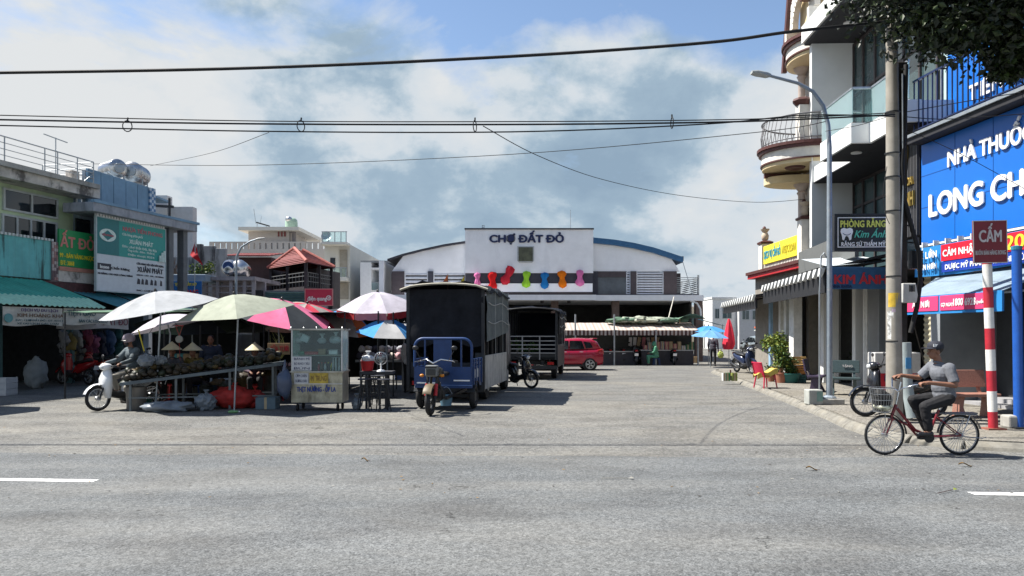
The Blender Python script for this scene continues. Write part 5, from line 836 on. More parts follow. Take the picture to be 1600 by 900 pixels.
# ------------------------------------------------------------------ trucks with tarpaulin bodies
def truck(label, near, rz, W_, Lg, H_, bed, tarp, sidecol, rails=False, flap=None):
    t = thing('tarpaulin_truck', label, 'truck', near, rz)                                 # local x across, y forward (away), tail at y = 0
    for y in (1.0, Lg + .9):
        for s_ in (-1, 1): b = MB(); b.lathe([(0, -.11), (.22, -.11), (.40, -.09), (.42, 0), (.40, .09), (.22, .11), (0, .11)], 20, Matrix.Translation((s_ * (W_ / 2 - .2), y, .42)) @ Matrix.Rotation(R(90), 4, 'Y')); w_ = b.build('wheel', black, t, smooth=40); MB().lathe([(0, -.125), (.2, -.12), (.2, .12), (0, .125)], 14, Matrix.Translation((s_ * (W_ / 2 - .2), y, .42)) @ Matrix.Rotation(R(90), 4, 'Y')).build('rim', galv, w_)
    b = MB(); [b.box(s_ * .4 - .06, s_ * .4 + .06, .1, Lg + 1.8, .55, .72) for s_ in (-1, 1)]; [b.box(-.5, .5, y, y + .1, .56, .7) for y in (.3, 1.4, 2.8)]; b.build('chassis', darkm, t)
    MB().box(-W_ / 2, W_ / 2, 0, Lg, bed, bed + .1).build('bed', darkm, t)
    k = max(2, round(Lg / .75)); 
    for s_ in (-1, 1):
        for i in range(k): MB().box(s_ * W_ / 2 - .02, s_ * W_ / 2 + .02, Lg * i / k + .008, Lg * (i + 1) / k - .008, bed - .28, bed + .56).build('side_board', sidecol if s_ > 0 else darkm, t, bevel=.008)
        b = MB(); [b.bar((s_ * (W_ / 2 - .06), Lg * i / k, bed), (s_ * (W_ / 2 - .06), Lg * i / k, H_ - .1), .05) for i in range(k + 1)]; b.build('stanchions', darkm, t)
        if s_ > 0:
            b = MB(); b.grid(lambda a, c: (W_ / 2 + .05 + .04 * noise.noise(Vector((a * 5, c * 4, 2))) + .02 * math.sin(a * 20) * (1 - c), Lg * a, H_ - .12 - (H_ - bed - (1.02 + .25 * a)) * c), 24, 10); b.build('side_sheet', tarp[1], t, smooth=180)
            b = MB()
            for f in (.28, .62): b.tube([(W_ / 2 + .1, Lg * i / 8, H_ - .12 - (H_ - bed - 1.0) * f - .05 * math.sin(i)) for i in range(9)], .012, 5)
            [b.tube([(W_ / 2 + .09, Lg * f, H_ - .1), (W_ / 2 + .1, Lg * f, bed + .5)], .008, 4) for f in (.3, .65, .95)]; b.build('ropes', mat('rope_pale', (.4, .4, .38), .8), t)
        else: MB().grid(lambda a, c: (-W_ / 2 - .04, Lg * a, H_ - .12 - (H_ - bed - .6) * c), 6, 6).build('side_sheet', tarp[0], t)
    b = MB(); b.grid(lambda a, c: ((a - .5) * (W_ + .22), -.25 + (Lg + .3) * c, H_ - .16 + .16 * math.sin(math.pi * a) ** .5 + .09 * noise.noise(Vector((a * 6, c * 5, 4))) - (.07 if a in (0, 1) else 0)), 16, 14, th=.03); b.build('roof_sheet', tarp[0], t, smooth=60)
    b = MB(); b.tube([((a / 8 - .5) * (W_ + .24), -.27, H_ - .2 + .15 * math.sin(math.pi * a / 8) ** .5) for a in range(9)], .03, 6); b.build('roof_edge', tarp[2], t, smooth=60)
    MB().grid(lambda a, c: ((a - .5) * W_, Lg - .02, bed + .1 + (H_ - bed - .25) * c), 6, 6).build('front_sheet', tarp[0], t)
    b = MB(); b.loft([(0, 0, 0, W_ / 2 - .08, .85, 5), (.15, 0, 0.02, W_ / 2 - .04, .92, 5), (1.2, 0, .02, W_ / 2 - .05, .92, 5), (1.6, 0, -.2, W_ / 2 - .1, .7, 5), (1.75, 0, -.25, W_ / 2 - .2, .55, 5)], 20, 5, Matrix.Translation((0, Lg + .1, 1.4)) @ Matrix.Rotation(R(90), 4, 'Z')); b.build('cab', mat('cab_dark', (.03, .035, .05), .4), t, smooth=50)
    MB().box(-W_ / 2, W_ / 2, -.05, .0, bed - .35, bed - .22).build('rear_bumper', darkm, t); [MB().box(s_ * (W_ / 2 - .25) - .12, s_ * (W_ / 2 - .25) + .12, -.07, -.05, bed - .18, bed - .08).build('tail_lamp', mat('lamp_red', (.35, .01, .01)), t) for s_ in (-1, 1)]
    return t
tblack = clothmat('tarp_black', (.018, .019, .023), .02, var=.3, scale=2, bump=.3, bscale=5); tgrey = clothmat('tarp_grey', (.14, .165, .17), .05, var=.12, scale=2, bump=.3, bscale=4); tnavy = clothmat('tarp_navy', (.012, .016, .028), .02, bump=.4, bscale=4); edge_b = mat('tarp_edge_beige', (.34, .32, .26), .8)
t1 = truck('tall truck with black tarpaulin cover and pale side boards behind the blue tricycle', (-1.66, 18.6, 0), R(-8), 1.98, 3.6, 3.02, .62, (tblack, tgrey, edge_b), mat('board_white', (.44, .44, .42), .7, stain=dict(col=(.12, .11, .1), scale=3, at=.5, amt=.6)))
MB().grid(lambda a, c: (-.97 + 1.94 * a, -.07 + .09 * noise.noise(Vector((a * 5, c * 3, 8))) + .02 * math.sin(a * 30) * c, 3.02 - .18 - (1.35 + .1 * math.sin(a * 9)) * c), 16, 10).build('rear_curtain', tblack, t1, smooth=180); MB().box(.75, 1.0, -.03, .02, .62, 1.25).build('tailboard', darkm, t1)
[MB().bar((x, -.05, .3), (x, -.05, 2.9), .08).build('rear_post', darkm, t1) for x in (-.96, .96)]; MB().box(-.98, .98, -.02, .02, .62, 1.0).build('tailboard', darkm, t1)
g = gnd(829, 594); t2 = truck('lower dark truck with railed back parked behind the tall tarpaulin truck', (g.x + .05, g.y + .2, 0), R(-8), 1.92, 3.4, 2.72, .75, (tnavy, tblack, darkm), darkm)
b = MB(); [b.bar((-.9, -.03, z), (.9, -.03, z), .035) for z in (1.0, 1.15, 1.3, 1.45, 1.62)]; [b.bar((x, -.03, .75), (x, -.03, 1.64), .04) for x in (-.9, -.35, .3, .9)]; b.build('tail_rails', mat('rail_pale', (.3, .3, .3), .5, .4), t2); MB().box(-.92, .92, 0, .03, .75, 1.0).build('tailboard', darkm, t2); [MB().bar((x, -.04, .75), (x, -.04, 2.5), .08).build('rear_post', darkm, t2) for x in (-.93, .93)]
t = thing('foliage_bundle', 'bundle of cut greenery loaded in the back of the dark truck', 'plant', t2.location + Vector((-.3, .9, .9))); foliage('foliage', [leafd, leaf], t, (0, 0, .3), (.5, .4, .35), 300, .14, 9)
for i, (u, v, m, nm) in enumerate(((697, 437, mat('flag_orange', (.75, .16, .03), .6), 'orange'), (723, 439, mat('flag_yellow', (.75, .55, .02), .6), 'yellow'))):
    p = at(u - 5, v + 4, 19.2); t = thing('pennant', f'small {nm} pennant on top of the tarpaulin truck', 'flag', p); MB().add([(0, 0, 0), (.14, .02, 0), (.12, 0, .2), (0, .01, 0), (.14, .03, 0), (.12, .01, .2)], [(0, 1, 2), (5, 4, 3), (0, 3, 4, 1), (1, 4, 5, 2), (2, 5, 3, 0)]).build('cloth', m, t); MB().bar((.13, 0, -.25), (.13, 0, .22), .012).build('stick', wood, t)
# ------------------------------------------------------------------ red hatchback, seen from its left, nose to the left
def hatchback(label, loc, rz, paint):
    t = thing('hatchback_car', label, 'car', loc, rz); Lh = 3.62; hw = .80; R0 = .29                                # local x forward
    b = MB(); prof = [(-1.78, .55, .2, .66), (-1.74, .60, .36, .76), (-1.6, .62, .42, .79), (-1.2, .60, .44, .80), (-.4, .58, .43, .80), (.4, .58, .43, .80), (.9, .57, .41, .80), (1.3, .54, .36, .78), (1.6, .50, .31, .73), (1.76, .46, .24, .62), (1.82, .44, .15, .5)]
    b.loft([(x, 0, z, w_, h_, 4.2) for x, z, h_, w_ in prof], 28); body = b.build('body', paint, t, smooth=50)
    b = MB(); b.loft([(-1.66, 0, .98, .60, .06, 4), (-1.5, 0, 1.12, .64, .24, 4), (-1.2, 0, 1.17, .66, .32, 4), (-.6, 0, 1.18, .67, .335, 4), (0, 0, 1.16, .66, .32, 4), (.35, 0, 1.10, .65, .25, 4), (.75, 0, 1.0, .66, .1, 4), (.98, 0, .94, .64, .03, 4)], 26); b.build('cabin', paint, t, smooth=50)
    for s_ in (-1, 1):
        y0, y1 = .716, .60
        def win(pts, nm):
            P_ = [(x, s_ * (y0 + .0 - (z - .95) * .12), z) for x, z in pts]; Q_ = [(x, y - s_ * .03, z) for x, y, z in P_]; n = len(P_)
            MB().add(P_ + Q_, [tuple(range(n)), tuple(range(2 * n - 1, n - 1, -1))] + [(i, (i + 1) % n, n + (i + 1) % n, n + i) for i in range(n)]).build(nm, dglass, t)
        win([(.72, .985), (.36, 1.28), (.1, 1.37), (-.12, 1.385), (-.12, .985)], 'side_window'); win([(-.2, .985), (-.2, 1.385), (-.75, 1.37), (-.88, 1.0)], 'side_window'); win([(-.96, 1.02), (-.84, 1.35), (-1.15, 1.29), (-1.28, 1.06)], 'quarter_window')
        MB().box(-.03, .03, s_ * .795, s_ * .82, .83, .86).build('door_handle', paint, t) if 0 else None
        for x in (-.72, .05): MB().box(x - .09, x + .09, min(s_ * .79, s_ * .825), max(s_ * .79, s_ * .825), .85, .885).build('door_handle', chrome, t, bevel=.01)
        for x in (-.16, .82, -.95): MB().box(x - .005, x + .005, min(s_ * .795, s_ * .803), max(s_ * .795, s_ * .803), .42, .92).build('door_seam', blackp, t)
        MB().box(-1.0, .9, min(s_ * .76, s_ * .815), max(s_ * .76, s_ * .815), .2, .28).build('sill', blackp, t)
        MB().ell((.62, s_ * .86, 1.0), (.06, .09, .06)).build('mirror', paint, t, smooth=180)
        for x in (-1.12, 1.17):
            MB().lathe([(.0, 0), (.345, 0), (.345, .02), (0, .02)], 24, Matrix.Translation((x, s_ * .785 - (.02 if s_ > 0 else 0), R0 + .02)) @ Matrix.Rotation(R(-90 * s_), 4, 'X')).build('wheel_arch', blackp, t)
            w_ = MB().lathe([(.0, -.09), (.18, -.09), (.27, -.085), (R0, -.05), (R0, .05), (.27, .085), (.2, .09), (.2, .05), (0, .05)], 26, Matrix.Translation((x, s_ * .75, R0)) @ Matrix.Rotation(R(-90 * s_), 4, 'X')).build('wheel', black, t, smooth=40)
            b = MB(); b.lathe([(.195, .06), (.21, .095), (.185, .095), (.18, .06)], 24, Matrix.Translation((x, s_ * .75, R0)) @ Matrix.Rotation(R(-90 * s_), 4, 'X'))
            for i in range(5):
                a = 2 * math.pi * i / 5; [b.bar((x + .03 * math.cos(a), s_ * .845, R0 + .03 * math.sin(a)), (x + .19 * math.cos(a + o_), s_ * .835, R0 + .19 * math.sin(a + o_)), .035, .02, up=(0, 1, 0)) for o_ in (-.16, .16)]
            b.build('alloy_rim', steel, w_)
        MB().loft([(-1.79, s_ * .56, .86, .1, .12), (-1.70, s_ * .64, .87, .1, .14), (-1.5, s_ * .72, .88, .05, .08)], 12, 2.5).build('tail_light', mat('lamp_red', (.35, .01, .01)), t, smooth=60); MB().loft([(1.74, s_ * .5, .66, .12, .06), (1.55, s_ * .64, .70, .1, .08), (1.3, s_ * .74, .74, .04, .04)], 12, 2.5).build('headlight', mat('lamp_lens', (.55, .57, .58)), t, smooth=60)
    MB().add([(-1.715, -.5, 1.0), (-1.715, .5, 1.0), (-1.52, .46, 1.32), (-1.52, -.46, 1.32), (-1.69, -.5, .99), (-1.69, .5, .99), (-1.5, .46, 1.31), (-1.5, -.46, 1.31)], [(0, 1, 2, 3), (7, 6, 5, 4), (0, 4, 5, 1), (2, 6, 7, 3), (1, 5, 6, 2), (3, 7, 4, 0)]).build('rear_window', dglass, t); MB().add([(1.0, -.56, .985), (1.0, .56, .985), (.40, .5, 1.34), (.40, -.5, 1.34)], [(0, 1, 2, 3)]).build('windscreen', dglass, t)
    MB().box(-1.5, -1.3, -.5, .5, 1.46, 1.5).build('roof_spoiler', paint, t, bevel=.015); MB().box(-1.83, -1.81, -.24, .24, .62, .74).build('licence_plate', lwhite, t); MB().box(-1.80, -1.6, -.7, .7, .3, .42).build('rear_bumper', blackp, t, bevel=.03)
    return t
hc = hatchback('cherry red hatchback parked beyond the trucks', gnd(876, 579) + Vector((.2, .75, 0)), math.pi + R(3), mat('car_red', (.36, .006, .03), .25, .2, var=.03, bump=0, coat=.8))
dup(hc, gnd(1185, 553) + Vector((0, .5, 0)), R(95), 'small silver-grey car far down the side street'); gc = bpy.data.objects[-1] if 0 else None
for o in [o for o in C.objects if o.get('label') == 'small silver-grey car far down the side street']:
    gm_ = mat('car_grey', (.25, .29, .30), .3, .4, bump=0, coat=.5)
    for ch in o.children:
        if ch.name.split('.')[0] in ('body', 'cabin', 'mirror', 'roof_spoiler'): ch.data = ch.data.copy(); ch.data.materials[0] = gm_

for i, (u, Y, rz, s_) in enumerate(((205, 24.5, 60, m1), (236, 25, 80, m1), (262, 24.6, 95, m3), (292, 25.2, 70, m1), (395, 25, 110, m2), (425, 25.2, 85, m1), (500, 24.6, 95, m1))):
    p = at(u, 0, Y); dup(s_, (p.x, Y, 0), R(rz), ['black', 'black', 'red', 'black', 'dark blue', 'black', 'black'][i] + ' moped parked in the shade behind the stalls, ' + ['first', 'second', 'third', 'fourth', 'fifth', 'sixth', 'seventh'][i] + ' from left', 'mopeds behind the stalls')
ORD = ['first', 'second', 'third', 'fourth', 'fifth', 'sixth', 'seventh', 'eighth', 'ninth', 'tenth', 'eleventh', 'twelfth']
# ------------------------------------------------------------------ market stalls: parasols
def parasol(label, u, v, Y, rad, drop, cols, tilt=(0, 0), n=8, rot=0, fringe=None, sag_=.06, pole=True, group='open market parasols', base=None, scal=.0, name='parasol'):
    ap = at(u, v, Y); TM = Matrix.Rotation(R(tilt[0]), 4, 'X') @ Matrix.Rotation(R(tilt[1]), 4, 'Y')
    axis = TM @ Vector((0, 0, -1)); k = ap.z / -axis.z; foot = Vector((ap.x, ap.y, 0)) if base is None else Vector(base)
    t = thing(name, label, 'parasol', foot, 0, group); M0 = Matrix.Translation(ap - foot) @ TM
    b = MB(); K = 6; sub = 4
    for g_ in range(n):
        b.mi = g_ % len(cols)
        a0, a1 = R(rot + 360 * g_ / n), R(rot + 360 * (g_ + 1) / n)
        def pt(f, c):
            a = a0 + (a1 - a0) * c; bow = math.sin(math.pi * c); chord = math.cos((a1 - a0) / 2) / math.cos((c - .5) * (a1 - a0)); r_ = rad * f * (chord + (1 - chord) * .12)
            z = -drop * (f ** 1.55) + sag_ * bow * f * (1 - f) * -2.2 + scal * bow * (f > .99)
            return (r_ * math.cos(a), r_ * math.sin(a), z + .012 * noise.noise(Vector((math.cos(a) * f * 3, math.sin(a) * f * 3, u * .1))))
        b.grid(lambda f, c: pt(max(f, .001), c), K, sub, M=M0)
    mats_ = [clothmat(*c_) if isinstance(c_, tuple) else c_ for c_ in cols]; b.build('canopy', mats_, t, smooth=25)
    if fringe:
        b = MB()
        for g_ in range(n):
            b.mi = g_ % len(fringe)
            a0, a1 = R(rot + 360 * g_ / n), R(rot + 360 * (g_ + 1) / n); p0 = Vector((rad * math.cos(a0), rad * math.sin(a0), -drop)); p1 = Vector((rad * math.cos(a1), rad * math.sin(a1), -drop))
            b.grid(lambda f, c: tuple(p0.lerp(p1, f) + Vector((0, 0, -.17 * c - .03 * abs(math.sin(f * 9.42)) * c)) + Vector((math.cos(a0), math.sin(a0), 0)) * .02 * math.sin(f * 20)), 9, 2, M=M0)
        b.build('valance', [clothmat(*c_) if isinstance(c_, tuple) else c_ for c_ in fringe], t, smooth=60)
    for g_ in range(n):
        a = R(rot + 360 * g_ / n); pts = [M0 @ Vector((rad * f * math.cos(a), rad * f * math.sin(a), -drop * f ** 1.55 - .015)) for f in (.03, .35, .7, 1.0)]; MB().tube(pts, .006, 4).build('rib', darkm, t)
    if pole: MB().tube([Vector((0, 0, 0)), M0 @ Vector((0, 0, -.5)), M0 @ Vector((0, 0, .06))], .02, 8).build('pole', galv, t, smooth=50); MB().lathe([(0, 0), (.035, 0), (.03, .05), (0, .08)], 8, M0).build('finial', blackp, t)
    return t
PW = clothmat('parasol_grey_white', (.36, .37, .38), .09); PL = clothmat('parasol_lilac', (.46, .43, .48), .09); PC = clothmat('parasol_cream', (.33, .35, .28), .09, bump=.25, bscale=4); PP = clothmat('parasol_pink', (.66, .16, .28), .09); PR = clothmat('parasol_red', (.5, .05, .08), .09); PT = clothmat('parasol_teal', (.04, .38, .38), .09); PB = clothmat('parasol_blue', (.06, .25, .55), .09); PO = clothmat('parasol_white', (.46, .46, .46), .09); PBE = clothmat('parasol_beige', (.5, .40, .30), .09); PK = clothmat('parasol_dark', (.035, .04, .045), .05)
parasol('large grey-white parasol tilted over the fruit stall at left', 243, 455, 16.8, 1.27, .42, [PW], (10, -9), 8, 22)
parasol('small lilac-white parasol under the large grey-white one', 258, 492, 18.6, .95, .30, [PL], (3, -14), 8, 10)
parasol('square cream parasol sagging beside the large grey-white one', 366, 460, 16.6, 1.26, .42, [PC], (10, -6), 4, 20, sag_=.02)
parasol('pink and dark striped parasol behind the square cream one', 440, 468, 19.5, 1.4, .45, [PP, PK], (10, 14), 8, 75)
parasol('red and grey parasol tilted low behind the food cart', 480, 474, 21.5, 1.5, .45, [PR, clothmat('parasol_stone', (.35, .33, .30), .2)], (10, 12), 8, 8)
parasol('small beige parasol between the cream and pink ones', 455, 496, 20.5, .75, .3, [PBE], (10, 0), 8, 5)
parasol('teal white and orange parasol left of the white fringed one', 540, 484, 22.5, 1.0, .62, [PT, PO, clothmat('parasol_orange', (.6, .16, .05), .3), PB], (10, 10), 8, 40)
parasol('white parasol with red valance left of the tarpaulin truck', 590, 456, 21., 1.16, .46, [PL], (10, 0), 8, 22, fringe=[clothmat('valance_red', (.58, .06, .07), .3), clothmat('valance_pink', (.66, .25, .28), .3)])
parasol('blue and white panelled parasol below the white fringed one', 606, 497, 20.2, .85, .42, [PO, PB], (10, 5), 6, 15)
parasol('plain white parasol half hidden by the truck', 632, 505, 23.5, .75, .35, [PO], (10, 4), 8, 15)
parasol('wide dark-lined parasol at the back of the left stalls', 300, 486, 21.5, 1.6, .42, [PK, clothmat('parasol_olive', (.10, .13, .09), .1)], (10, 3), 8, 12)
parasol('grey parasol at the back between the cream parasol and the cart', 410, 488, 24, 1.4, .45, [clothmat('parasol_dull', (.16, .17, .16), .1)], (10, -3), 8, 12)
# ------------------------------------------------------------------ generic small things
def noisy(c, r, amp, f, seed, n=16, m=10, flat=None):
    b = MB(); b.ell((0, 0, 0), r, n, m); out = []
    for p in b.v:
        k = 1 + amp * noise.noise(Vector(p) * f + Vector((seed, seed * 2, 0))) + amp * .5 * noise.noise(Vector(p) * f * 2.3 + Vector((seed, 0, seed))); q = Vector(p) * k + Vector(c)
        if flat is not None: q.z = max(q.z, flat)
        out.append(tuple(q))
    b.v = out; return b
def crate(label, loc, s, m, rz=0, slats=3, cat='crate', name='crate'):
    t = thing(name, label, cat, loc, rz); w, d, h_ = s; b = MB(); b.box(-w / 2, w / 2, -d / 2, d / 2, 0, .02); bo = b.build('base', m, t)
    for i in range(slats):
        z0 = .03 + (h_ - .03) * i / slats; z1 = z0 + (h_ - .03) / slats - .02; b = MB(); b.box(-w / 2, w / 2, -d / 2, -d / 2 + .015, z0, z1); b.box(-w / 2, w / 2, d / 2 - .015, d / 2, z0, z1); b.box(-w / 2, -w / 2 + .015, -d / 2 + .015, d / 2 - .015, z0, z1); b.box(w / 2 - .015, w / 2, -d / 2 + .015, d / 2 - .015, z0, z1); b.build('slat', m, t)
    b = MB(); [b.box(x - .012, x + .012, y - .012, y + .012, 0, h_) for x in (-w / 2 + .02, w / 2 - .02) for y in (-d / 2 + .02, d / 2 - .02)]; b.build('corner_post', m, t); return t
def carton(label, loc, s, m, rz=0, name='carton', cat='box'):
    t = thing(name, label, cat, loc, rz); w, d, h_ = s; MB().box(-w / 2, w / 2, -d / 2, d / 2, 0, h_).build('body', m, t, bevel=.008); MB().box(-.03, .03, -d / 2 - .002, d / 2 + .002, h_ * .0 + .004, h_ + .003).build('tape', mat('tape_tan', (.42, .33, .2), .4), t); MB().box(-w / 2 - .006, w / 2 + .006, -.004, .004, h_, h_ + .012).build('flap_seam', m, t); return t
bagm = glassmat('bag_plastic', (.30, .34, .38), .5, .3); bagb = mat('bag_dark', (.02, .025, .04), .35, bump=.3, bscale=8); bagbl = mat('bag_blue_grey', (.06, .08, .13), .35, bump=.3, bscale=8); sackr = mat('sack_red', (.36, .025, .02), .7, bump=.35, bscale=7, var=.2); cardb = mat('cardboard', (.34, .23, .13), .85, var=.1); foam = mat('foam_white', (.5, .51, .52), .8, var=.05)
def bag(label, loc, r, m, seed, cat='bag', name='plastic_bag', amp=.22, tie=True):
    t = thing(name, label, cat, loc); noisy((0, 0, r[2] * .9), r, amp, 3.2 / max(r), seed, 36, 22, flat=0).build('body', m, t, smooth=70)
    if tie: b = MB(); b.lathe([(.02, 0), (.03, .05), (.07, .1), (.05, .11), (.0, .06)], 8, Matrix.Translation((r[0] * .1, 0, r[2] * 1.8))); b.build('tied_neck', m, t)
    return t
def table(label, c, size, h_, m, slope=0, lm=None, rz=0, name='stall_table'):
    t = thing(name, label, 'table', (c[0], c[1], 0), rz); w, d = size; lm = lm or m
    zt = lambda x: h_ + slope * x
    MB().add([(-w / 2, -d / 2, zt(-w / 2)), (w / 2, -d / 2, zt(w / 2)), (w / 2, d / 2, zt(w / 2)), (-w / 2, d / 2, zt(-w / 2)), (-w / 2, -d / 2, zt(-w / 2) - .07), (w / 2, -d / 2, zt(w / 2) - .07), (w / 2, d / 2, zt(w / 2) - .07), (-w / 2, d / 2, zt(-w / 2) - .07)], [(0, 1, 2, 3), (7, 6, 5, 4), (0, 4, 5, 1), (1, 5, 6, 2), (2, 6, 7, 3), (3, 7, 4, 0)]).build('top', m, t)
    for x in (-w / 2 + .15, w / 2 - .15) if w < 2.2 else (-w / 2 + .2, -w / 6, w / 6, w / 2 - .2):
        for y in (-d / 2 + .08, d / 2 - .08): MB().box(x - .025, x + .025, y - .025, y + .025, 0, zt(x) - .07).build('leg', lm, t)
    b = MB(); [b.box(-w / 2 + .15, w / 2 - .15, y - .015, y + .015, .28, .31) for y in (-d / 2 + .08, d / 2 - .08)]; b.build('stretcher', lm, t); return t
# fruit stall
slate = mat('table_slate', (.10, .125, .14), .55, var=.2); legm = mat('leg_dull', (.13, .145, .15), .5, .4)
P0_ = at(181, 598, 16.4); P1_ = at(432, 566, 17.2); w = (P1_ - P0_).length; mid = (P0_ + P1_) / 2; sl = (P1_.z - P0_.z) / w
table('long grey sloping fruit display table in the front row', (mid.x, mid.y + .45), (w, 1.0), mid.z, slate, sl, legm, math.atan2(P1_.y - P0_.y, P1_.x - P0_.x))
rd = random.Random(3); fm = [mat('fruit_green', (.015, .022, .01), .5, var=.4), mat('fruit_brown', (.028, .02, .01), .6, var=.4), mat('fruit_dull', (.02, .02, .013), .6, var=.4), mat('fruit_ochre', (.07, .045, .01), .6)]
b = MB(); th_ = math.atan2(P1_.y - P0_.y, P1_.x - P0_.x)
for i in range(360):
    x = rd.uniform(-w / 2 + .05, w / 2 - .1); y = rd.uniform(-.42, .46); pile = .05 + .22 * max(0, 1 - (y / .5) ** 2) * (.5 + .5 * abs(math.sin(x * 2.1 + 1))); r_ = rd.uniform(.05, .09); b.mi = rd.choice([0, 0, 1, 1, 2, 2, 3]); z = mid.z + sl * x + pile * rd.uniform(.3, 1) + r_ * .4
    b.ell((0, 0, 0), (r_, r_, r_ * rd.uniform(1, 1.5)), 7, 5, Matrix.Translation((mid.x + x * math.cos(th_) - y * math.sin(th_), mid.y + .45 + x * math.sin(th_) + y * math.cos(th_), z)) @ Matrix.Rotation(rd.uniform(0, 3), 4, 'X') @ Matrix.Rotation(rd.uniform(0, 3), 4, 'Y'))
tag(b.build('fruit_heap', fm, None, smooth=60), 'heap of dark green and brown fruit on the long grey table', 'fruit', kind='stuff')
for i, (u, v, Y, r_, lb) in enumerate(((228, 566, 16.6, .17, 'clear plastic bag of fruit at the left end of the long table'), (250, 564, 16.9, .14, 'clear plastic bag of fruit second from the left end of the long table'))): p = at(u, v + 6, Y); bag(lb, p, (r_, r_, r_ * .8), bagm, i + 3, amp=.3, tie=False)
# under the table
g = gnd(268, 645); bag('crumpled blue-grey plastic sheeting on the ground under the fruit table, left', (g.x - .2, g.y + .3, 0), (.55, .3, .12), bagm, 11, amp=.4, tie=False, cat='plastic sheet', name='plastic_sheet'); g = gnd(318, 642); bag('clear crumpled plastic bag standing under the middle of the fruit table', (g.x, g.y + .1, 0), (.22, .2, .2), bagm, 14, amp=.3)
g = gnd(355, 640); bag('large red sack slumped under the fruit table', (g.x, g.y + .35, 0), (.52, .34, .27), sackr, 21, 'sack', 'sack'); g = gnd(385, 640); bag('smaller red sack leaning on the large one', (g.x, g.y + .5, 0), (.26, .24, .22), sackr, 25, 'sack', 'sack')
g = gnd(414, 640); carton('pale blue insulated box on the ground beside the red sack', (g.x, g.y + .2, 0), (.46, .34, .27), mat('box_blue', (.1, .15, .18), .6), name='cool_box')
g = gnd(228, 638); bk = thing('basin', 'green plastic basin on the ground below the fruit table', 'basin', (g.x - .1, g.y, 0)); MB().lathe([(0, 0), (.16, 0), (.22, .17), (.235, .18), (.21, .175), (.15, .02), (0, .02)], 18).build('bowl', mat('basin_green', (.03, .22, .16), .5), bk, smooth=40); MB().lathe([(.225, .175), (.245, .185), (.225, .195)], 18).build('rim', mat('basin_green', (.03, .22, .16)), bk)
g = gnd(206, 641); pt_ = thing('metal_drum', 'tall pale metal drum below the left end of the fruit table', 'drum', (g.x + .05, g.y + .1, 0)); MB().lathe([(0, 0), (.19, 0), (.2, .02), (.22, .5), (.225, .52), (.205, .52), (.2, .1), (0, .1)], 18).build('tub', mat('drum_beige', (.2, .185, .165), .5, .3), pt_, smooth=40); MB().tube(sag((-.2, 0, .5), (.2, 0, .5), -.14, 8), .008, 5).build('handle', galv, pt_)
g = gnd(310, 628); carton('grey cardboard carton with dark print in the shade behind the fruit table', (g.x, g.y + .5, 0), (.4, .35, .3), mat('carton_grey', (.3, .3, .29), .8))
g = gnd(367, 645); t = thing('litter_bottle', 'crushed green plastic bottle lying in front of the table leg', 'bottle', (g.x - .1, g.y - .1, .03)); MB().lathe([(0, 0), (.03, 0), (.032, .12), (.026, .14), (.03, .17), (.012, .21), (.012, .23), (0, .23)], 10, Matrix.Rotation(R(88), 4, 'Y')).build('body', mat('bottle_green', (.15, .3, .12), .3), t, smooth=50); MB().lathe([(0, .225), (.015, .225), (.015, .245), (0, .245)], 8, Matrix.Rotation(R(88), 4, 'Y')).build('cap', lwhite, t)
# red plastic chair
def plastic_chair(label, loc, rz, m, arms=True, s=1.):
    t = thing('plastic_chair', label, 'chair', loc, rz); sh = .42 * s; w = .24 * s
    MB().box(-w, w, -w, w, sh - .03, sh).build('seat', m, t, bevel=.015); MB().grid(lambda a, c: (-w + 2 * w * a, w - .01 + .1 * c + .04 * math.sin(a * 3.14), sh + .42 * s * c), 8, 6, th=.0).build('backrest', m, t, smooth=180)
    b = MB(); b.tube([(-w, w, sh), (-w, w + .1, sh + .42 * s), (w, w + .1, sh + .42 * s), (w, w, sh)], .018, 6); b.build('back_rim', m, t)
    for x in (-1, 1):
        for y in (-1, 1): MB().tube([(x * w * .85, y * w * .85, sh - .02), (x * w * 1.05, y * w * 1.1, 0)], [.024, .018], 6).build('leg', m, t)
        if arms: MB().tube([(x * w, w + .05, sh + .22), (x * (w + .03), 0, sh + .2), (x * w, -w * .8, sh + .18), (x * w, -w * .85, sh)], .018, 6).build('armrest', m, t)
    return t
g = gnd(414, 628); plastic_chair('red plastic armchair facing left between the fruit table and the food cart', (g.x + .05, g.y + .4, 0), R(-70), redp)
# hanging bag, egg tray sign table behind
t = thing('rubbish_bag', 'blue-grey rubbish bag hanging beside the food cart', 'bag', at(444, 622, 16.4)); noisy((0, 0, .32), (.17, .14, .32), .2, 7, 5, 16, 12).build('body', bagbl, t, smooth=60); MB().tube([(0, 0, .6), (.02, 0, .85)], [.05, .012], 8).build('tied_neck', bagbl, t)
table('dark trestle table with onions behind the food cart', (at(440, 560, 18.5).x, 18.7), (1.3, .8), .9, mat('table_dark', (.04, .04, .045), .7))
rd = random.Random(8); b = MB()
for i in range(60): b.ell((at(440, 560, 18.5).x + rd.uniform(-.6, .6), 18.7 + rd.uniform(-.35, .35), .93 + rd.uniform(0, .04)), rd.uniform(.025, .04), 7, 5); 
tag(b.build('onion_heap', mat('onion_pale', (.35, .22, .2), .5, var=.4, scale=20), None, smooth=60), 'scatter of small pale onions on the dark trestle table', 'vegetable', kind='stuff')
sgp = at(418, 554, 18.1); sign('price_board', 'cardboard price sign with red lettering on the dark trestle table', sgp, 0, .55, .28, cardb, [('SỮA TƯƠI', .55, .5, .45, .8, redl)], th=.01)
t = thing('grass_bundle', 'bundle of yellow-green lemongrass standing on the dark trestle table', 'plant', at(438, 560, 18.4)); b = MB(); rd = random.Random(2)
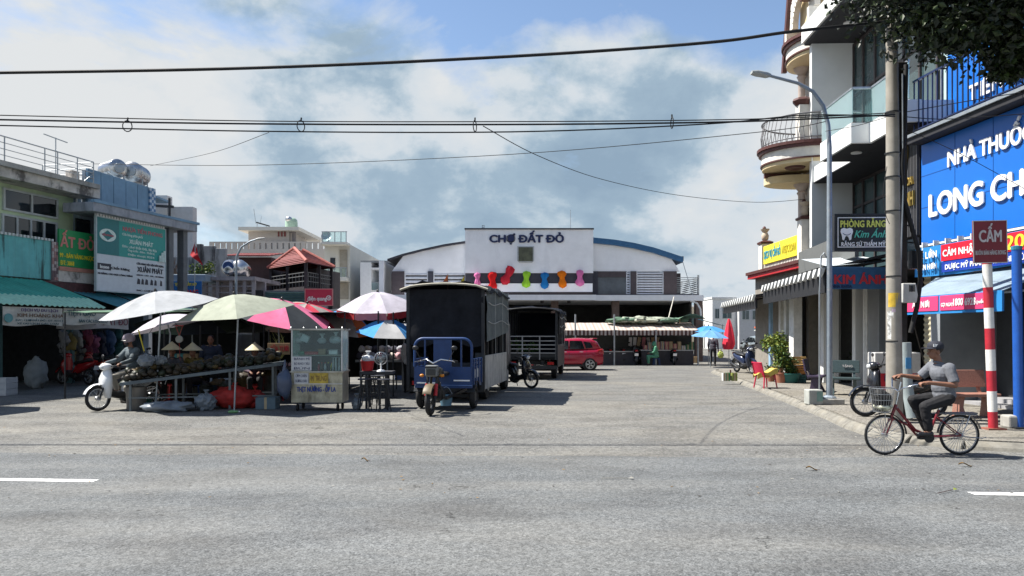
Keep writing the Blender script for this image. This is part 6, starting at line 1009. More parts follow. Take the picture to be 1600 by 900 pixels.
for i in range(26): b.tube([(rd.uniform(-.05, .05), rd.uniform(-.03, .03), 0), (rd.uniform(-.22, .2), rd.uniform(-.05, .05), rd.uniform(.12, .3)), (rd.uniform(-.3, .1), 0, rd.uniform(.15, .75))], [.008, .006, .002], 4)
b.build('stalks', mat('stalk_yellow', (.38, .36, .12), .7), t)
# ------------------------------------------------------------------ food cart
cy = 16.5; fx0, fx1 = at(455, 500, cy).x, at(535, 500, cy).x; CW = fx1 - fx0; CH = at(0, 516, cy).z; mz = at(0, 580, cy).z; bz = at(0, 629, cy).z
fc = thing('food_cart', 'stainless food cart with glass cabinet and blue lettering on its lower panel', 'cart', (fx0, cy, 0)); ss = mat('cart_steel', (.42, .41, .36), .4, .5, var=.2, scale=4, stain=dict(col=(.16, .13, .08), scale=3, at=.5, soft=.2, amt=.6)); D_ = .62
b = MB(); b.box(0, CW, 0, .02, bz, mz - .03); lp = b.build('lower_panel', mat('cart_panel', (.40, .37, .27), .5, .2, var=.25, scale=5, stain=dict(col=(.12, .1, .06), scale=4, at=.52, soft=.15, amt=.7)), fc)
MB().box(0, CW, .02, D_, bz, bz + .04).build('bottom', ss, fc); MB().box(CW - .02, CW, .02, D_, bz + .04, mz - .03).build('side_panel', ss, fc); MB().box(0, .02, .02, D_, bz + .04, mz - .03).build('side_panel', ss, fc); MB().box(-.03, CW + .03, -.03, D_ + .03, mz - .03, mz).build('counter', ss, fc)
for x in (0, CW - .03):
    for y in (0, D_ - .03): MB().box(x, x + .03, y, y + .03, mz, CH).build('cabinet_post', steel, fc)
MB().box(.03, CW - .03, D_ - .03, D_ - .01, mz, CH).build('back_panel', mat('cart_back_shade', (.07, .075, .075), .5), fc); MB().box(-.04, CW + .04, -.04, D_ + .04, CH, CH + .035).build('cabinet_roof', ss, fc); MB().box(.03, CW - .03, 0.005, .012, mz, CH).build('front_pane', clear, fc); MB().box(CW - .012, CW - .006, .03, D_ - .03, mz, CH).build('side_pane', clear, fc); MB().box(.006, .012, .03, D_ - .03, mz, CH).build('side_pane', clear, fc)  # dark back panel added so the cabinet interior looks shaded
for f in (.38, .66): MB().box(.02, CW - .02, .06, D_ - .04, mz + (CH - mz) * f, mz + (CH - mz) * f + .012).build('shelf', clear if f > .5 else ss, fc)
for i in range(5): MB().lathe([(0, 0), (.012, 0), (.014, .03), (0, .045)], 8, Matrix.Translation((CW * i / 4, -.02, CH + .03))).build('roof_knob', steel, fc)
for x in (.12, CW - .12):
    for y in (.08, D_ - .08): MB().lathe([(0, -.02), (.07, -.02), (.075, 0), (.07, .02), (0, .02)], 14, Matrix.Translation((x, y, .075)) @ Matrix.Rotation(R(90), 4, 'Y')).build('castor', black, fc); MB().box(x - .02, x + .02, y - .02, y + .02, .08, bz).build('castor_fork', darkm, fc)
letters('THỊT NƯỚNG - ỐP LA', .11, CW * .76, mat('letter_blue', (.02, .05, .25), .5), fc, CW * .49, at(0, 608, cy).z, y=-.006, bold=.03)
MB().box(0, CW, -.012, -.001, at(0, 600.5, cy).z, at(0, 599, cy).z).build('panel_trim', steel, fc)
def paper(u0, u1, v0, v1, m, lines, y=-.016, c=navy): 
    x0, x1, z0, z1 = at(u0, 0, cy).x - fx0, at(u1, 0, cy).x - fx0, at(0, v1, cy).z, at(0, v0, cy).z; p = MB().box(x0, x1, y, y + .004, z0, z1).build('paper_notice', m, fc)
    for i, s_ in enumerate(lines): letters(s_, (z1 - z0) * .55 / len(lines), (x1 - x0) * .8, c, p, (x0 + x1) / 2, z1 - (z1 - z0) * (i + .5) / len(lines), y=y - .004, bold=.0, depth=.001)
paper(457, 487, 557, 579, foam, ('BÁNH MÌ', 'BÒ KHO / XÍU', 'BÚN')); paper(460, 482, 583, 599, foam, ('CƠM CHIÊN', 'DƯƠNG CHÂU')); paper(484, 513, 583, 599, mat('notice_yellow', (.5, .36, .06), .7, var=.3, scale=8), ('MÌ TRỨNG',), c=bro)
items = (('food_tray', 'red lidded food tray on the lower shelf of the cart', 488, 558, (.3, .2, .06), redp), ('food_tray', 'green plastic food box on the lower shelf of the cart', 472, 556, (.14, .2, .07), mat('box_green', (.03, .2, .12), .5)), ('food_tray', 'grey metal pan on the middle shelf of the cart, right', 522, 556, (.2, .2, .1), steel), ('food_tray', 'cream foam trays stacked on the middle shelf of the cart', 504, 558, (.16, .16, .12), cardb))
for nm, lb, u, v, s_, m in items: p = at(u, v, cy + .25); t = thing(nm, lb, 'food tray', (p.x, p.y, mz + (CH - mz) * .38 + .014)); MB().box(-s_[0] / 2, s_[0] / 2, -s_[1] / 2, s_[1] / 2, 0, s_[2]).build('tray', m, t, bevel=.01); MB().box(-s_[0] / 2 - .01, s_[0] / 2 + .01, -s_[1] / 2 - .01, s_[1] / 2 + .01, s_[2], s_[2] + .012).build('lid', m, t)
for i, (u, r_, lb) in enumerate(((468, .09, 'white plastic bag at the top left of the cart cabinet'), (503, .08, 'white plastic bag in the middle of the cart top shelf'), (524, .11, 'grey plastic bag at the top right of the cart cabinet'))): p = at(u, 0, cy + .3); bag(lb, (p.x, p.y, mz + (CH - mz) * .66 + .014), (r_ * 1.2, r_, r_ * .8), foam, i + 31)
p = at(477, 526, cy + .2); t = thing('foam_box', 'tilted white foam box lid in the upper cart cabinet', 'box', (p.x, p.y, mz + (CH - mz) * .66 + .13)); MB().box(-.09, .09, -.05, .05, -.08, .08).build('lid', foam, t, bevel=.01, rot=(0, R(25), 0)); MB().box(-.07, .07, -.055, -.05, -.06, .06).build('panel', foam, t, rot=(0, R(25), 0))
for i in range(6): p = at(498 + i * 5, 0, cy + .2 + .05 * (i % 2)); t = thing('sauce_bottle', ['red', 'brown', 'clear', 'dark', 'yellow', 'black'][i] + ' sauce bottle on the cart counter', 'bottle', (p.x, p.y, mz + .002)); MB().lathe([(0, 0), (.026, 0), (.026, .1), (.012, .14), (.012, .17), (0, .17)], 10).build('body', [redp, bro, foam, black, yell, blackp][i], t, smooth=50); MB().lathe([(0, .165), (.015, .165), (.013, .19), (0, .19)], 8).build('cap', [lwhite, redp, redp, yell, redp, lwhite][i], t)
t = thing('striped_cloth', 'black and white cloth draped inside the right of the cart', 'cloth', at(524, 578, cy + .1)); MB().grid(lambda a, c: (-.1 + .2 * a + .05 * c, -.02 + .03 * math.sin(a * 12), .3 * c - .02), 8, 8).build('drape', stripemat('cloth_striped', [(.6, .6, .6), (.03, .03, .03)], .07), t, smooth=180); MB().tube([(-.08, 0, .28), (.16, 0, .28)], .01, 5).build('rod', steel, t)
# ------------------------------------------------------------------ stools, fan and bucket right of the cart
def tall_stool(label, loc, rz, h_=.72):
    t = thing('stool', label, 'stool', loc, rz, 'dark metal stools by the cart'); MB().lathe([(0, h_ - .03), (.15, h_ - .03), (.155, h_ - .01), (.14, h_), (0, h_)], 16).build('seat', mat('stool_seat', (.03, .03, .035), .4), t, smooth=40)
    for i in range(4): a = R(45 + 90 * i); MB().tube([(.09 * math.cos(a), .09 * math.sin(a), h_ - .03), (.19 * math.cos(a), .19 * math.sin(a), 0)], .013, 6).build('leg', darkm, t)
    b = MB(); [b.tube([(rr * math.cos(R(q)), rr * math.sin(R(q)), z) for q in range(45, 405, 90)], .009, 5, close=True) for rr, z in ((.15, .3), (.12, .52))]; b.build('ring', darkm, t); return t
for i, (u, v) in enumerate(((568, 642), (584, 641), (598, 643), (576, 634), (592, 633))): g = gnd(u, v); tall_stool(['front left dark metal stool beside the cart', 'front middle dark metal stool beside the cart', 'front right dark metal stool beside the cart', 'rear left dark metal stool beside the cart', 'rear right dark metal stool beside the cart'][i], (g.x, g.y + .1, 0), R(12 * i))
g = gnd(585, 640); tb = table('small dark serving table over the metal stools', (g.x, g.y + .4), (.75, .5), .86, mat('table_dark', (.04, .04, .045)))
p = at(571, 572, 16.9); t = thing('bucket', 'dark red bucket on the serving table', 'bucket', (p.x, p.y + .25, .87)); MB().lathe([(0, 0), (.12, 0), (.16, .22), (.17, .23), (.15, .22), (.11, .02), (0, .02)], 18).build('tub', redp, t, smooth=40); MB().tube(sag((-.16, 0, .22), (.16, 0, .22), -.12, 8), .006, 5).build('handle', whitep, t); t = bag('crumpled white cloths heaped in the dark red bucket', (p.x, p.y + .25, 1.06), (.15, .13, .09), foam, 41, 'cloth', 'cloth_heap')
p = at(594, 588, 16.7); t = thing('desk_fan', 'small wire desk fan at the right of the serving table', 'fan', (p.x, p.y + .1, .87)); MB().lathe([(0, 0), (.1, 0), (.09, .03), (.02, .05), (.018, .2), (0, .2)], 14).build('base', whitep, t, smooth=40)
b = MB(); [b.tube([(.15 * k_ * math.cos(R(q)), y, .3 + .15 * k_ * math.sin(R(q))) for q in range(0, 360, 24)], .004, 4, close=True) for k_, y in ((1, -.03), (.95, -.06), (.95, .0), (.6, -.075), (.3, -.08))]; [b.tube([(0, -.08, .3), (.1 * math.cos(R(q)), -.075, .3 + .1 * math.sin(R(q))), (.15 * math.cos(R(q)), -.03, .3 + .15 * math.sin(R(q)))], .0025, 4) for q in range(0, 360, 20)]; b.build('cage', steel, t)
for i in range(3): a = R(120 * i + 20); MB().prism([(0, 0), (.11 * math.cos(a), .11 * math.sin(a)), (.1 * math.cos(a + .7), .1 * math.sin(a + .7))], -.03, -.02, Matrix.Translation((0, 0, .3))).build('blade', mat('fan_blue', (.2, .3, .35), .3), t)
g = gnd(558, 640); bag('pale crumpled plastic bag on the ground at the right foot of the cart', (g.x - .02, g.y + .05, 0), (.11, .1, .14), bagm, 51)
# goods tables behind, with cloth bundles and hanging garments
for i, (u0, u1, Y, h_, lb) in enumerate(((560, 640, 22.3, .95, 'white-topped goods table under the blue and white parasol'), (300, 420, 20.5, .8, 'dark display table in the second row behind the fruit'), (190, 300, 22, .8, 'dark display table behind the grey-jacketed rider'), (440, 520, 23, .85, 'display table in the second row behind the food cart'))): table(lb, ((at(u0, 0, Y).x + at(u1, 0, Y).x) / 2, Y), (at(u1, 0, Y).x - at(u0, 0, Y).x, .9), h_, mat('table_pale', (.25, .25, .25), .7) if i == 0 else mat('table_dark', (.04, .04, .045)))
rd = random.Random(12); bc = [((.62, .6, .6), 'white'), ((.6, .35, .38), 'pink'), ((.55, .5, .45), 'cream'), ((.05, .05, .07), 'black'), ((.5, .14, .18), 'rose red'), ((.35, .36, .4), 'grey')]
pos = ['at the far left', 'second from left', 'third from left', 'fourth from left', 'fifth from left', 'sixth from left', 'seventh from left', 'at the far right']
for row in range(2):
    for i in range(8):
        u = 563 + i * 10 + row * 3; col, nm = rd.choice(bc); p = at(u, 0, 22.1 + .25 * row); t = thing('cloth_bundle', f'{nm} cloth bundle {pos[i]} in the goods table {("front", "back")[row]} row', 'cloth', (p.x, p.y, .952 + .2 * row), 0, 'cloth bundles on the goods table')
        noisy((0, 0, .1), (.12, .14, .11), .3, 9, i + row * 9, 12, 8, flat=0).build('cloth', mat('bundle_' + nm.replace(' ', '_'), col, .9, bump=.3, bscale=20), t, smooth=60); MB().box(-.125, .125, -.01, .01, .06, .075).build('strap', darkm, t)
for i, (u, v0, Y) in enumerate(((591, 486, 20), (614.5, 488, 20), (420, 515, 19), (340, 510, 20.5), (313, 508, 19.5), (395, 512, 21))):
    p = at(u, v0, Y); t = thing('stall_post', ['slim black post left of the blue and white parasol', 'slim black post in front of the blue and white parasol', 'slim post at the back corner of the food cart stall', 'slim post behind the cream parasol', 'slim post between the cream and grey-white parasols', 'slim post at the right of the cream parasol'][i], 'post', (p.x, Y, 0)); MB().tube([(0, 0, 0), (0, 0, p.z)], .022, 6).build('pole', darkm, t); MB().lathe([(0, 0), (.1, 0), (.1, .02), (.03, .03), (0, .03)], 10).build('foot', darkm, t)
# second-row clutter in the shade
p = at(378, 560, 25); t = thing('white_cabinet', 'white cabinet standing in the shade behind the second-row table', 'cabinet', (p.x, 25, 0)); MB().box(-.45, .45, 0, .5, 0, 1.75).build('body', mat('cabinet_white', (.3, .33, .38), .5), t, bevel=.01); [MB().box(-.43 + .44 * i, -.01 + .44 * i, -.015, 0, .05, 1.7).build('door', mat('cabinet_white', (.3, .33, .38)), t) for i in (0, 1)]; MB().box(-.06, -.04, -.03, -.015, .8, 1.0).build('handle', steel, t)
for i in range(9): u = 322 + i * 11; p = at(u, 0, 20.4 + .2 * (i % 2)); t = thing('jar', f'dark glass jar with {["red", "pale", "gold"][i % 3]} lid, {ORD[i]} from left on the second-row table', 'jar', (p.x, p.y, .8), 0, 'jars on the second-row table'); MB().lathe([(0, 0), (.07, 0), (.075, .02), (.075, .2), (.05, .24), (.05, .26), (0, .26)], 12).build('body', mat('jar_dark', (.03, .035, .04), .2), t, smooth=40); MB().lathe([(0, .26), (.055, .26), (.055, .29), (0, .29)], 12).build('lid', [redp, lwhite, gold][i % 3], t)
for i, (u, Y, z, m, lb) in enumerate(((330, 20.5, 1.1, cardb, 'brown carton on the second-row table behind the jars'), (352, 20.7, .8, foam, 'white foam box on the second-row table'), (300, 22, .82, cardb, 'brown carton on the table behind the rider'), (280, 22.1, .82, mat('box_teal', (.05, .25, .27), .6), 'teal carton on the table behind the rider'), (470, 23, .87, foam, 'white foam box seen behind the food cart'), (495, 23, .87, redp, 'red plastic box seen behind the food cart'))): p = at(u, 0, Y); carton(lb, (p.x, p.y, z), (.42, .36, .3), m, R(5 * i))
crate('blue plastic crate under the goods table by the stools', gnd(625, 596) + Vector((0, .5, 0)), (.5, .4, .3), bluep); crate('red plastic crate under the second-row table', gnd(350, 612) + Vector((0, .3, 0)), (.5, .4, .3), redp); crate('white plastic crate at the left edge beside the shop', LF.w(LF.S(2, -2.2), -2.2, 0), (.6, .5, .5), foam)
# goods hung in the left shop front
rd = random.Random(9); hg = [((.5, .5, .52), 'silver'), ((.4, .05, .1), 'crimson'), ((.1, .2, .4), 'blue'), ((.45, .35, .1), 'mustard'), ((.5, .15, .3), 'pink'), ((.05, .2, .2), 'dark teal'), ((.55, .55, .5), 'ivory'), ((.05, .06, .12), 'navy')]
for i in range(16):
    u = 100 + (i % 8) * 12 + rd.uniform(-2, 2); col, nm = hg[(i * 3) % 8]; off = -.6 if i < 8 else .1; s_ = LF.S(u, off); z = 1.75 - (530 + (i // 8) * 18 + rd.uniform(-6, 6) - HV) / FPX * LF.w(s_, off, 0).y
    t = thing('hanging_goods', f'{nm} bag hung in the shop front, {["upper", "lower"][i // 8]} row, {["first", "second", "third", "fourth", "fifth", "sixth", "seventh", "eighth"][i % 8]} from left', 'bag', LF.w(s_, off, z), 0, 'goods hung in the left shop'); noisy((0, 0, 0), (.17, .12, .26), .8, 6, i, 16, 12).build('body', mat('goods_' + nm.replace(' ', '_'), tuple(k_ * .4 for k_ in col), .6, bump=.2, bscale=12), t, smooth=60); MB().tube([(-.05, 0, .2), (0, 0, .45), (.05, 0, .2)], .01, 5).build('strap', darkm, t)
p = LF.w(LF.S(56, -1.2), -1.2, 0); bag('pale grey sack standing inside the left shop', p, (.32, .28, .5), mat('sack_grey', (.2, .22, .23), .8, bump=.3), 61, 'sack', 'sack')
# ------------------------------------------------------------------ striped awning stall before the hall
aY = 39.6; X, Z = fr(aY); st = thing('striped_awning_stall', 'long stall with brown and cream striped awning along the front of the market hall', 'stall', (X(871), aY, 0)); wS = X(1092) - X(871)
sm_ = stripemat('awning_stripes', [(.56, .49, .43), (.48, .40, .35), (.58, .52, .46), (.43, .34, .30)], .42); sv_ = stripemat('valance_stripes', [(.5, .45, .42), (.09, .05, .05), (.42, .36, .33), (.12, .07, .06)], .42)
MB().grid(lambda a, c: (wS * a, 1.7 * c - .0, Z(516) + .42 * c + .015 * noise.noise(Vector((a * 30, c * 3, 1)))), 60, 4, th=.015).build('awning_sheet', sm_, st, smooth=60)
MB().grid(lambda a, c: (wS * a, -.01 + .015 * math.sin(a * 190), Z(516) - (Z(516) - Z(523.5)) * c - .02 * abs(math.sin(a * 70)) * c), 130, 2).build('valance', sv_, st, smooth=60)
for u in (874, 899, 960, 1025, 1091): MB().tube([(X(u) - X(871), 0.03, 0), (X(u) - X(871), 0.03, Z(515) if u not in (899, 960) else Z(491))], .045, 8).build('post', galv, st)
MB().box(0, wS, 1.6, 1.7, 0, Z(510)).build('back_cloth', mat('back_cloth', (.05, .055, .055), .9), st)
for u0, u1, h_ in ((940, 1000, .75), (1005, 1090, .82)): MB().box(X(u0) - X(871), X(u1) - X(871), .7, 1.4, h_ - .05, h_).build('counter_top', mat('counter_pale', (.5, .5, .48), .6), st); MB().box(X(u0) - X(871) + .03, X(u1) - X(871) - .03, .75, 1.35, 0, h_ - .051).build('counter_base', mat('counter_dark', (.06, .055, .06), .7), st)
tg_ = [clothmat('tarp_green', (.12, .2, .14), .15), clothmat('tarp_pale', (.42, .45, .36), .2), clothmat('tarp_stripe', (.2, .24, .2), .2)]
tp = thing('folded_tarpaulin', 'crumpled green and pale tarpaulin heaped on top of the striped awning', 'tarpaulin', at(1025, 506, aY + .9)); X0 = (985 - 1025) / FPX * aY
for i, (u, w_, h_) in enumerate(((975, .9, .28), (1000, 1.2, .36), (1030, 1.0, .3), (1052, .8, .24))): noisy(((u - 1025) / FPX * aY, .4, .2), (w_, .5, h_ * .5), .75, 3.4, i * 3 + 2, 40, 20, flat=0.02).build('fold', tg_[i % 3], tp, smooth=50)
tt = thing('tarpaulin_sheet', 'dark green tarpaulin stretched at the right end of the striped awning', 'tarpaulin', at(1060, 506, aY + .5)); MB().grid(lambda a, c: (1.5 * a, 1.2 * c, .25 + .3 * math.sin(a * 3.1) * (1 - c) + .1 * c), 10, 6, th=.015).build('sheet', tg_[0], tt, smooth=60); MB().bar((.1, .1, 0), (.1, .1, .3), .03).build('prop', wood, tt)
t = thing('leaning_pole', 'slim pale pole leaning from the awning up to the hall canopy', 'pole', at(1043, 503, aY + .9)); MB().tube([(0, 0, 0), at(1053, 464, aY + 3) - at(1043, 503, aY + .9)], .025, 6).build('rod', mat('pole_pale', (.55, .52, .45), .6), t); MB().tube([(0, 0, -.02), (0, 0, .03)], .04, 6).build('ferrule', darkm, t)
t = thing('lean_to_roof', 'blue and white striped sheet roof beyond the striped awning', 'awning', at(1095, 520, 44)); MB().grid(lambda a, c: (1.25 * a, -.6 + 1.6 * c, .75 - .55 * a * .6 + .1 * c), 12, 4, th=.02).build('sheet', stripemat('roof_stripes', [(.05, .18, .26), (.35, .42, .45)], .16), t); [MB().bar((x, -.5, -.9), (x, -.5, .5), .05).build('post', galv, t) for x in (.1, 1.15)]
parasol('sky blue parasol at the right end of the striped awning', 1110, 515.5, 37.5, .98, .36, [clothmat('parasol_sky', (.16, .36, .62), .3)], (3, 3), 8, 10); parasol('darker blue parasol partly hidden behind the sky blue one', 1107, 509, 40, 1.0, .3, [PB], (3, 0), 8, 10)
# goods on the counters
rd = random.Random(33); nmz = ['brown', 'grey', 'tan', 'green', 'dull pink', 'white']; cmz = [cardb, mat('carton_grey', (.3, .3, .29)), mat('sack_tan', (.36, .28, .18), .8), mat('sack_green', (.06, .16, .08), .7), mat('sack_pink', (.4, .16, .18), .8), foam]
for i in range(12):
    u = 1008 + i * 6.6; k_ = rd.randrange(6); p = at(u, 0, aY + 1.05); carton(f'{nmz[k_]} packet {ORD[i]} from left on the counter under the striped awning', (p.x, p.y, .822), (.2, .3, rd.uniform(.2, .45)), cmz[k_], 0, 'goods_packet', 'packet')['group'] = 'packets on the hall counter'
for i in range(7):
    u = 985 + i * 7; k_ = rd.randrange(6); p = at(u, 0, aY + 1.5); t = thing('hanging_packet', f'{nmz[k_]} packet strip {ORD[i]} from left hung at the awning stall back', 'packet', (p.x, p.y, 1.35), 0, 'packet strips hung in the awning stall'); MB().box(-.09, .09, -.02, .02, -.35, .15).build('strip', cmz[k_], t, rot=(0, R(rd.uniform(-12, 12)), 0)); MB().tube([(0, 0, .15), (0, 0, .35)], .006, 4).build('string', darkm, t)
carton('brown carton with white top on the ground at the right awning post', gnd(1085, 567), (.42, .35, .36), cardb); t = bag('yellow-green bag carried beside the standing stallholder', gnd(1126, 566) + Vector((0, 0, .25)), (.18, .14, .22), mat('bag_lime', (.3, .36, .08), .6), 71)

# dark sheets added over the second row of stalls to block sky light
for i, (u0, u1, Y0, Y1, z, m, lb) in enumerate(((176, 325, 19.6, 24.5, 2.3, tg_[0], 'dark green tarpaulin added low over the stalls behind the rider for shade'), (328, 452, 19.4, 25.5, 2.35, PK, 'black tarpaulin added over the second-row jar table for shade'), (455, 570, 19.8, 25, 2.3, PK, 'black tarpaulin added over the stalls behind the food cart for shade'), (560, 632, 22.9, 26, 2.2, tg_[0], 'green tarpaulin added behind the fringed white parasol for shade'))):
    xa, xb = at(u0, 0, (Y0 + Y1) / 2).x, at(u1, 0, (Y0 + Y1) / 2).x; t = thing('shade_tarpaulin', lb, 'tarpaulin', (xa, Y0, 0)); W_, D2 = xb - xa, Y1 - Y0
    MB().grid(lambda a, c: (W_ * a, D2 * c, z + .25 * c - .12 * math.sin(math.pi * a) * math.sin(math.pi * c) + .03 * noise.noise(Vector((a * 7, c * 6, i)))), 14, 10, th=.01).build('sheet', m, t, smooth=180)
    MB().grid(lambda a, c: (W_ * a, D2 - .02 + .05 * math.sin(a * 22), .25 + (z - .05) * c), 40, 4).build('rear_curtain', mat('shade_backdrop', (.012, .013, .014), .9, var=.4), t, smooth=180)  # near-black backdrop added behind each stall to deepen its shade
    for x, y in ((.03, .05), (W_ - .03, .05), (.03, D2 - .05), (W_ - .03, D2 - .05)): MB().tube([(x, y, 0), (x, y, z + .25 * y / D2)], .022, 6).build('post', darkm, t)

# more shaded goods behind the fruit table
rd = random.Random(77); dcol = [mat('basket_dark', (.04, .03, .02), .8), mat('sack_dim', (.07, .075, .07), .8, bump=.3), mat('bag_dim_blue', (.025, .05, .08), .5), mat('sack_dim_red', (.12, .015, .012), .7), mat('basket_straw', (.12, .085, .04), .8)]; dn = ['dark', 'dull grey', 'deep blue', 'dull red', 'straw']
for i in range(12):
    u = 200 + i * 20 + rd.uniform(-4, 4); Y = rd.uniform(18.2, 19.3); p = at(u, 0, Y); k_ = i % 5; h_ = rd.uniform(.35, .7); t = thing('produce_basket', f'{dn[k_]} round produce basket, {ORD[i]} from left in the shade behind the fruit table', 'basket', (p.x, Y, 0), 0, 'baskets behind the fruit table')
    MB().lathe([(0, 0), (.2, 0), (.27, h_), (.29, h_ + .02), (.26, h_), (.2, .05), (0, .05)], 14).build('basket', dcol[k_], t, smooth=40); noisy((0, 0, h_), (.24, .24, .16), .35, 9, i, 16, 10).build('produce', fm[i % 4], t, smooth=60)
t = thing('hanging_scale', 'round dial scale hung from red cords under the grey-white parasol', 'scale', at(280, 530, 17.6)); MB().lathe([(0, -.02), (.085, -.02), (.09, 0), (.085, .02), (0, .02)], 16, Matrix.Rotation(R(90), 4, 'X')).build('dial', mat('dial_dull', (.3, .3, .28), .5), t); b = MB(); b.tube([(0, 0, .08), (-.08, 0, .32)], .006, 5); b.tube([(0, 0, .08), (.08, 0, .32)], .006, 5); b.tube([(0, 0, -.08), (.02, 0, -.5)], .005, 5); b.bar((-.1, 0, .32), (.1, 0, .32), .02); b.build('cords', redp, t)
t = thing('yellow_stick', 'yellow stick leaning below the small lilac parasol', 'stick', at(226, 551, 17.8)); MB().tube([(0, 0, 0), (-.15, 0, .55)], .014, 6).build('rod', yell, t); MB().lathe([(0, 0), (.02, 0), (.02, .04), (0, .04)], 6).build('tip', blackp, t)
parasol('unseen grey parasol added outside the left edge to shade the ground', -150, 452, 16.4, 1.5, .42, [PW], (6, 4), 8, 12)  # out of view, added only to cast shade on the ground at left
# ------------------------------------------------------------------ people
def fuse(name, mb, vox, m, parent, smooth=4, wrinkle=0, seed=0):
    me = mb.mesh(name, m); o = bpy.data.objects.new('tmp', me); r_ = o.modifiers.new('r', 'REMESH'); r_.mode = 'VOXEL'; r_.voxel_size = vox
    s_ = o.modifiers.new('s', 'SMOOTH'); s_.factor = .5; s_.iterations = smooth; out = bake(o); out.name = name; out.materials.clear(); out.materials.append(m)
    if wrinkle:
        nn = [q.vector.copy() for q in out.vertex_normals]
        for i, v in enumerate(out.vertices): p = v.co; k = noise.noise(Vector((p.x * 9 + seed, p.y * 9, p.z * 16))) + .6 * noise.noise(Vector((p.x * 22, p.y * 20 + seed, p.z * 30))); v.co = p + nn[i] * wrinkle * k
    out.polygons.foreach_set('use_smooth', [True] * len(out.polygons)); out.update()
    ob = bpy.data.objects.new(name, out); C.objects.link(ob); ob.parent = parent; return ob
V = Vector
def person(label, loc, rz, J, shirt, pants, vox=.012, long_sleeve=False, shoe=None, hat=None, grips=None, look=(1, 0, 0), loose=1.0, hairy=True):
    t = thing('person', label, 'person', loc, rz); J = {k: V(v) for k, v in J.items()}; b = MB()
    pel, ch, nk, hd = J['pelvis'], J['chest'], J['neck'], J['head']; f = V(look).normalized(); up = V((0, 0, 1)); sd_ = up.cross(f).normalized(); up = f.cross(sd_)
    HM = Matrix(((f.x, sd_.x, up.x, hd.x), (f.y, sd_.y, up.y, hd.y), (f.z, sd_.z, up.z, hd.z), (0, 0, 0, 1)))
    for q, r_ in ((pel, (.12, .16, .12)), (pel.lerp(ch, .45), (.10, .14, .14)), (ch, (.11, .165, .14))): b.ell(q, r_, 14, 10)
    b.cone_seg(ch.lerp(nk, .6), nk, .075, .052); b.cone_seg(nk, hd - up * .03, .052, .05)
    b.ell((-.005, 0, .035), (.095, .075, .095), 16, 12, HM); b.ell((.028, 0, -.045), (.062, .056, .068), 14, 10, HM); b.ell((.045, 0, -.085), (.035, .035, .025), 10, 8, HM)   # skull, face, chin
    b.cone_seg(HM @ V((.085, 0, .005)), HM @ V((.108, 0, -.03)), .010, .016, 8); b.ell((.083, 0, -.066), (.014, .024, .010), 10, 6, HM)                                  # nose, lips
    for s_ in (-1, 1): b.ell((-.005, s_ * .076, -.012), (.022, .010, .034), 10, 8, HM); b.ell((.078, s_ * .03, .026), (.014, .024, .008), 8, 6, HM)                      # ears, brow
    for k_ in ('l', 'r'):
        S_, E2, W_ = J['sh_' + k_], J['el_' + k_], J['wr_' + k_]; b.cone_seg(S_, E2, .052, .038); b.cone_seg(E2, W_, .040, .027); b.ell(S_, .062)
        H_, K_, A_, T_ = J['hip_' + k_], J['kn_' + k_], J['an_' + k_], J['to_' + k_]; b.cone_seg(H_, K_, .085, .055); b.cone_seg(K_, K_.lerp(A_, .35), .055, .056); b.cone_seg(K_.lerp(A_, .35), A_, .056, .036); b.cone_seg(A_ - V((0, 0, .03)), T_, .036, .028)
        y_in = -math.copysign(1, S_.y - ch.y); g = V(grips[k_]) if grips else W_ + (W_ - E2).normalized() * .09
        d = (g - W_).normalized(); pm = W_.lerp(g, .62) + V((0, 0, .012)) if grips else W_ + d * .05
        b.cone_seg(W_, pm, .026, .03, 10); b.ell(pm, (.04, .042, .022), 12, 8)
        for i in range(4):
            dy = (i - 1.5) * .0205; ln = (.9, 1.05, 1.0, .8)[i]
            if grips: ps = [pm + V((.012, dy, .012)), g + V((.008, dy, .034)), g + V((.034 * ln, dy, .012)), g + V((.022 * ln, dy, -.022)), g + V((-.006, dy, -.026))]
            else: a = sd_ * dy; ps = [pm + a, pm + a + d * .05 * ln, pm + a + d * .08 * ln - V((0, 0, .02)), pm + a + d * .09 * ln - V((0, 0, .045))]
            b.tube(ps, [.0105, .0105, .0095, .0085, .007][:len(ps)], 7); b.ell(ps[-1], .008, 6, 5)
        b.tube([W_.lerp(pm, .6) + V((0, y_in * .03, -.004)), pm + V((.01, y_in * .05, -.012)), pm + V((.035, y_in * .052, -.024))], [.014, .012, .009], 7)
    fuse('body', b, vox, skin, t, 3)
    for s_ in (-1, 1): MB().ell((.090, s_ * .03, .008), (.006, .012, .006), 8, 6, HM).build('eye', black, t, smooth=180)
    c = MB(); q = 1.02 * loose
    for p_, r_ in ((pel + V((0, 0, .02)), (.145 * q, .175 * q, .13)), (pel.lerp(ch, .4), (.14 * q, .17 * q, .16)), (ch, (.125 * q, .18 * q, .15)), (ch.lerp(nk, .55), (.085, .13, .07))): c.ell(p_, r_, 16, 10)
    for k_ in ('l', 'r'):
        S_, E2, W_ = J['sh_' + k_], J['el_' + k_], J['wr_' + k_]; c.ell(S_, .075 * q); e = S_.lerp(E2, .85); c.tube([S_, e], [.075 * q, .068 * q], 12)
        if long_sleeve: c.cone_seg(S_, E2, .07, .055); c.cone_seg(E2, W_, .056, .042)
        c.cone_seg(S_, ch, .075, .1)
    sh_ = fuse('shirt', c, vox, shirt, t, 6, .0045, 3)
    b = MB(); b.tube([nk + V((.055 * math.cos(R(a)), .06 * math.sin(R(a)), -.015 + .012 * math.cos(R(a)))) for a in range(0, 360, 24)], .015, 6, close=True); b.build('collar', shirt, sh_, smooth=60)
    l = MB(); l.ell(pel, (.13, .165, .125), 16, 10)
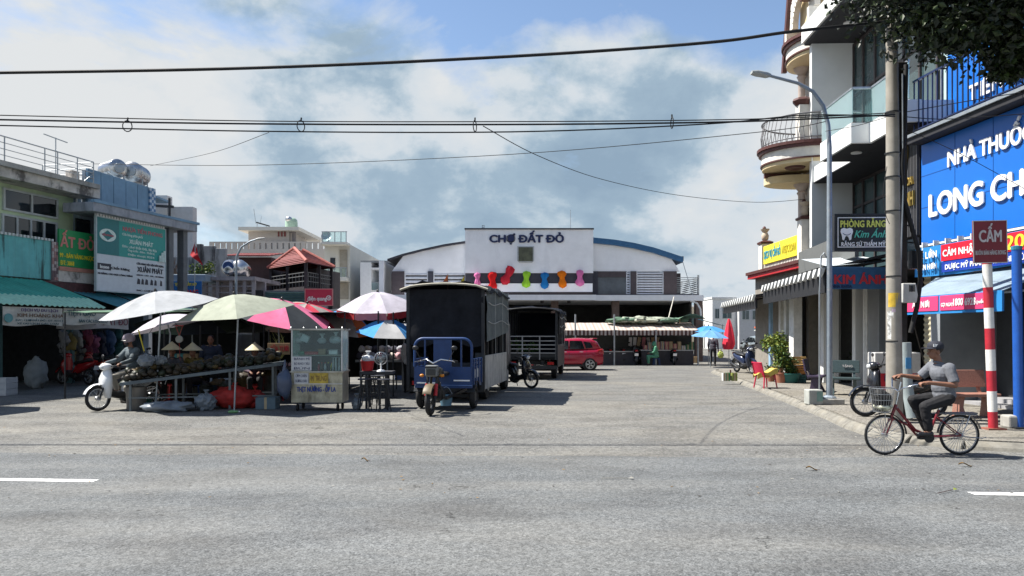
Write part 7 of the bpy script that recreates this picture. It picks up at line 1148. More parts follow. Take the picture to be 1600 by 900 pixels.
    for k_ in ('l', 'r'):
        H_, K_, A_ = J['hip_' + k_], J['kn_' + k_], J['an_' + k_]; l.cone_seg(H_, K_, .098, .075); l.cone_seg(K_, A_ + (K_ - A_).normalized() * .04, .074, .06); l.ell(H_, .1)
    fuse('trousers', l, vox, pants, t, 5, .005, 7)
    for k_ in ('l', 'r'):
        A_, T_ = J['an_' + k_], J['to_' + k_]; d = T_ - A_; s_ = MB(); s_.cone_seg(A_ + V((-.02, 0, -.045)), T_ + V((0, 0, -.0)), .042, .036); s_.v = [(x, y, max(z, min(A_.z, T_.z) - .075)) for x, y, z in s_.v]; s_.build('shoe', shoe or blackp, t, smooth=60)
    if hairy: MB().ell((-.022, 0, .048), (.096, .085, .092), 16, 10, HM).build('hair', hairm, t, smooth=180)
    if hat == 'cap':
        b = MB(); b.lathe([(.107, -.005), (.108, .03), (.098, .07), (.06, .098), (0, .106)], 20, HM @ Matrix.Translation((-.01, 0, .045))); cp = b.build('cap', mat('cap_navy', (.018, .02, .03), .8), t, smooth=50); b = MB(); b.grid(lambda a, c_: tuple(HM @ V((.07 + .11 * c_ * (1 - .35 * (2 * a - 1) ** 2), (a - .5) * .18, .047 + .016 * (1 - (2 * a - 1) ** 2)))), 8, 4, th=.006); b.build('peak', mat('cap_navy', (.018, .02, .03)), cp, smooth=60)
        o = letters('EK', .04, .07, lwhite, cp, 0, 0, y=0, depth=.003, bold=.03); q_ = HM @ V((.015, -.0, .1)); o.location = HM @ V((.04, .095, .09)); o.rotation_euler = (0, 0, math.pi)
    if hat == 'helmet':
        b = MB(); b.ell((-.01, 0, .05), (.142, .124, .13), 20, 12, HM); iv = HM.inverted(); b.v = [tuple(HM @ V(((iv @ V(p)).x, (iv @ V(p)).y, max((iv @ V(p)).z, -.015)))) for p in b.v]; hm = b.build('helmet', mat('helmet_mauve', (.24, .2, .24), .35, var=.2), t, smooth=60); b = MB(); b.grid(lambda a, c_: tuple(HM @ V((.09 + .075 * c_ * (1 - .4 * (2 * a - 1) ** 2), (a - .5) * .2, .05 + .012 * (1 - (2 * a - 1) ** 2) - .02 * c_))), 8, 3, th=.006); b.build('visor', blackp, hm, smooth=60); MB().ell((.07, 0, -.055), (.045, .062, .045), 12, 8, HM).build('face_mask', mat('mask_dark', (.03, .03, .035), .8), t, smooth=180)
    if hat == 'conical':
        MB().lathe([(.24, -.005), (.2, .03), (.1, .11), (0, .2), (0, .19), (.1, .1), (.24, -.012)], 22, HM @ Matrix.Translation((0, 0, .055))).build('conical_hat', mat('straw', (.5, .45, .3), .7, var=.1), t, smooth=40)
    if hat == 'hood':
        MB().lathe([(.115, -.12), (.125, -.05), (.12, .04), (.08, .11), (0, .135)], 16, HM @ Matrix.Translation((-.02, 0, 0))).build('hood', shirt, t, smooth=60)
    return t
# ------------------------------------------------------------------ cyclist and bicycle (nose to the left)
BX, BYY = (1440 - HU) / FPX * 10.6, 10.6
bx = lambda u: -(u - 1440) / 109.; bz_ = lambda v: EYE - (v - HV) / 109.
bk = thing('bicycle', 'dark red small-wheeled bicycle with wire basket ridden along the kerb', 'bicycle', (BX, BYY, 0), math.pi); brd = mat('bike_red', (.17, .012, .02), .35, var=.1, bump=0, coat=.3)
wheel(bk, bx(1382), .29, .019, spokes=32, name='front_wheel', hub=.025, m_rim=steel, rimw=.016); wheel(bk, bx(1499), .29, .019, spokes=32, name='rear_wheel', hub=.03, m_rim=steel, rimw=.016)
hx0, hz0, hx1, hz1 = bx(1392), bz_(653), bx(1400), bz_(632)
b = MB(); b.tube([(hx0, 0, hz0), (hx1, 0, hz1)], .022, 10); b.tube([(hx1 - .01, 0, hz1 - .05), (bx(1415), 0, bz_(655)), (bx(1430), 0, bz_(672)), (bx(1450), 0, bz_(681))], .021, 10); b.tube([(hx0 - .01, 0, hz0 - .0), (bx(1418), 0, bz_(664)), (bx(1432), 0, bz_(680)), (bx(1450), 0, bz_(684))], .016, 10); b.tube([(bx(1450), 0, bz_(682)), (bx(1467), 0, bz_(640))], .018, 10)
for s_ in (-1, 1): b.tube([(bx(1450), s_ * .03, bz_(682)), (bx(1499), s_ * .06, bz_(680))], .011, 6); b.tube([(bx(1463), s_ * .03, bz_(652)), (bx(1499), s_ * .06, bz_(680))], .009, 6)
b.build('frame', brd, bk, smooth=60)
b = MB(); [b.tube([(hx0, s_ * .04, hz0 - .02), (hx0 + .03, s_ * .045, hz0 - .09), (bx(1382), s_ * .045, .29)], .012, 8) for s_ in (-1, 1)]; b.bar((hx0, -.05, hz0 - .02), (hx0, .05, hz0 - .02), .03); b.build('fork', brd, bk, smooth=60)
b = MB(); b.tube([(hx1, 0, hz1), (bx(1408), 0, bz_(597))], .013, 8); b.tube([(bx(1424) - .05, .27, bz_(600)), (bx(1416), .25, bz_(599)), (bx(1402), .14, bz_(606)), (bx(1404), 0, bz_(612)), (bx(1402), -.14, bz_(606)), (bx(1408), -.25, bz_(594)), (bx(1420), -.27, bz_(594))], .011, 8); b.build('handlebar', chrome, bk, smooth=60)
for s_, gx, gz in ((1, bx(1424), bz_(600)), (-1, bx(1414), bz_(593))): MB().tube([(gx - .06, s_ * .27, gz), (gx + .05, s_ * .262, gz + .002)], .017, 8).build('grip', black, bk); MB().tube([(gx + .07, s_ * .25, gz - .015), (gx - .02, s_ * .27, gz - .035)], .006, 5).build('brake_lever', steel, bk)
b = MB(); b.loft([(bx(1452), 0, bz_(629), .03, .018), (bx(1462), 0, bz_(628), .05, .03), (bx(1475), 0, bz_(627), .09, .038), (bx(1485), 0, bz_(627), .08, .035), (bx(1489), 0, bz_(627), .04, .02)], 14); b.build('saddle', seatm, bk, smooth=60); MB().tube([(bx(1467), 0, bz_(641)), (bx(1470), 0, bz_(630))], .013, 8).build('seat_post', chrome, bk)
for x, a0, a1, m in ((bx(1382), 62, 178, brd), (bx(1499), 5, 165, mat('fender_dull', (.2, .2, .2), .4, .5))): MB().grid(lambda a, c: (x + .312 * math.cos(R(a0 + (a1 - a0) * a)), (c - .5) * .055, .29 + (.312 + .01 * math.sin(c * 3.14)) * math.sin(R(a0 + (a1 - a0) * a))), 16, 4, th=.003).build('mudguard', black if x > 0 else m, bk, smooth=60)
b = MB(); zc_ = bz_(648); [b.tube([(bx(1468), s_ * .06, zc_ + .02), (bx(1524), s_ * .06, zc_)], .006, 5) for s_ in (-1, 0, 1)]; [b.tube([(x, -.06, zc_ + .005), (x, .06, zc_ + .005)], .005, 5) for x in (bx(1475), bx(1490), bx(1505), bx(1523))]; [b.tube([(bx(1512), s_ * .06, zc_), (bx(1499), s_ * .065, .29)], .006, 5) for s_ in (-1, 1)]; b.build('rear_carrier', steel, bk); MB().box(bx(1524), bx(1475), -.065, .065, zc_ + .012, zc_ + .035).build('carrier_pad', mat('pad_grey', (.12, .12, .13), .6), bk, bevel=.008)
b = MB(); b.lathe([(.0, -.005), (.07, -.005), (.075, 0), (.07, .005), (0, .005)], 18, Matrix.Translation((bx(1449), .05, bz_(683))) @ Matrix.Rotation(R(90), 4, 'X')); [b.bar((bx(1449), s_ * .07, bz_(683)), (bx(1449) + s_ * .15, s_ * .075, bz_(683) - s_ * .0), .018) for s_ in (-1, 1)]; b.build('crankset', darkm, bk); [MB().box(bx(1449) + s_ * .15 - .04, bx(1449) + s_ * .15 + .04, s_ * .12 - .045, s_ * .12 + .045, bz_(683) - .012, bz_(683) + .012).build('pedal', black, bk) for s_ in (-1, 1)]
b = MB(); b.tube([(bx(1449), .055, bz_(683) + .07), (bx(1499), .055, .29 + .035)], .004, 4); b.tube([(bx(1449), .055, bz_(683) - .07), (bx(1499), .055, .29 - .035)], .004, 4); b.build('chain', darkm, bk); b = MB(); b.tube([(bx(1497), .07, .28), (bx(1528), .1, .25), (bx(1534), .1, .27)], .006, 5); b.build('kickstand', steel, bk)
b = MB(); cxk, czt, czb = bx(1378), bz_(606), bz_(643)                                     # wire basket
for f_ in (0, .25, .5, .75, 1):
    z = czb + (czt - czb) * f_; r1, r2 = .11 + .05 * f_, .11 + .05 * f_; b.tube([(cxk + r1 * math.cos(R(a)) * 1.05, r2 * math.sin(R(a)), z) for a in range(0, 360, 18)], .004 if f_ < 1 else .007, 4, close=True)
for a in range(0, 360, 15): b.tube([(cxk, 0, czb), (cxk + .115 * math.cos(R(a)), .11 * math.sin(R(a)), czb), (cxk + .168 * math.cos(R(a)), .16 * math.sin(R(a)), czt)], .003, 4)
[b.tube([(bx(1382), s_ * .05, .29), (cxk, s_ * .09, czb)], .006, 5) for s_ in (-1, 1)]; b.build('basket', steel, bk)
t = thing('shopping_bag', 'black bag with printed wrapping stuffed in the bicycle basket', 'bag', (BX - cxk, BYY, czb + .01)); noisy((0, 0, .16), (.13, .12, .17), .25, 8, 4, 16, 10, flat=0).build('body', black, t, smooth=60); noisy((0, -.02, .06), (.125, .12, .06), .25, 10, 8, 14, 8, flat=0).build('wrapping', mat('wrap_print', (.4, .4, .3), .5, var=.8, scale=18), t, smooth=60)
shirtm = mat('shirt_grey', (.135, .142, .16), .9, var=.1, scale=6, bump=.08, bscale=90); blackt = mat('trousers_black', (.012, .012, .014), .85, bump=.08)
gl, gr = V((bx(1424), .268, bz_(600))), V((bx(1414), -.268, bz_(593)))
J = dict(pelvis=(bx(1475), 0, bz_(619)), chest=(bx(1470), 0, bz_(583)), neck=(bx(1466), 0, bz_(565)), head=(bx(1461), 0, bz_(549)), sh_l=(bx(1472), .18, bz_(574)), sh_r=(bx(1467), -.18, bz_(573)), el_l=(bx(1475), .27, bz_(600)), el_r=(bx(1452), -.27, bz_(592)), wr_l=(bx(1434), .272, bz_(596)), wr_r=(bx(1424), -.27, bz_(588)),
         hip_l=(bx(1474), .1, bz_(622)), hip_r=(bx(1474), -.1, bz_(622)), kn_l=(bx(1437), .13, bz_(634)), kn_r=(bx(1434), -.13, bz_(626)), an_l=(bx(1444), .125, bz_(671)), an_r=(bx(1458), -.125, bz_(676)), to_l=(bx(1428), .13, bz_(677)), to_r=(bx(1444), -.13, bz_(684)))
cyc = person('cyclist in grey short-sleeved shirt, black trousers and dark cap riding the red bicycle', (BX, BYY, 0), math.pi, J, shirtm, blackt, .0065, hat='cap', grips={'l': gl, 'r': gr}, look=(1, .02, -.05), loose=1.0)
# moped rider
J = dict(pelvis=(-.2, 0, .88), chest=(-.15, 0, 1.24), neck=(-.12, 0, 1.41), head=(-.07, 0, 1.56), sh_l=(-.14, .19, 1.34), sh_r=(-.14, -.19, 1.34), el_l=(.02, .28, 1.12), el_r=(.04, -.28, 1.12), wr_l=(.27, .33, 1.06), wr_r=(.27, -.33, 1.06), hip_l=(-.18, .11, .86), hip_r=(-.18, -.11, .86), kn_l=(.1, .24, .5), kn_r=(.2, -.17, .74), an_l=(-.02, .32, .12), an_r=(.12, -.16, .44), to_l=(.13, .34, .05), to_r=(.27, -.17, .40))
person('rider in grey jacket and mauve helmet astride the white moped', white_moped_at, MRZ, J, mat('jacket_grey', (.09, .115, .13), .8, var=.35, scale=5), mat('trousers_beige', (.30, .28, .24), .85), .0085, True, mat('boot_grey', (.2, .2, .2), .7), 'helmet', {'l': V((.335, .345, 1.02)), 'r': V((.335, -.345, 1.02))}, look=(1, .1, -.2), loose=1.06, hairy=False)
sit = dict(pelvis=(0, 0, .5), chest=(.04, 0, .86), neck=(.07, 0, 1.03), head=(.11, 0, 1.17), sh_l=(.05, .18, .97), sh_r=(.05, -.18, .97), el_l=(.12, .22, .72), el_r=(.12, -.22, .72), wr_l=(.33, .12, .68), wr_r=(.33, -.12, .68), hip_l=(.02, .1, .48), hip_r=(.02, -.1, .48), kn_l=(.42, .12, .5), kn_r=(.42, -.12, .5), an_l=(.40, .12, .1), an_r=(.40, -.12, .1), to_l=(.56, .13, .05), to_r=(.56, -.13, .05))
def low_stool(label, loc, m):
    t = thing('plastic_stool', label, 'stool', loc); MB().box(-.16, .16, -.16, .16, .36, .39).build('seat', m, t, bevel=.02); [MB().tube([(x * .13, y * .13, .37), (x * .17, y * .17, 0)], [.025, .018], 6).build('leg', m, t) for x in (-1, 1) for y in (-1, 1)]; return t
g = gnd(1025, 571); person('seated person in a green hooded raincoat beside the parked mopeds', (g.x, g.y, 0), math.pi, sit, mat('raincoat_green', (.06, .22, .13), .5, var=.2), mat('raincoat_green', (.06, .22, .13)), .02, True, hat='hood', loose=1.15); low_stool('blue plastic stool under the person in the green raincoat', (g.x + .02, g.y, 0), bluep)
p = at(270, 0, 18.2); person('vendor in a conical straw hat seated behind the fruit table', (p.x, p.y, .12), R(-75), {k: (v[0], v[1], v[2]) for k, v in sit.items()}, mat('blouse_dark', (.05, .05, .06), .8), blackt, .02, True, hat='conical'); low_stool('red plastic stool under the vendor in the conical hat', (p.x, p.y, .1), redp)
stand = dict(pelvis=(0, 0, .9), chest=(.02, 0, 1.26), neck=(.03, 0, 1.42), head=(.06, 0, 1.56), sh_l=(.02, .18, 1.37), sh_r=(.02, -.18, 1.37), el_l=(.0, .25, 1.1), el_r=(.0, -.25, 1.1), wr_l=(.1, .25, .88), wr_r=(.1, -.25, .88), hip_l=(0, .1, .88), hip_r=(0, -.1, .88), kn_l=(.03, .11, .48), kn_r=(-.02, -.11, .48), an_l=(0, .12, .09), an_r=(-.05, -.12, .09), to_l=(.15, .14, .05), to_r=(.1, -.14, .05))
g = gnd(1114, 572); person('stallholder in dark clothes standing under the sky blue parasol', (g.x, g.y, 0), R(60), stand, mat('shirt_floral', (.05, .045, .06), .8, var=.6, scale=14), blackt, .02, True)
p = at(330, 0, 19.2); person('vendor in dark blue standing behind the second-row jars', (p.x, p.y, 0), R(-80), stand, mat('shirt_navy', (.02, .03, .06), .8), blackt, .02, True)
p = at(655, 0, 21.5); person('shopper in a white shirt standing left of the truck', (p.x - .3, p.y, 0), R(60), stand, mat('shirt_white', (.55, .55, .55), .8), blackt, .02, True)
# ------------------------------------------------------------------ street lamps
lampm = mat('lamp_pole', (.26, .30, .34), .5, .4, var=.12, stain=dict(col=(.42, .4, .38), scale=6, at=.58, soft=.05, amt=.5, stretch=(1, 1, 1)))
lb_ = gnd(1296, 631, .12); t = thing('street_lamp', 'tall grey street lamp with curved arm in front of the clinic', 'street lamp', (lb_.x, lb_.y, .118)); sc_ = lb_.y / FPX
Zp = lambda v: EYE - (v - HV) * sc_ - .118; Xp = lambda u: (u - 1294) * sc_
MB().box(-.3, .26, -.22, .22, 0, .13).build('footing', conc, t, bevel=.02); MB().lathe([(.16, .13), (.16, .16), (.1, .2), (0, .2)], 8).build('base_plate', lampm, t)
b = MB(); pts = [(0, 0, .15), (0, 0, 2.5), (0, 0, Zp(230)), (Xp(1292), 0, Zp(195)), (Xp(1284), 0, Zp(165)), (Xp(1268), 0, Zp(143)), (Xp(1245), 0, Zp(130)), (Xp(1200), 0, Zp(118))]; b.tube(pts, [.072, .064, .053, .049, .045, .042, .038, .034], 12); b.build('pole', lampm, t, smooth=50)
b = MB(); b.loft([(Xp(1202), 0, Zp(118), .05, .03), (Xp(1196), 0, Zp(117.5), .1, .05), (Xp(1180), 0, Zp(114.5), .13, .045), (Xp(1172), 0, Zp(113.5), .09, .03)], 14, 4); hd = b.build('lamp_head', mat('lamp_head_grey', (.35, .37, .36), .5), t, smooth=50); MB().box(Xp(1194), Xp(1175), -.09, .09, Zp(121), Zp(119)).build('lamp_lens', mat('lens_grey', (.3, .31, .3), .3), hd, rot=(0, R(-8), 0)) if 0 else None
b = MB(); b.tube([(-.22, .02, .1), (-.22, .02, Zp(460)), (-.18, .02, Zp(400)), (-.12, .02, Zp(395)), (-.06, .02, Zp(402))], .018, 6); b.build('service_pipe', galv, t, smooth=50)
p = at(369, 560, 31); t = thing('street_lamp', 'slim grey street lamp rising behind the cream parasol', 'street lamp', (p.x, 31, 0)); s31 = 31 / FPX; zz = lambda v: EYE - (v - HV) * s31
MB().tube([(0, 0, 0), (0, 0, zz(420)), (.03, 0, zz(400)), (.22, 0, zz(386)), (.6, 0, zz(377)), (.85, 0, zz(374))], [.07, .05, .045, .04, .035, .03], 10).build('pole', lampm, t, smooth=50); MB().loft([(.82, 0, zz(374), .05, .03), (.95, 0, zz(373.3), .1, .045), (1.2, 0, zz(372), .07, .025)], 12, 3).build('lamp_head', mat('lamp_head_pale', (.5, .5, .48), .5), t, smooth=50)
# ------------------------------------------------------------------ utility poles
UX, UY = (1396 - HU) / FPX * 13.5, 13.5; polec = mat('pole_concrete', (.27, .25, .215), .85, var=.15, scale=3, bump=.04, stain=dict(col=(.22, .2, .17), scale=2.5, at=.55, soft=.2, amt=.6))
t = thing('utility_pole', 'round pale concrete utility pole with stickers and cable clamps', 'utility pole', (UX, UY, .1)); MB().tube([(.02, 0, 0), (0, 0, 3), (-.05, 0, 9.5)], [.145, .122, .088], 20).build('shaft', polec, t, smooth=50)
zu = lambda v: EYE - (v - HV) / FPX * UY - .1
for v0, v1, a0, a1, m in ((458, 480, 200, 290, mat('sticker_yellow', (.6, .4, .04), .6, var=.3)), (486, 530, 190, 330, mat('sticker_paper', (.5, .5, .48), .7, var=.6, scale=16)), (483, 488, 230, 300, mat('sticker_mauve', (.4, .3, .4), .6)), (575, 600, 240, 300, mat('sticker_paper', (.5, .5, .48)))):
    z0, z1 = zu(v1), zu(v0); r_ = .127; MB().grid(lambda a, c: (r_ * math.cos(R(a0 + (a1 - a0) * a)) + .002, r_ * math.sin(R(a0 + (a1 - a0) * a)), z0 + (z1 - z0) * c), 8, 1).build('sticker', m, t)
for v in (176, 240, 277, 330, 432, 533): MB().lathe([(.11, -.012), (.13 if v < 400 else .135, -.01), (.13 if v < 400 else .135, .01), (.11, .012)], 16, Matrix.Translation((-.02 if v < 400 else 0, 0, zu(v)))).build('band_clamp', darkm, t)
dpm = mat('dark_pole', (.035, .03, .028), .9, var=.3); DX, DY = (1407 - HU) / FPX * 14.0, 14.0; xd_ = lambda u: (u - 1412) / FPX * DY
t = thing('utility_pole', 'dark square utility pole wrapped in black cables behind the round one', 'utility pole', (DX, DY, .1)); MB().box(xd_(1403.5), xd_(1419), -.1, .1, 0, 6.75).build('shaft', dpm, t, bevel=.02); zd = lambda v: EYE - (v - HV) / FPX * DY - .1; xd = lambda u: (u - 1412) / FPX * DY
b = MB(); b.tube([(xd(1402), -.13, zd(110)), (xd(1403), -.13, zd(200)), (xd(1401), -.13, zd(330)), (xd(1403), -.13, zd(460))], .03, 8); b.tube([(xd(1415), -.13, zd(105)), (xd(1412), -.14, zd(200)), (xd(1408), -.14, zd(260)), (xd(1411), -.14, zd(310)), (xd(1421), -.15, zd(350)), (xd(1434), -.15, zd(395)), (xd(1436), -.15, zd(440)), (xd(1431), -.15, zd(480)), (xd(1421), -.15, zd(520))], .042, 10); b.build('cable_bundle', black, t, smooth=50)
MB().tube([(xd(1408), -.16, zd(120)), (xd(1409), -.16, zd(300)), (xd(1404), -.16, zd(460))], .018, 8).build('grey_conduit', galv, t, smooth=50); MB().tube([(xd(1411), -.2, zd(535)), (xd(1413), -.2, zd(600)), (xd(1420), -.24, zd(650))], .10, 14).build('lower_conduit', mat('pvc_grey', (.30, .35, .36), .5), t, smooth=50); MB().box(xd(1411) - .05, xd(1411) + .05, -.31, -.3, zd(575), zd(558)).build('blue_label', mat('label_blue', (.05, .25, .5), .5), t)
mbx = MB(); mbx.prism([(xd(1403), zd(474)), (xd(1425), zd(474)), (xd(1427), zd(462)), (xd(1424), zd(444)), (xd(1404), zd(444))], -.28, -.12); m_ = mbx.build('meter_box', mat('meter_white', (.5, .5, .48), .6), t, bevel=.015); MB().box(xd(1413), xd(1422), -.287, -.281, zd(457), zd(447)).build('meter_window', dglass, m_)
MB().box(xd(1428), xd(1445), -.05, .1, zd(420), zd(392)).build('junction_box', darkm, t); b = MB(); b.tube(sag((xd(1428), -.1, zd(505)), (xd(1520), 1.5, zd(580)), -.0, 4), .012, 5); b.build('stay_wire', black, t)
# ------------------------------------------------------------------ prohibition sign, blue post, bench
g = gnd(1552, 671, .12); sc_ = g.y / FPX; zz = lambda v: EYE - (v - HV) * sc_ - .118; xx = lambda u: (u - 1552) * sc_
t = thing('prohibition_sign', 'maroon no-hawking sign on a red and white banded post', 'sign', (g.x, g.y, .118)); wm = mat('post_white', (.66, .65, .62), .5, stain=dict(col=(.3, .28, .25), scale=7, at=.6, amt=.6, stretch=(1, 1, 1))); rm2 = mat('post_red', (.40, .02, .035), .5, var=.12)
vs_ = [671, 643, 611, 579, 546, 513, 481, 449, 413, 380, 350]
for i, (va, vb) in enumerate(zip(vs_, vs_[1:])): f0, f1 = (671 - va) / 321, (671 - vb) / 321; MB().tube([(xx(1552 - 12 * f0), 0, zz(va)), (xx(1552 - 12 * f1), 0, zz(vb))], .074, 16).build('post_band', rm2 if i % 2 == 0 else wm, t, smooth=50)
MB().box(-.14, .17, -.1, .12, 0, .03).build('foot_plate', mat('foot_rust', (.25, .1, .07), .8), t)
bw_, bh_ = 53 * sc_, 66 * sc_; bd = MB().box(-bw_ / 2, bw_ / 2, -.02, 0, -bh_ / 2, bh_ / 2).build('board', mat('sign_maroon', (.17, .012, .022), .5, var=.08), t, loc=(xx(1540), -.1, zz(379)), rot=(0, R(-1.2), 0))
b = MB(); f_ = .012; b.box(-bw_ / 2, bw_ / 2, -.026, -.021, -bh_ / 2, -bh_ / 2 + f_); b.box(-bw_ / 2, bw_ / 2, -.026, -.021, bh_ / 2 - f_, bh_ / 2); b.box(-bw_ / 2, -bw_ / 2 + f_, -.026, -.021, -bh_ / 2 + f_, bh_ / 2 - f_); b.box(bw_ / 2 - f_, bw_ / 2, -.026, -.021, -bh_ / 2 + f_, bh_ / 2 - f_); b.build('border', mat('border_grey', (.5, .48, .45), .5), bd)
lg = mat('letter_grey', (.5, .46, .46), .5, bump=0); letters('CẤM', .2, .38, lg, bd, 0, .1, y=-.024, bold=.03); letters('BUÔN BÁN HÀNG RONG', .075, .5, lg, bd, 0, -.18, y=-.024, bold=.01)
g = gnd(1592, 669, .12); t = thing('blue_post', 'royal blue steel post at the right edge of the pavement', 'post', (g.x, g.y, .118)); MB().tube([(0, 0, .02), (-.04, 0, 3.05)], .078, 16).build('shaft', mat('post_blue', (.015, .09, .38), .4, var=.1), t, smooth=50); MB().lathe([(0, 0), (.085, 0), (.085, .06), (0, .08)], 14, Matrix.Translation((-.04, 0, 3.05))).build('cap', mat('cap_teal', (.04, .2, .3), .5), t); MB().box(-.14, .14, -.14, .14, 0, .03).build('foot_plate', darkm, t)
MB().box(-.2, .0, -.05, .2, 0, .22).build('footing', conc, t, bevel=.03)
def bench(label, loc, rz, m, w=.95):
    t = thing('granite_bench', label, 'bench', loc, rz); MB().box(-w / 2, w / 2, -.24, .16, .40, .46).build('seat', m, t, bevel=.012); MB().box(-w / 2, w / 2, -.025, .025, -.17, .17).build('backrest', m, t, bevel=.012, loc=(0, .24, .73), rot=(R(-12), 0, 0))
    for x in (-w * .33, w * .33): MB().prism([(-.2, 0), (.16, 0), (.12, .2), (.1, .4), (-.14, .4), (-.1, .2)], -.04, .04, Matrix.Translation((x, -.03, 0)) @ Matrix.Rotation(R(90), 4, 'Z')).build('leg', m, t, bevel=.01); MB().bar((x, .14, .36), (x, .26, .66), .06, .04).build('back_support', m, t)
    return t
pinkg = mat('granite_pink', (.34, .17, .13), .45, var=.2, scale=60); greeng = mat('granite_green', (.05, .075, .08), .35, var=.25, scale=50); purg = mat('granite_purple', (.055, .04, .075), .4, var=.25, scale=50)
bench('pink granite bench behind the cyclist', ((1518 - HU) / FPX * 14.4, 14.4, .118), R(3), pinkg, .86); bo = bench('dark green granite bench with carved lettering beside the street lamp', ((1318 - HU) / FPX * 19.5, 19.5, .118), R(-22), greeng, .8); letters('TẶNG', .06, .25, lg, bo, .1, .75, y=.19, bold=0).rotation_euler = (R(-12), 0, 0); bench('dark purple granite bench half hidden by the street lamp', ((1274 - HU) / FPX * 20.6, 20.6, .118), R(60), purg, .7)
# stand-up advertising box, kerb clutter
p = at(1367, 606, 16.6); t = thing('advert_stand', 'red and white upright advertising stand with navy capitals behind the utility pole', 'sign', (p.x, p.y, .118)); wA, hA = 72 / FPX * 16.6, 1.15; MB().box(0, wA, 0, .35, .04, hA + .04).build('cabinet', mat('stand_white', (.55, .54, .52), .5), t, bevel=.02); MB().box(.02, wA - .02, -.012, 0, .06, .72).build('red_panel', mat('stand_red', (.45, .015, .03), .5), t); letters('PHÒNG', .15, .62, navy, t, wA * .5, .62, y=-.02, bold=.03); MB().lathe([(0, 0), (.1, 0), (.1, .01), (0, .01)], 14, Matrix.Translation((.36, -.004, .98)) @ Matrix.Rotation(R(90), 4, 'X')).build('portrait_patch', mat('patch_plum', (.2, .06, .09), .6), t)
for i in range(5): MB().ell((.2 + i * .16, -.014, .3 + .05 * (i % 2)), (.06, .008, .05)).build('printed_blossom', mat('blossom', (.5, .22, .18), .6), t, smooth=180)
g = gnd(1275, 632, .12); t = thing('concrete_block', 'white painted concrete block at the foot of the street lamp', 'block', (g.x, g.y + .05, .118)); MB().box(-.2, .12, -.15, .15, 0, .34).build('block', mat('block_white', (.36, .37, .34), .8, stain=dict(col=(.2, .22, .18), scale=6, at=.55, amt=.6)), t, bevel=.02); MB().box(-.02, .115, -.156, -.15, .08, .3).build('green_patch', mat('faded_green', (.2, .32, .28), .8), t)
g = gnd(1196, 606, .12); t = plastic_chair('red plastic stool-chair draped with a yellow towel at the kerb', (g.x, g.y, .118), R(110), mat('chair_pinkred', (.5, .02, .06), .4), False, .9); tw = thing('yellow_towel', 'yellow towel draped over the red chair at the kerb', 'towel', (g.x, g.y, .118)); MB().grid(lambda a, c: (-.3 + .6 * a, -.2 + .42 * c, .40 + .16 * a + .03 * math.sin(a * 9) + .02 * math.sin(c * 8) - .12 * (abs(c - .5) > .45)), 14, 12, th=.02).build('cloth', mat('towel_yellow', (.55, .42, .10), .9, bump=.3, bscale=60), tw, smooth=60); MB().grid(lambda a, c: (-.3 + .6 * a, -.21, .40 + .16 * a - .14 * c + .03 * math.sin(a * 9)), 14, 4, th=.0).build('hanging_edge', mat('towel_yellow', (.55, .42, .10)), tw, smooth=60)
for u, m, lb in ((1131, mat('tin_white', (.6, .6, .58), .5), 'white tin at the left of the group on the pavement edge'), (1136, mat('tin_green', (.05, .22, .07), .5), 'green tin in the middle of the group on the pavement edge'), (1147, mat('tin_olive', (.22, .25, .06), .5), 'olive tin at the right of the group on the pavement edge')): g = gnd(u, 595, .12); carton(lb, (g.x, g.y + (.0 if u != 1136 else .02), .118), (.1 if u == 1131 else .18, .18, .27), m, 0, 'tin_box')
t = thing('bollard_stub', 'short dark stake between the green and olive tins', 'stake', gnd(1141, 594, .12)); MB().tube([(0, 0, 0), (.01, 0, .34)], [.035, .028], 8).build('stake', brownm, t); MB().lathe([(0, .34), (.03, .34), (.0, .37)], 8).build('tip', brownm, t)
p = gnd(1139, 573); t = thing('closed_parasol', 'closed red parasol standing at the pavement edge', 'parasol', (p.x, p.y, 0)); s_ = p.y / FPX; zz = lambda v: EYE - (v - HV) * s_
b = MB(); nn = 18; prof = [(498, 1.2), (508, 4), (520, 6.2), (530, 7.6), (538, 8.6), (543, 7.2), (546, 6)]
b.grid(lambda a, c: (lambda v, w_: ((w_ * s_ * (1 + .22 * math.sin(a * 6.283 * 5))) * math.cos(a * 6.283) + (.03 * math.sin(c * 4)), (w_ * s_ * (1 + .22 * math.sin(a * 6.283 * 5))) * math.sin(a * 6.283), zz(v)))(*(lambda i, f: (prof[i][0] + (prof[i + 1][0] - prof[i][0]) * f, prof[i][1] + (prof[i + 1][1] - prof[i][1]) * f))(min(int(c * 6), 5), c * 6 - min(int(c * 6), 5))), 40, 12); b.build('furled_canopy', mat('furled_red', (.62, .02, .045), .7, var=.1, bump=.2, bscale=8), t, smooth=60); MB().tube([(0, 0, 0), (0, 0, zz(497))], .022, 8).build('pole', galv, t)
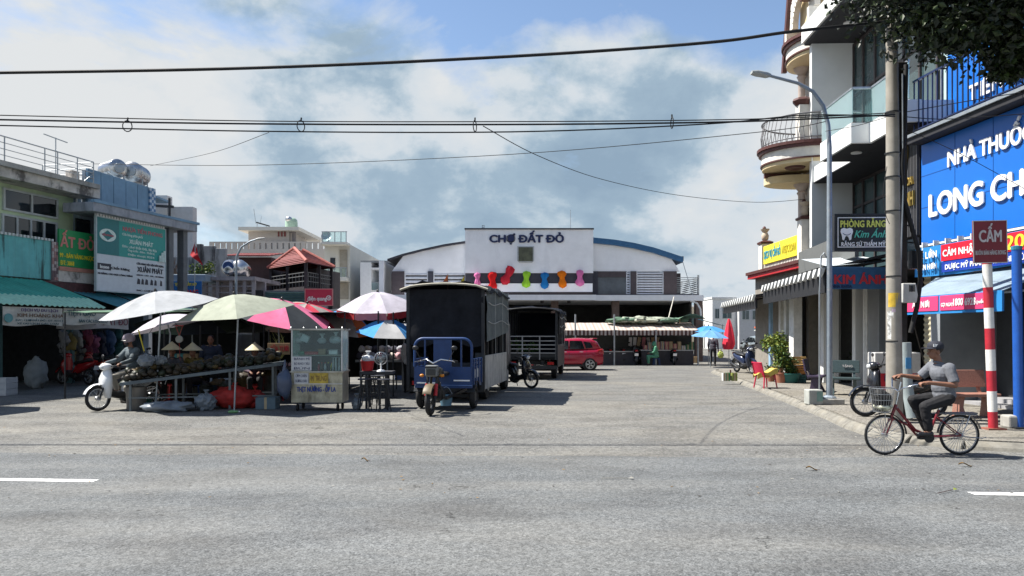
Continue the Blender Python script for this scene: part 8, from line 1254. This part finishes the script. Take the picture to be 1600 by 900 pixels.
# ------------------------------------------------------------------ pot plants
def pot(parent, r, h_, m): MB().lathe([(0, 0), (r * .7, 0), (r, h_), (r * 1.08, h_), (r * 1.08, h_ + .04), (r * .95, h_ + .04), (r * .9, h_ - .03), (0, h_ - .03)], 16).build('pot', m, parent, smooth=40)
terra = mat('terracotta', (.33, .13, .08), .8); basin = mat('pot_teal', (.02, .12, .11), .6)
def plant(label, u, v, r, h_, pm, fol, n, size, c, rad, seed, z=.12, stems=4):
    g = gnd(u, v, z); t = thing('pot_plant', label, 'plant', (g.x, g.y, z - .002)); pot(t, r, h_, pm); rd = random.Random(seed); b = MB()
    for i in range(stems): a = V((rd.uniform(-.05, .05), rd.uniform(-.05, .05), h_ - .05)); e = V((c[0] + rd.uniform(-1, 1) * rad[0] * .6, c[1] + rd.uniform(-1, 1) * rad[1] * .6, c[2] + rd.uniform(-.4, .6) * rad[2])); b.tube([a, a.lerp(e, .5) + V((rd.uniform(-.06, .06), 0, .05)), e], [.02, .014, .006], 5)
    b.build('stem', wood, t); foliage('foliage', fol, t, c, rad, n, size, seed); return t
plant('tall bright yellow-green leafy shrub in a pot at the kerb row', 1212, 592, .26, .4, terra, [leafy, leaf, leafy], 1100, .12, (0, 0, 1.25), (.46, .4, .5), 5, stems=6); plant('loose olive-leaved shrub in a terracotta pot before the tall one', 1221, 598, .2, .3, terra, [leaf, leafd, leafy], 700, .11, (0, 0, .8), (.4, .35, .5), 6); plant('low dark-leaved shrub in a wide teal pot', 1234, 598, .32, .28, basin, [leafd, leaf], 600, .12, (0, 0, .6), (.38, .34, .36), 7); plant('slim dark spiky plant in a pot by the clinic door', 1326, 596, .14, .25, black, [leafd], 260, .2, (0, 0, .7), (.2, .2, .5), 8); plant('small sparse plant in a terracotta pot beside the draped chair', 1205, 596, .14, .2, terra, [leaf, leafd], 260, .09, (0, 0, .4), (.2, .2, .22), 9)
for i in range(3): g = gnd(1247, 598, .12); crate(['lower orange crate stacked beside the pot plants', 'middle orange crate stacked beside the pot plants', 'top pale crate stacked beside the pot plants'][i], (g.x, g.y + .15, .118 + .29 * i), (.5, .4, .28), [mat('crate_teal', (.03, .1, .1), .6), mat('crate_orange', (.5, .2, .05), .6), mat('crate_tan', (.5, .32, .12), .6)][i])
def tuft(label, p, n, h_, seed):
    rd = random.Random(seed); t = thing('grass_tuft', label, 'grass', p); b = MB()
    for i in range(n): a = V((rd.gauss(0, .05), rd.gauss(0, .04), 0)); d = V((rd.gauss(0, .5), rd.gauss(0, .4), 1)).normalized() * h_ * rd.uniform(.5, 1.1); w_ = V((.006, 0, 0)); m_ = a + d * .6; e = a + d + V((d.x * .6, d.y * .4, -d.z * .25)); b.mi = rd.randrange(2); b.add([a - w_, a + w_, m_ + w_ * .8, m_ - w_ * .8, e], [(0, 1, 2, 3), (3, 2, 4)])
    b.build('blades', [leaf, leafy], t); MB().ell((0, 0, 0), (.06, .05, .02)).build('root_soil', brownm, t); return t
for i, (u, v, h_) in enumerate(((1345, 672, .17), (1366, 672, .2), (1352, 674, .12), (1420, 686, .1))): tuft(['tuft of grass at the kerb left of the front bicycle wheel', 'tuft of grass seen through the front bicycle wheel', 'low tuft of grass between the two larger tufts', 'small dry tuft of grass under the bicycle'][i], gnd(u, v) + V((.0, .05, .0)), 46, h_, i + 3)

for i, (u, Y, lb) in enumerate(((305, 18.4, 'second vendor in a conical straw hat, right of the hanging scale'), (398, 18.6, 'third vendor in a conical straw hat, behind the right end of the fruit table'))):
    p = at(u, 0, Y); person(lb, (p.x, p.y, .1), R(-100 + 30 * i), sit, mat(['blouse_ochre', 'blouse_plum'][i], [(.12, .09, .02), (.06, .03, .05)][i], .8, var=.4, scale=12), blackt, .02, True, hat='conical'); low_stool(['blue plastic stool under the second conical-hatted vendor', 'red plastic stool under the third conical-hatted vendor'][i], (p.x, p.y, .08), [bluep, redp][i])
# ------------------------------------------------------------------ street tree at the right edge
t = thing('street_tree', 'leafy street tree overhanging the pharmacy from the right edge', 'tree', (9.75, 12.2, .1)); bark = mat('bark', (.07, .055, .045), .9, var=.3, scale=6, bump=.4, bscale=20)
b = MB(); b.tube([(0, 0, 0), (.05, .05, 2), (-.05, 0, 4), (-.2, .05, 5.4)], [.2, .17, .15, .12], 12)
for e, m_ in (((-3.2, .2, 7.6), (-1.6, .1, 6.9)), ((-1.5, -.8, 7.3), (-.8, -.3, 6.4)), ((-1.2, .9, 7.4), (-.6, .4, 6.4)), ((.4, .2, 8.2), (0, .1, 6.8)), ((1.5, .3, 7.2), (.6, .2, 6.2)), ((-.6, -1.2, 6.9), (-.4, -.6, 6.2))): b.tube([(-.2, .05, 5.3), m_, e], [.1, .07, .02], 8)
b.build('trunk', bark, t, smooth=50)
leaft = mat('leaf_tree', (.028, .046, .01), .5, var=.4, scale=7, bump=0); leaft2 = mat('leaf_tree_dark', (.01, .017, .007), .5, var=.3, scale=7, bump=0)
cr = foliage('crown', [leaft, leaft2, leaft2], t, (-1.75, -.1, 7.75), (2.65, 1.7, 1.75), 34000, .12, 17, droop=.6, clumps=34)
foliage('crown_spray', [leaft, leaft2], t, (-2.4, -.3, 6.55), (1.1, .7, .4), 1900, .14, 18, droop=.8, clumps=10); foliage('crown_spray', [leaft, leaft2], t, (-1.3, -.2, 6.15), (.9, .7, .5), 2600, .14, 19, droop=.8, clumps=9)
# ------------------------------------------------------------------ overhead cables
CY = 12.2
def cable(label, pts, r, name='overhead_cable'):
    t = MB(); P = [V(p) for p in pts]; out = []
    for i in range(len(P) - 1):
        p0 = P[max(i - 1, 0)]; p1 = P[i]; p2 = P[i + 1]; p3 = P[min(i + 2, len(P) - 1)]
        for k in range(8): s_ = k / 8; out.append(.5 * ((2 * p1) + (p2 - p0) * s_ + (2 * p0 - 5 * p1 + 4 * p2 - p3) * s_ * s_ + (3 * p1 - p0 - 3 * p2 + p3) * s_ ** 3))
    out.append(P[-1]); t.tube(out, r, 6); return tag(t.build(name, black, None, smooth=60), label, 'cable', 'overhead cables')
A_ = lambda u, v, Y=CY: at(u, v, Y)
cable('thick twisted black cable, topmost across the sky', [A_(-420, 118), A_(0, 113.5), A_(400, 106), (A_(800, 88)), A_(1100, 67), A_(1240, 49), A_(1395, 33, 13.3)], .026)
for i, (vl, vm, vr, w_, lb) in enumerate(((177, 190, 183, .009, 'upper strand of the triple cable run'), (184, 194.5, 186, .014, 'middle strand of the triple cable run'), (193, 206, 180, .011, 'lower strand of the triple cable run'))): cable(lb, [A_(-420, vl - 7), A_(0, vl + 3), A_(400, vm - 1), A_(800, vm), A_(1100, (vm + vr) / 2 + 1), A_(1260, vr), A_(1398, 176 + i * 3, 13.3)], w_)
for i, u in enumerate((199, 470, 742, 1050)):
    p = A_(u, 197 if i < 3 else 192); t = thing('cable_spacer', ['leftmost', 'second from left', 'third from left', 'rightmost'][i] + ' ring spacer on the triple cable run', 'cable spacer', p, R(20 + 25 * i), 'ring spacers on the cables'); MB().tube([(.07 * math.cos(R(a)), 0, .09 * math.sin(R(a))) for a in range(0, 360, 24)], .009, 5, close=True).build('ring', black, t); MB().tube([(0, 0, .08), (.01, 0, .14)], .014, 5).build('clip', black, t)
cable('thin wire sagging from the left railing across to the street lamp', [A_(146, 256, 27), A_(400, 258, 24), A_(800, 241, 20), A_(1180, 207, 17.5), A_(1290, 190, 16.9)], .009); cable('thin wire slanting up from the left roof to the triple cable', [A_(235, 259, 26), A_(330, 239, 20), A_(420, 207, 13)], .006)
cable('thin wire dropping from the cables down to the classical house', [A_(755, 197), A_(840, 243, 15), A_(940, 280, 18), A_(1060, 305, 21), A_(1180, 316, 24), A_(1260, 311, 25)], .008); cable('thin wire from the street lamp to the utility pole', [A_(1290, 205, 16.7), A_(1340, 196, 15.2), A_(1395, 180, 13.5)], .007); cable('thin dark wire from the utility poles to the pharmacy balcony', [A_(1410, 182, 14), A_(1480, 186, 14), A_(1600, 178, 14)], .008); cable('second dark wire from the utility poles past the pharmacy railing', [A_(1410, 176, 14), A_(1500, 160, 14), A_(1610, 142, 14)], .008); cable('third dark wire from the utility poles across the pharmacy sign', [A_(1410, 200, 14), A_(1500, 240, 14), A_(1610, 300, 14)], .006); cable('loop of slack wire hanging at the round utility pole', [A_(1386, 260, 13.3), A_(1380, 300, 13.3), A_(1384, 335, 13.3), A_(1390, 350, 13.3)], .006)
# ------------------------------------------------------------------ litter and dry leaves on the asphalt
rd = random.Random(44); b = MB(); lm = [mat('dry_leaf', (.28, .17, .06), .8, var=.4), mat('dust_scrap', (.26, .25, .22), .8), mat('grit_dark', (.05, .045, .04), .9)]
for i in range(300):
    u = rd.uniform(0, 1600); v = rd.choice([rd.uniform(580, 720), rd.uniform(640, 720), rd.uniform(690, 780)]); p = gnd(u, v); s_ = rd.uniform(.006, .022) * (1.3 if v < 640 else 1); b.mi = rd.choice([0, 1, 1, 2, 2]); a = rd.uniform(0, 6.28); c_, n_ = math.cos(a), math.sin(a)
    b.add([(p.x + s_ * (x * c_ - y * n_), p.y + s_ * (x * n_ + y * c_), .009 + z * s_) for x, y, z in ((-1.4, 0, .3), (0, .5, .05), (1.4, 0, .4), (0, -.5, .05), (0, 0, .45))], [(0, 4, 1), (1, 4, 2), (2, 4, 3), (3, 4, 0)])
tag(b.build('ground_litter', lm, None), 'scattered dry leaves and grit on the asphalt', 'litter', kind='stuff')
for i, (u, v, l_, lb) in enumerate(((1480, 771, .3, 'thin forked twig with a yellow leaf lying on the road at right'), (1268, 736, .14, 'curled brown leaf lying on the road in the middle right'), (1508, 730, .16, 'orange dry leaf on the road under the bicycle'), (570, 722, .1, 'small beige leaf lying at the road edge'), (960, 750, .32, 'pale dry straw lying on the road'))):
    g = gnd(u, v); t = thing('fallen_leaf' if i in (1, 2, 3) else 'twig', lb, 'leaf' if i in (1, 2, 3) else 'twig', (g.x, g.y, .008), R(25 if i == 0 else -10))
    if i in (0, 4): MB().tube([(-l_ / 2, 0, .01), (0, .01, .016), (l_ / 2, .04, .012)], .004, 5).build('stalk', brownm if i == 0 else lm[1], t); MB().add([(l_ / 2, .03, .012), (l_ / 2 + .04, .06, .03), (l_ / 2 + .07, .03, .014), (l_ / 2 + .04, .01, .02)], [(0, 1, 2, 3)]).build('leaf_blade', leafy if i == 0 else lm[1], t)
    else: MB().grid(lambda a, c: (l_ * (a - .5), l_ * .35 * (c - .5) * math.sin(math.pi * (a * .94 + .03)), .02 + .03 * abs(c - .5) + .02 * math.sin(a * 5)), 8, 4).build('leaf_blade', lm[0], t, smooth=180); MB().tube([(l_ / 2, 0, .015), (l_ * .75, .01, .008)], .003, 4).build('stalk', brownm, t)
bpy.data.scenes.remove(TSC)
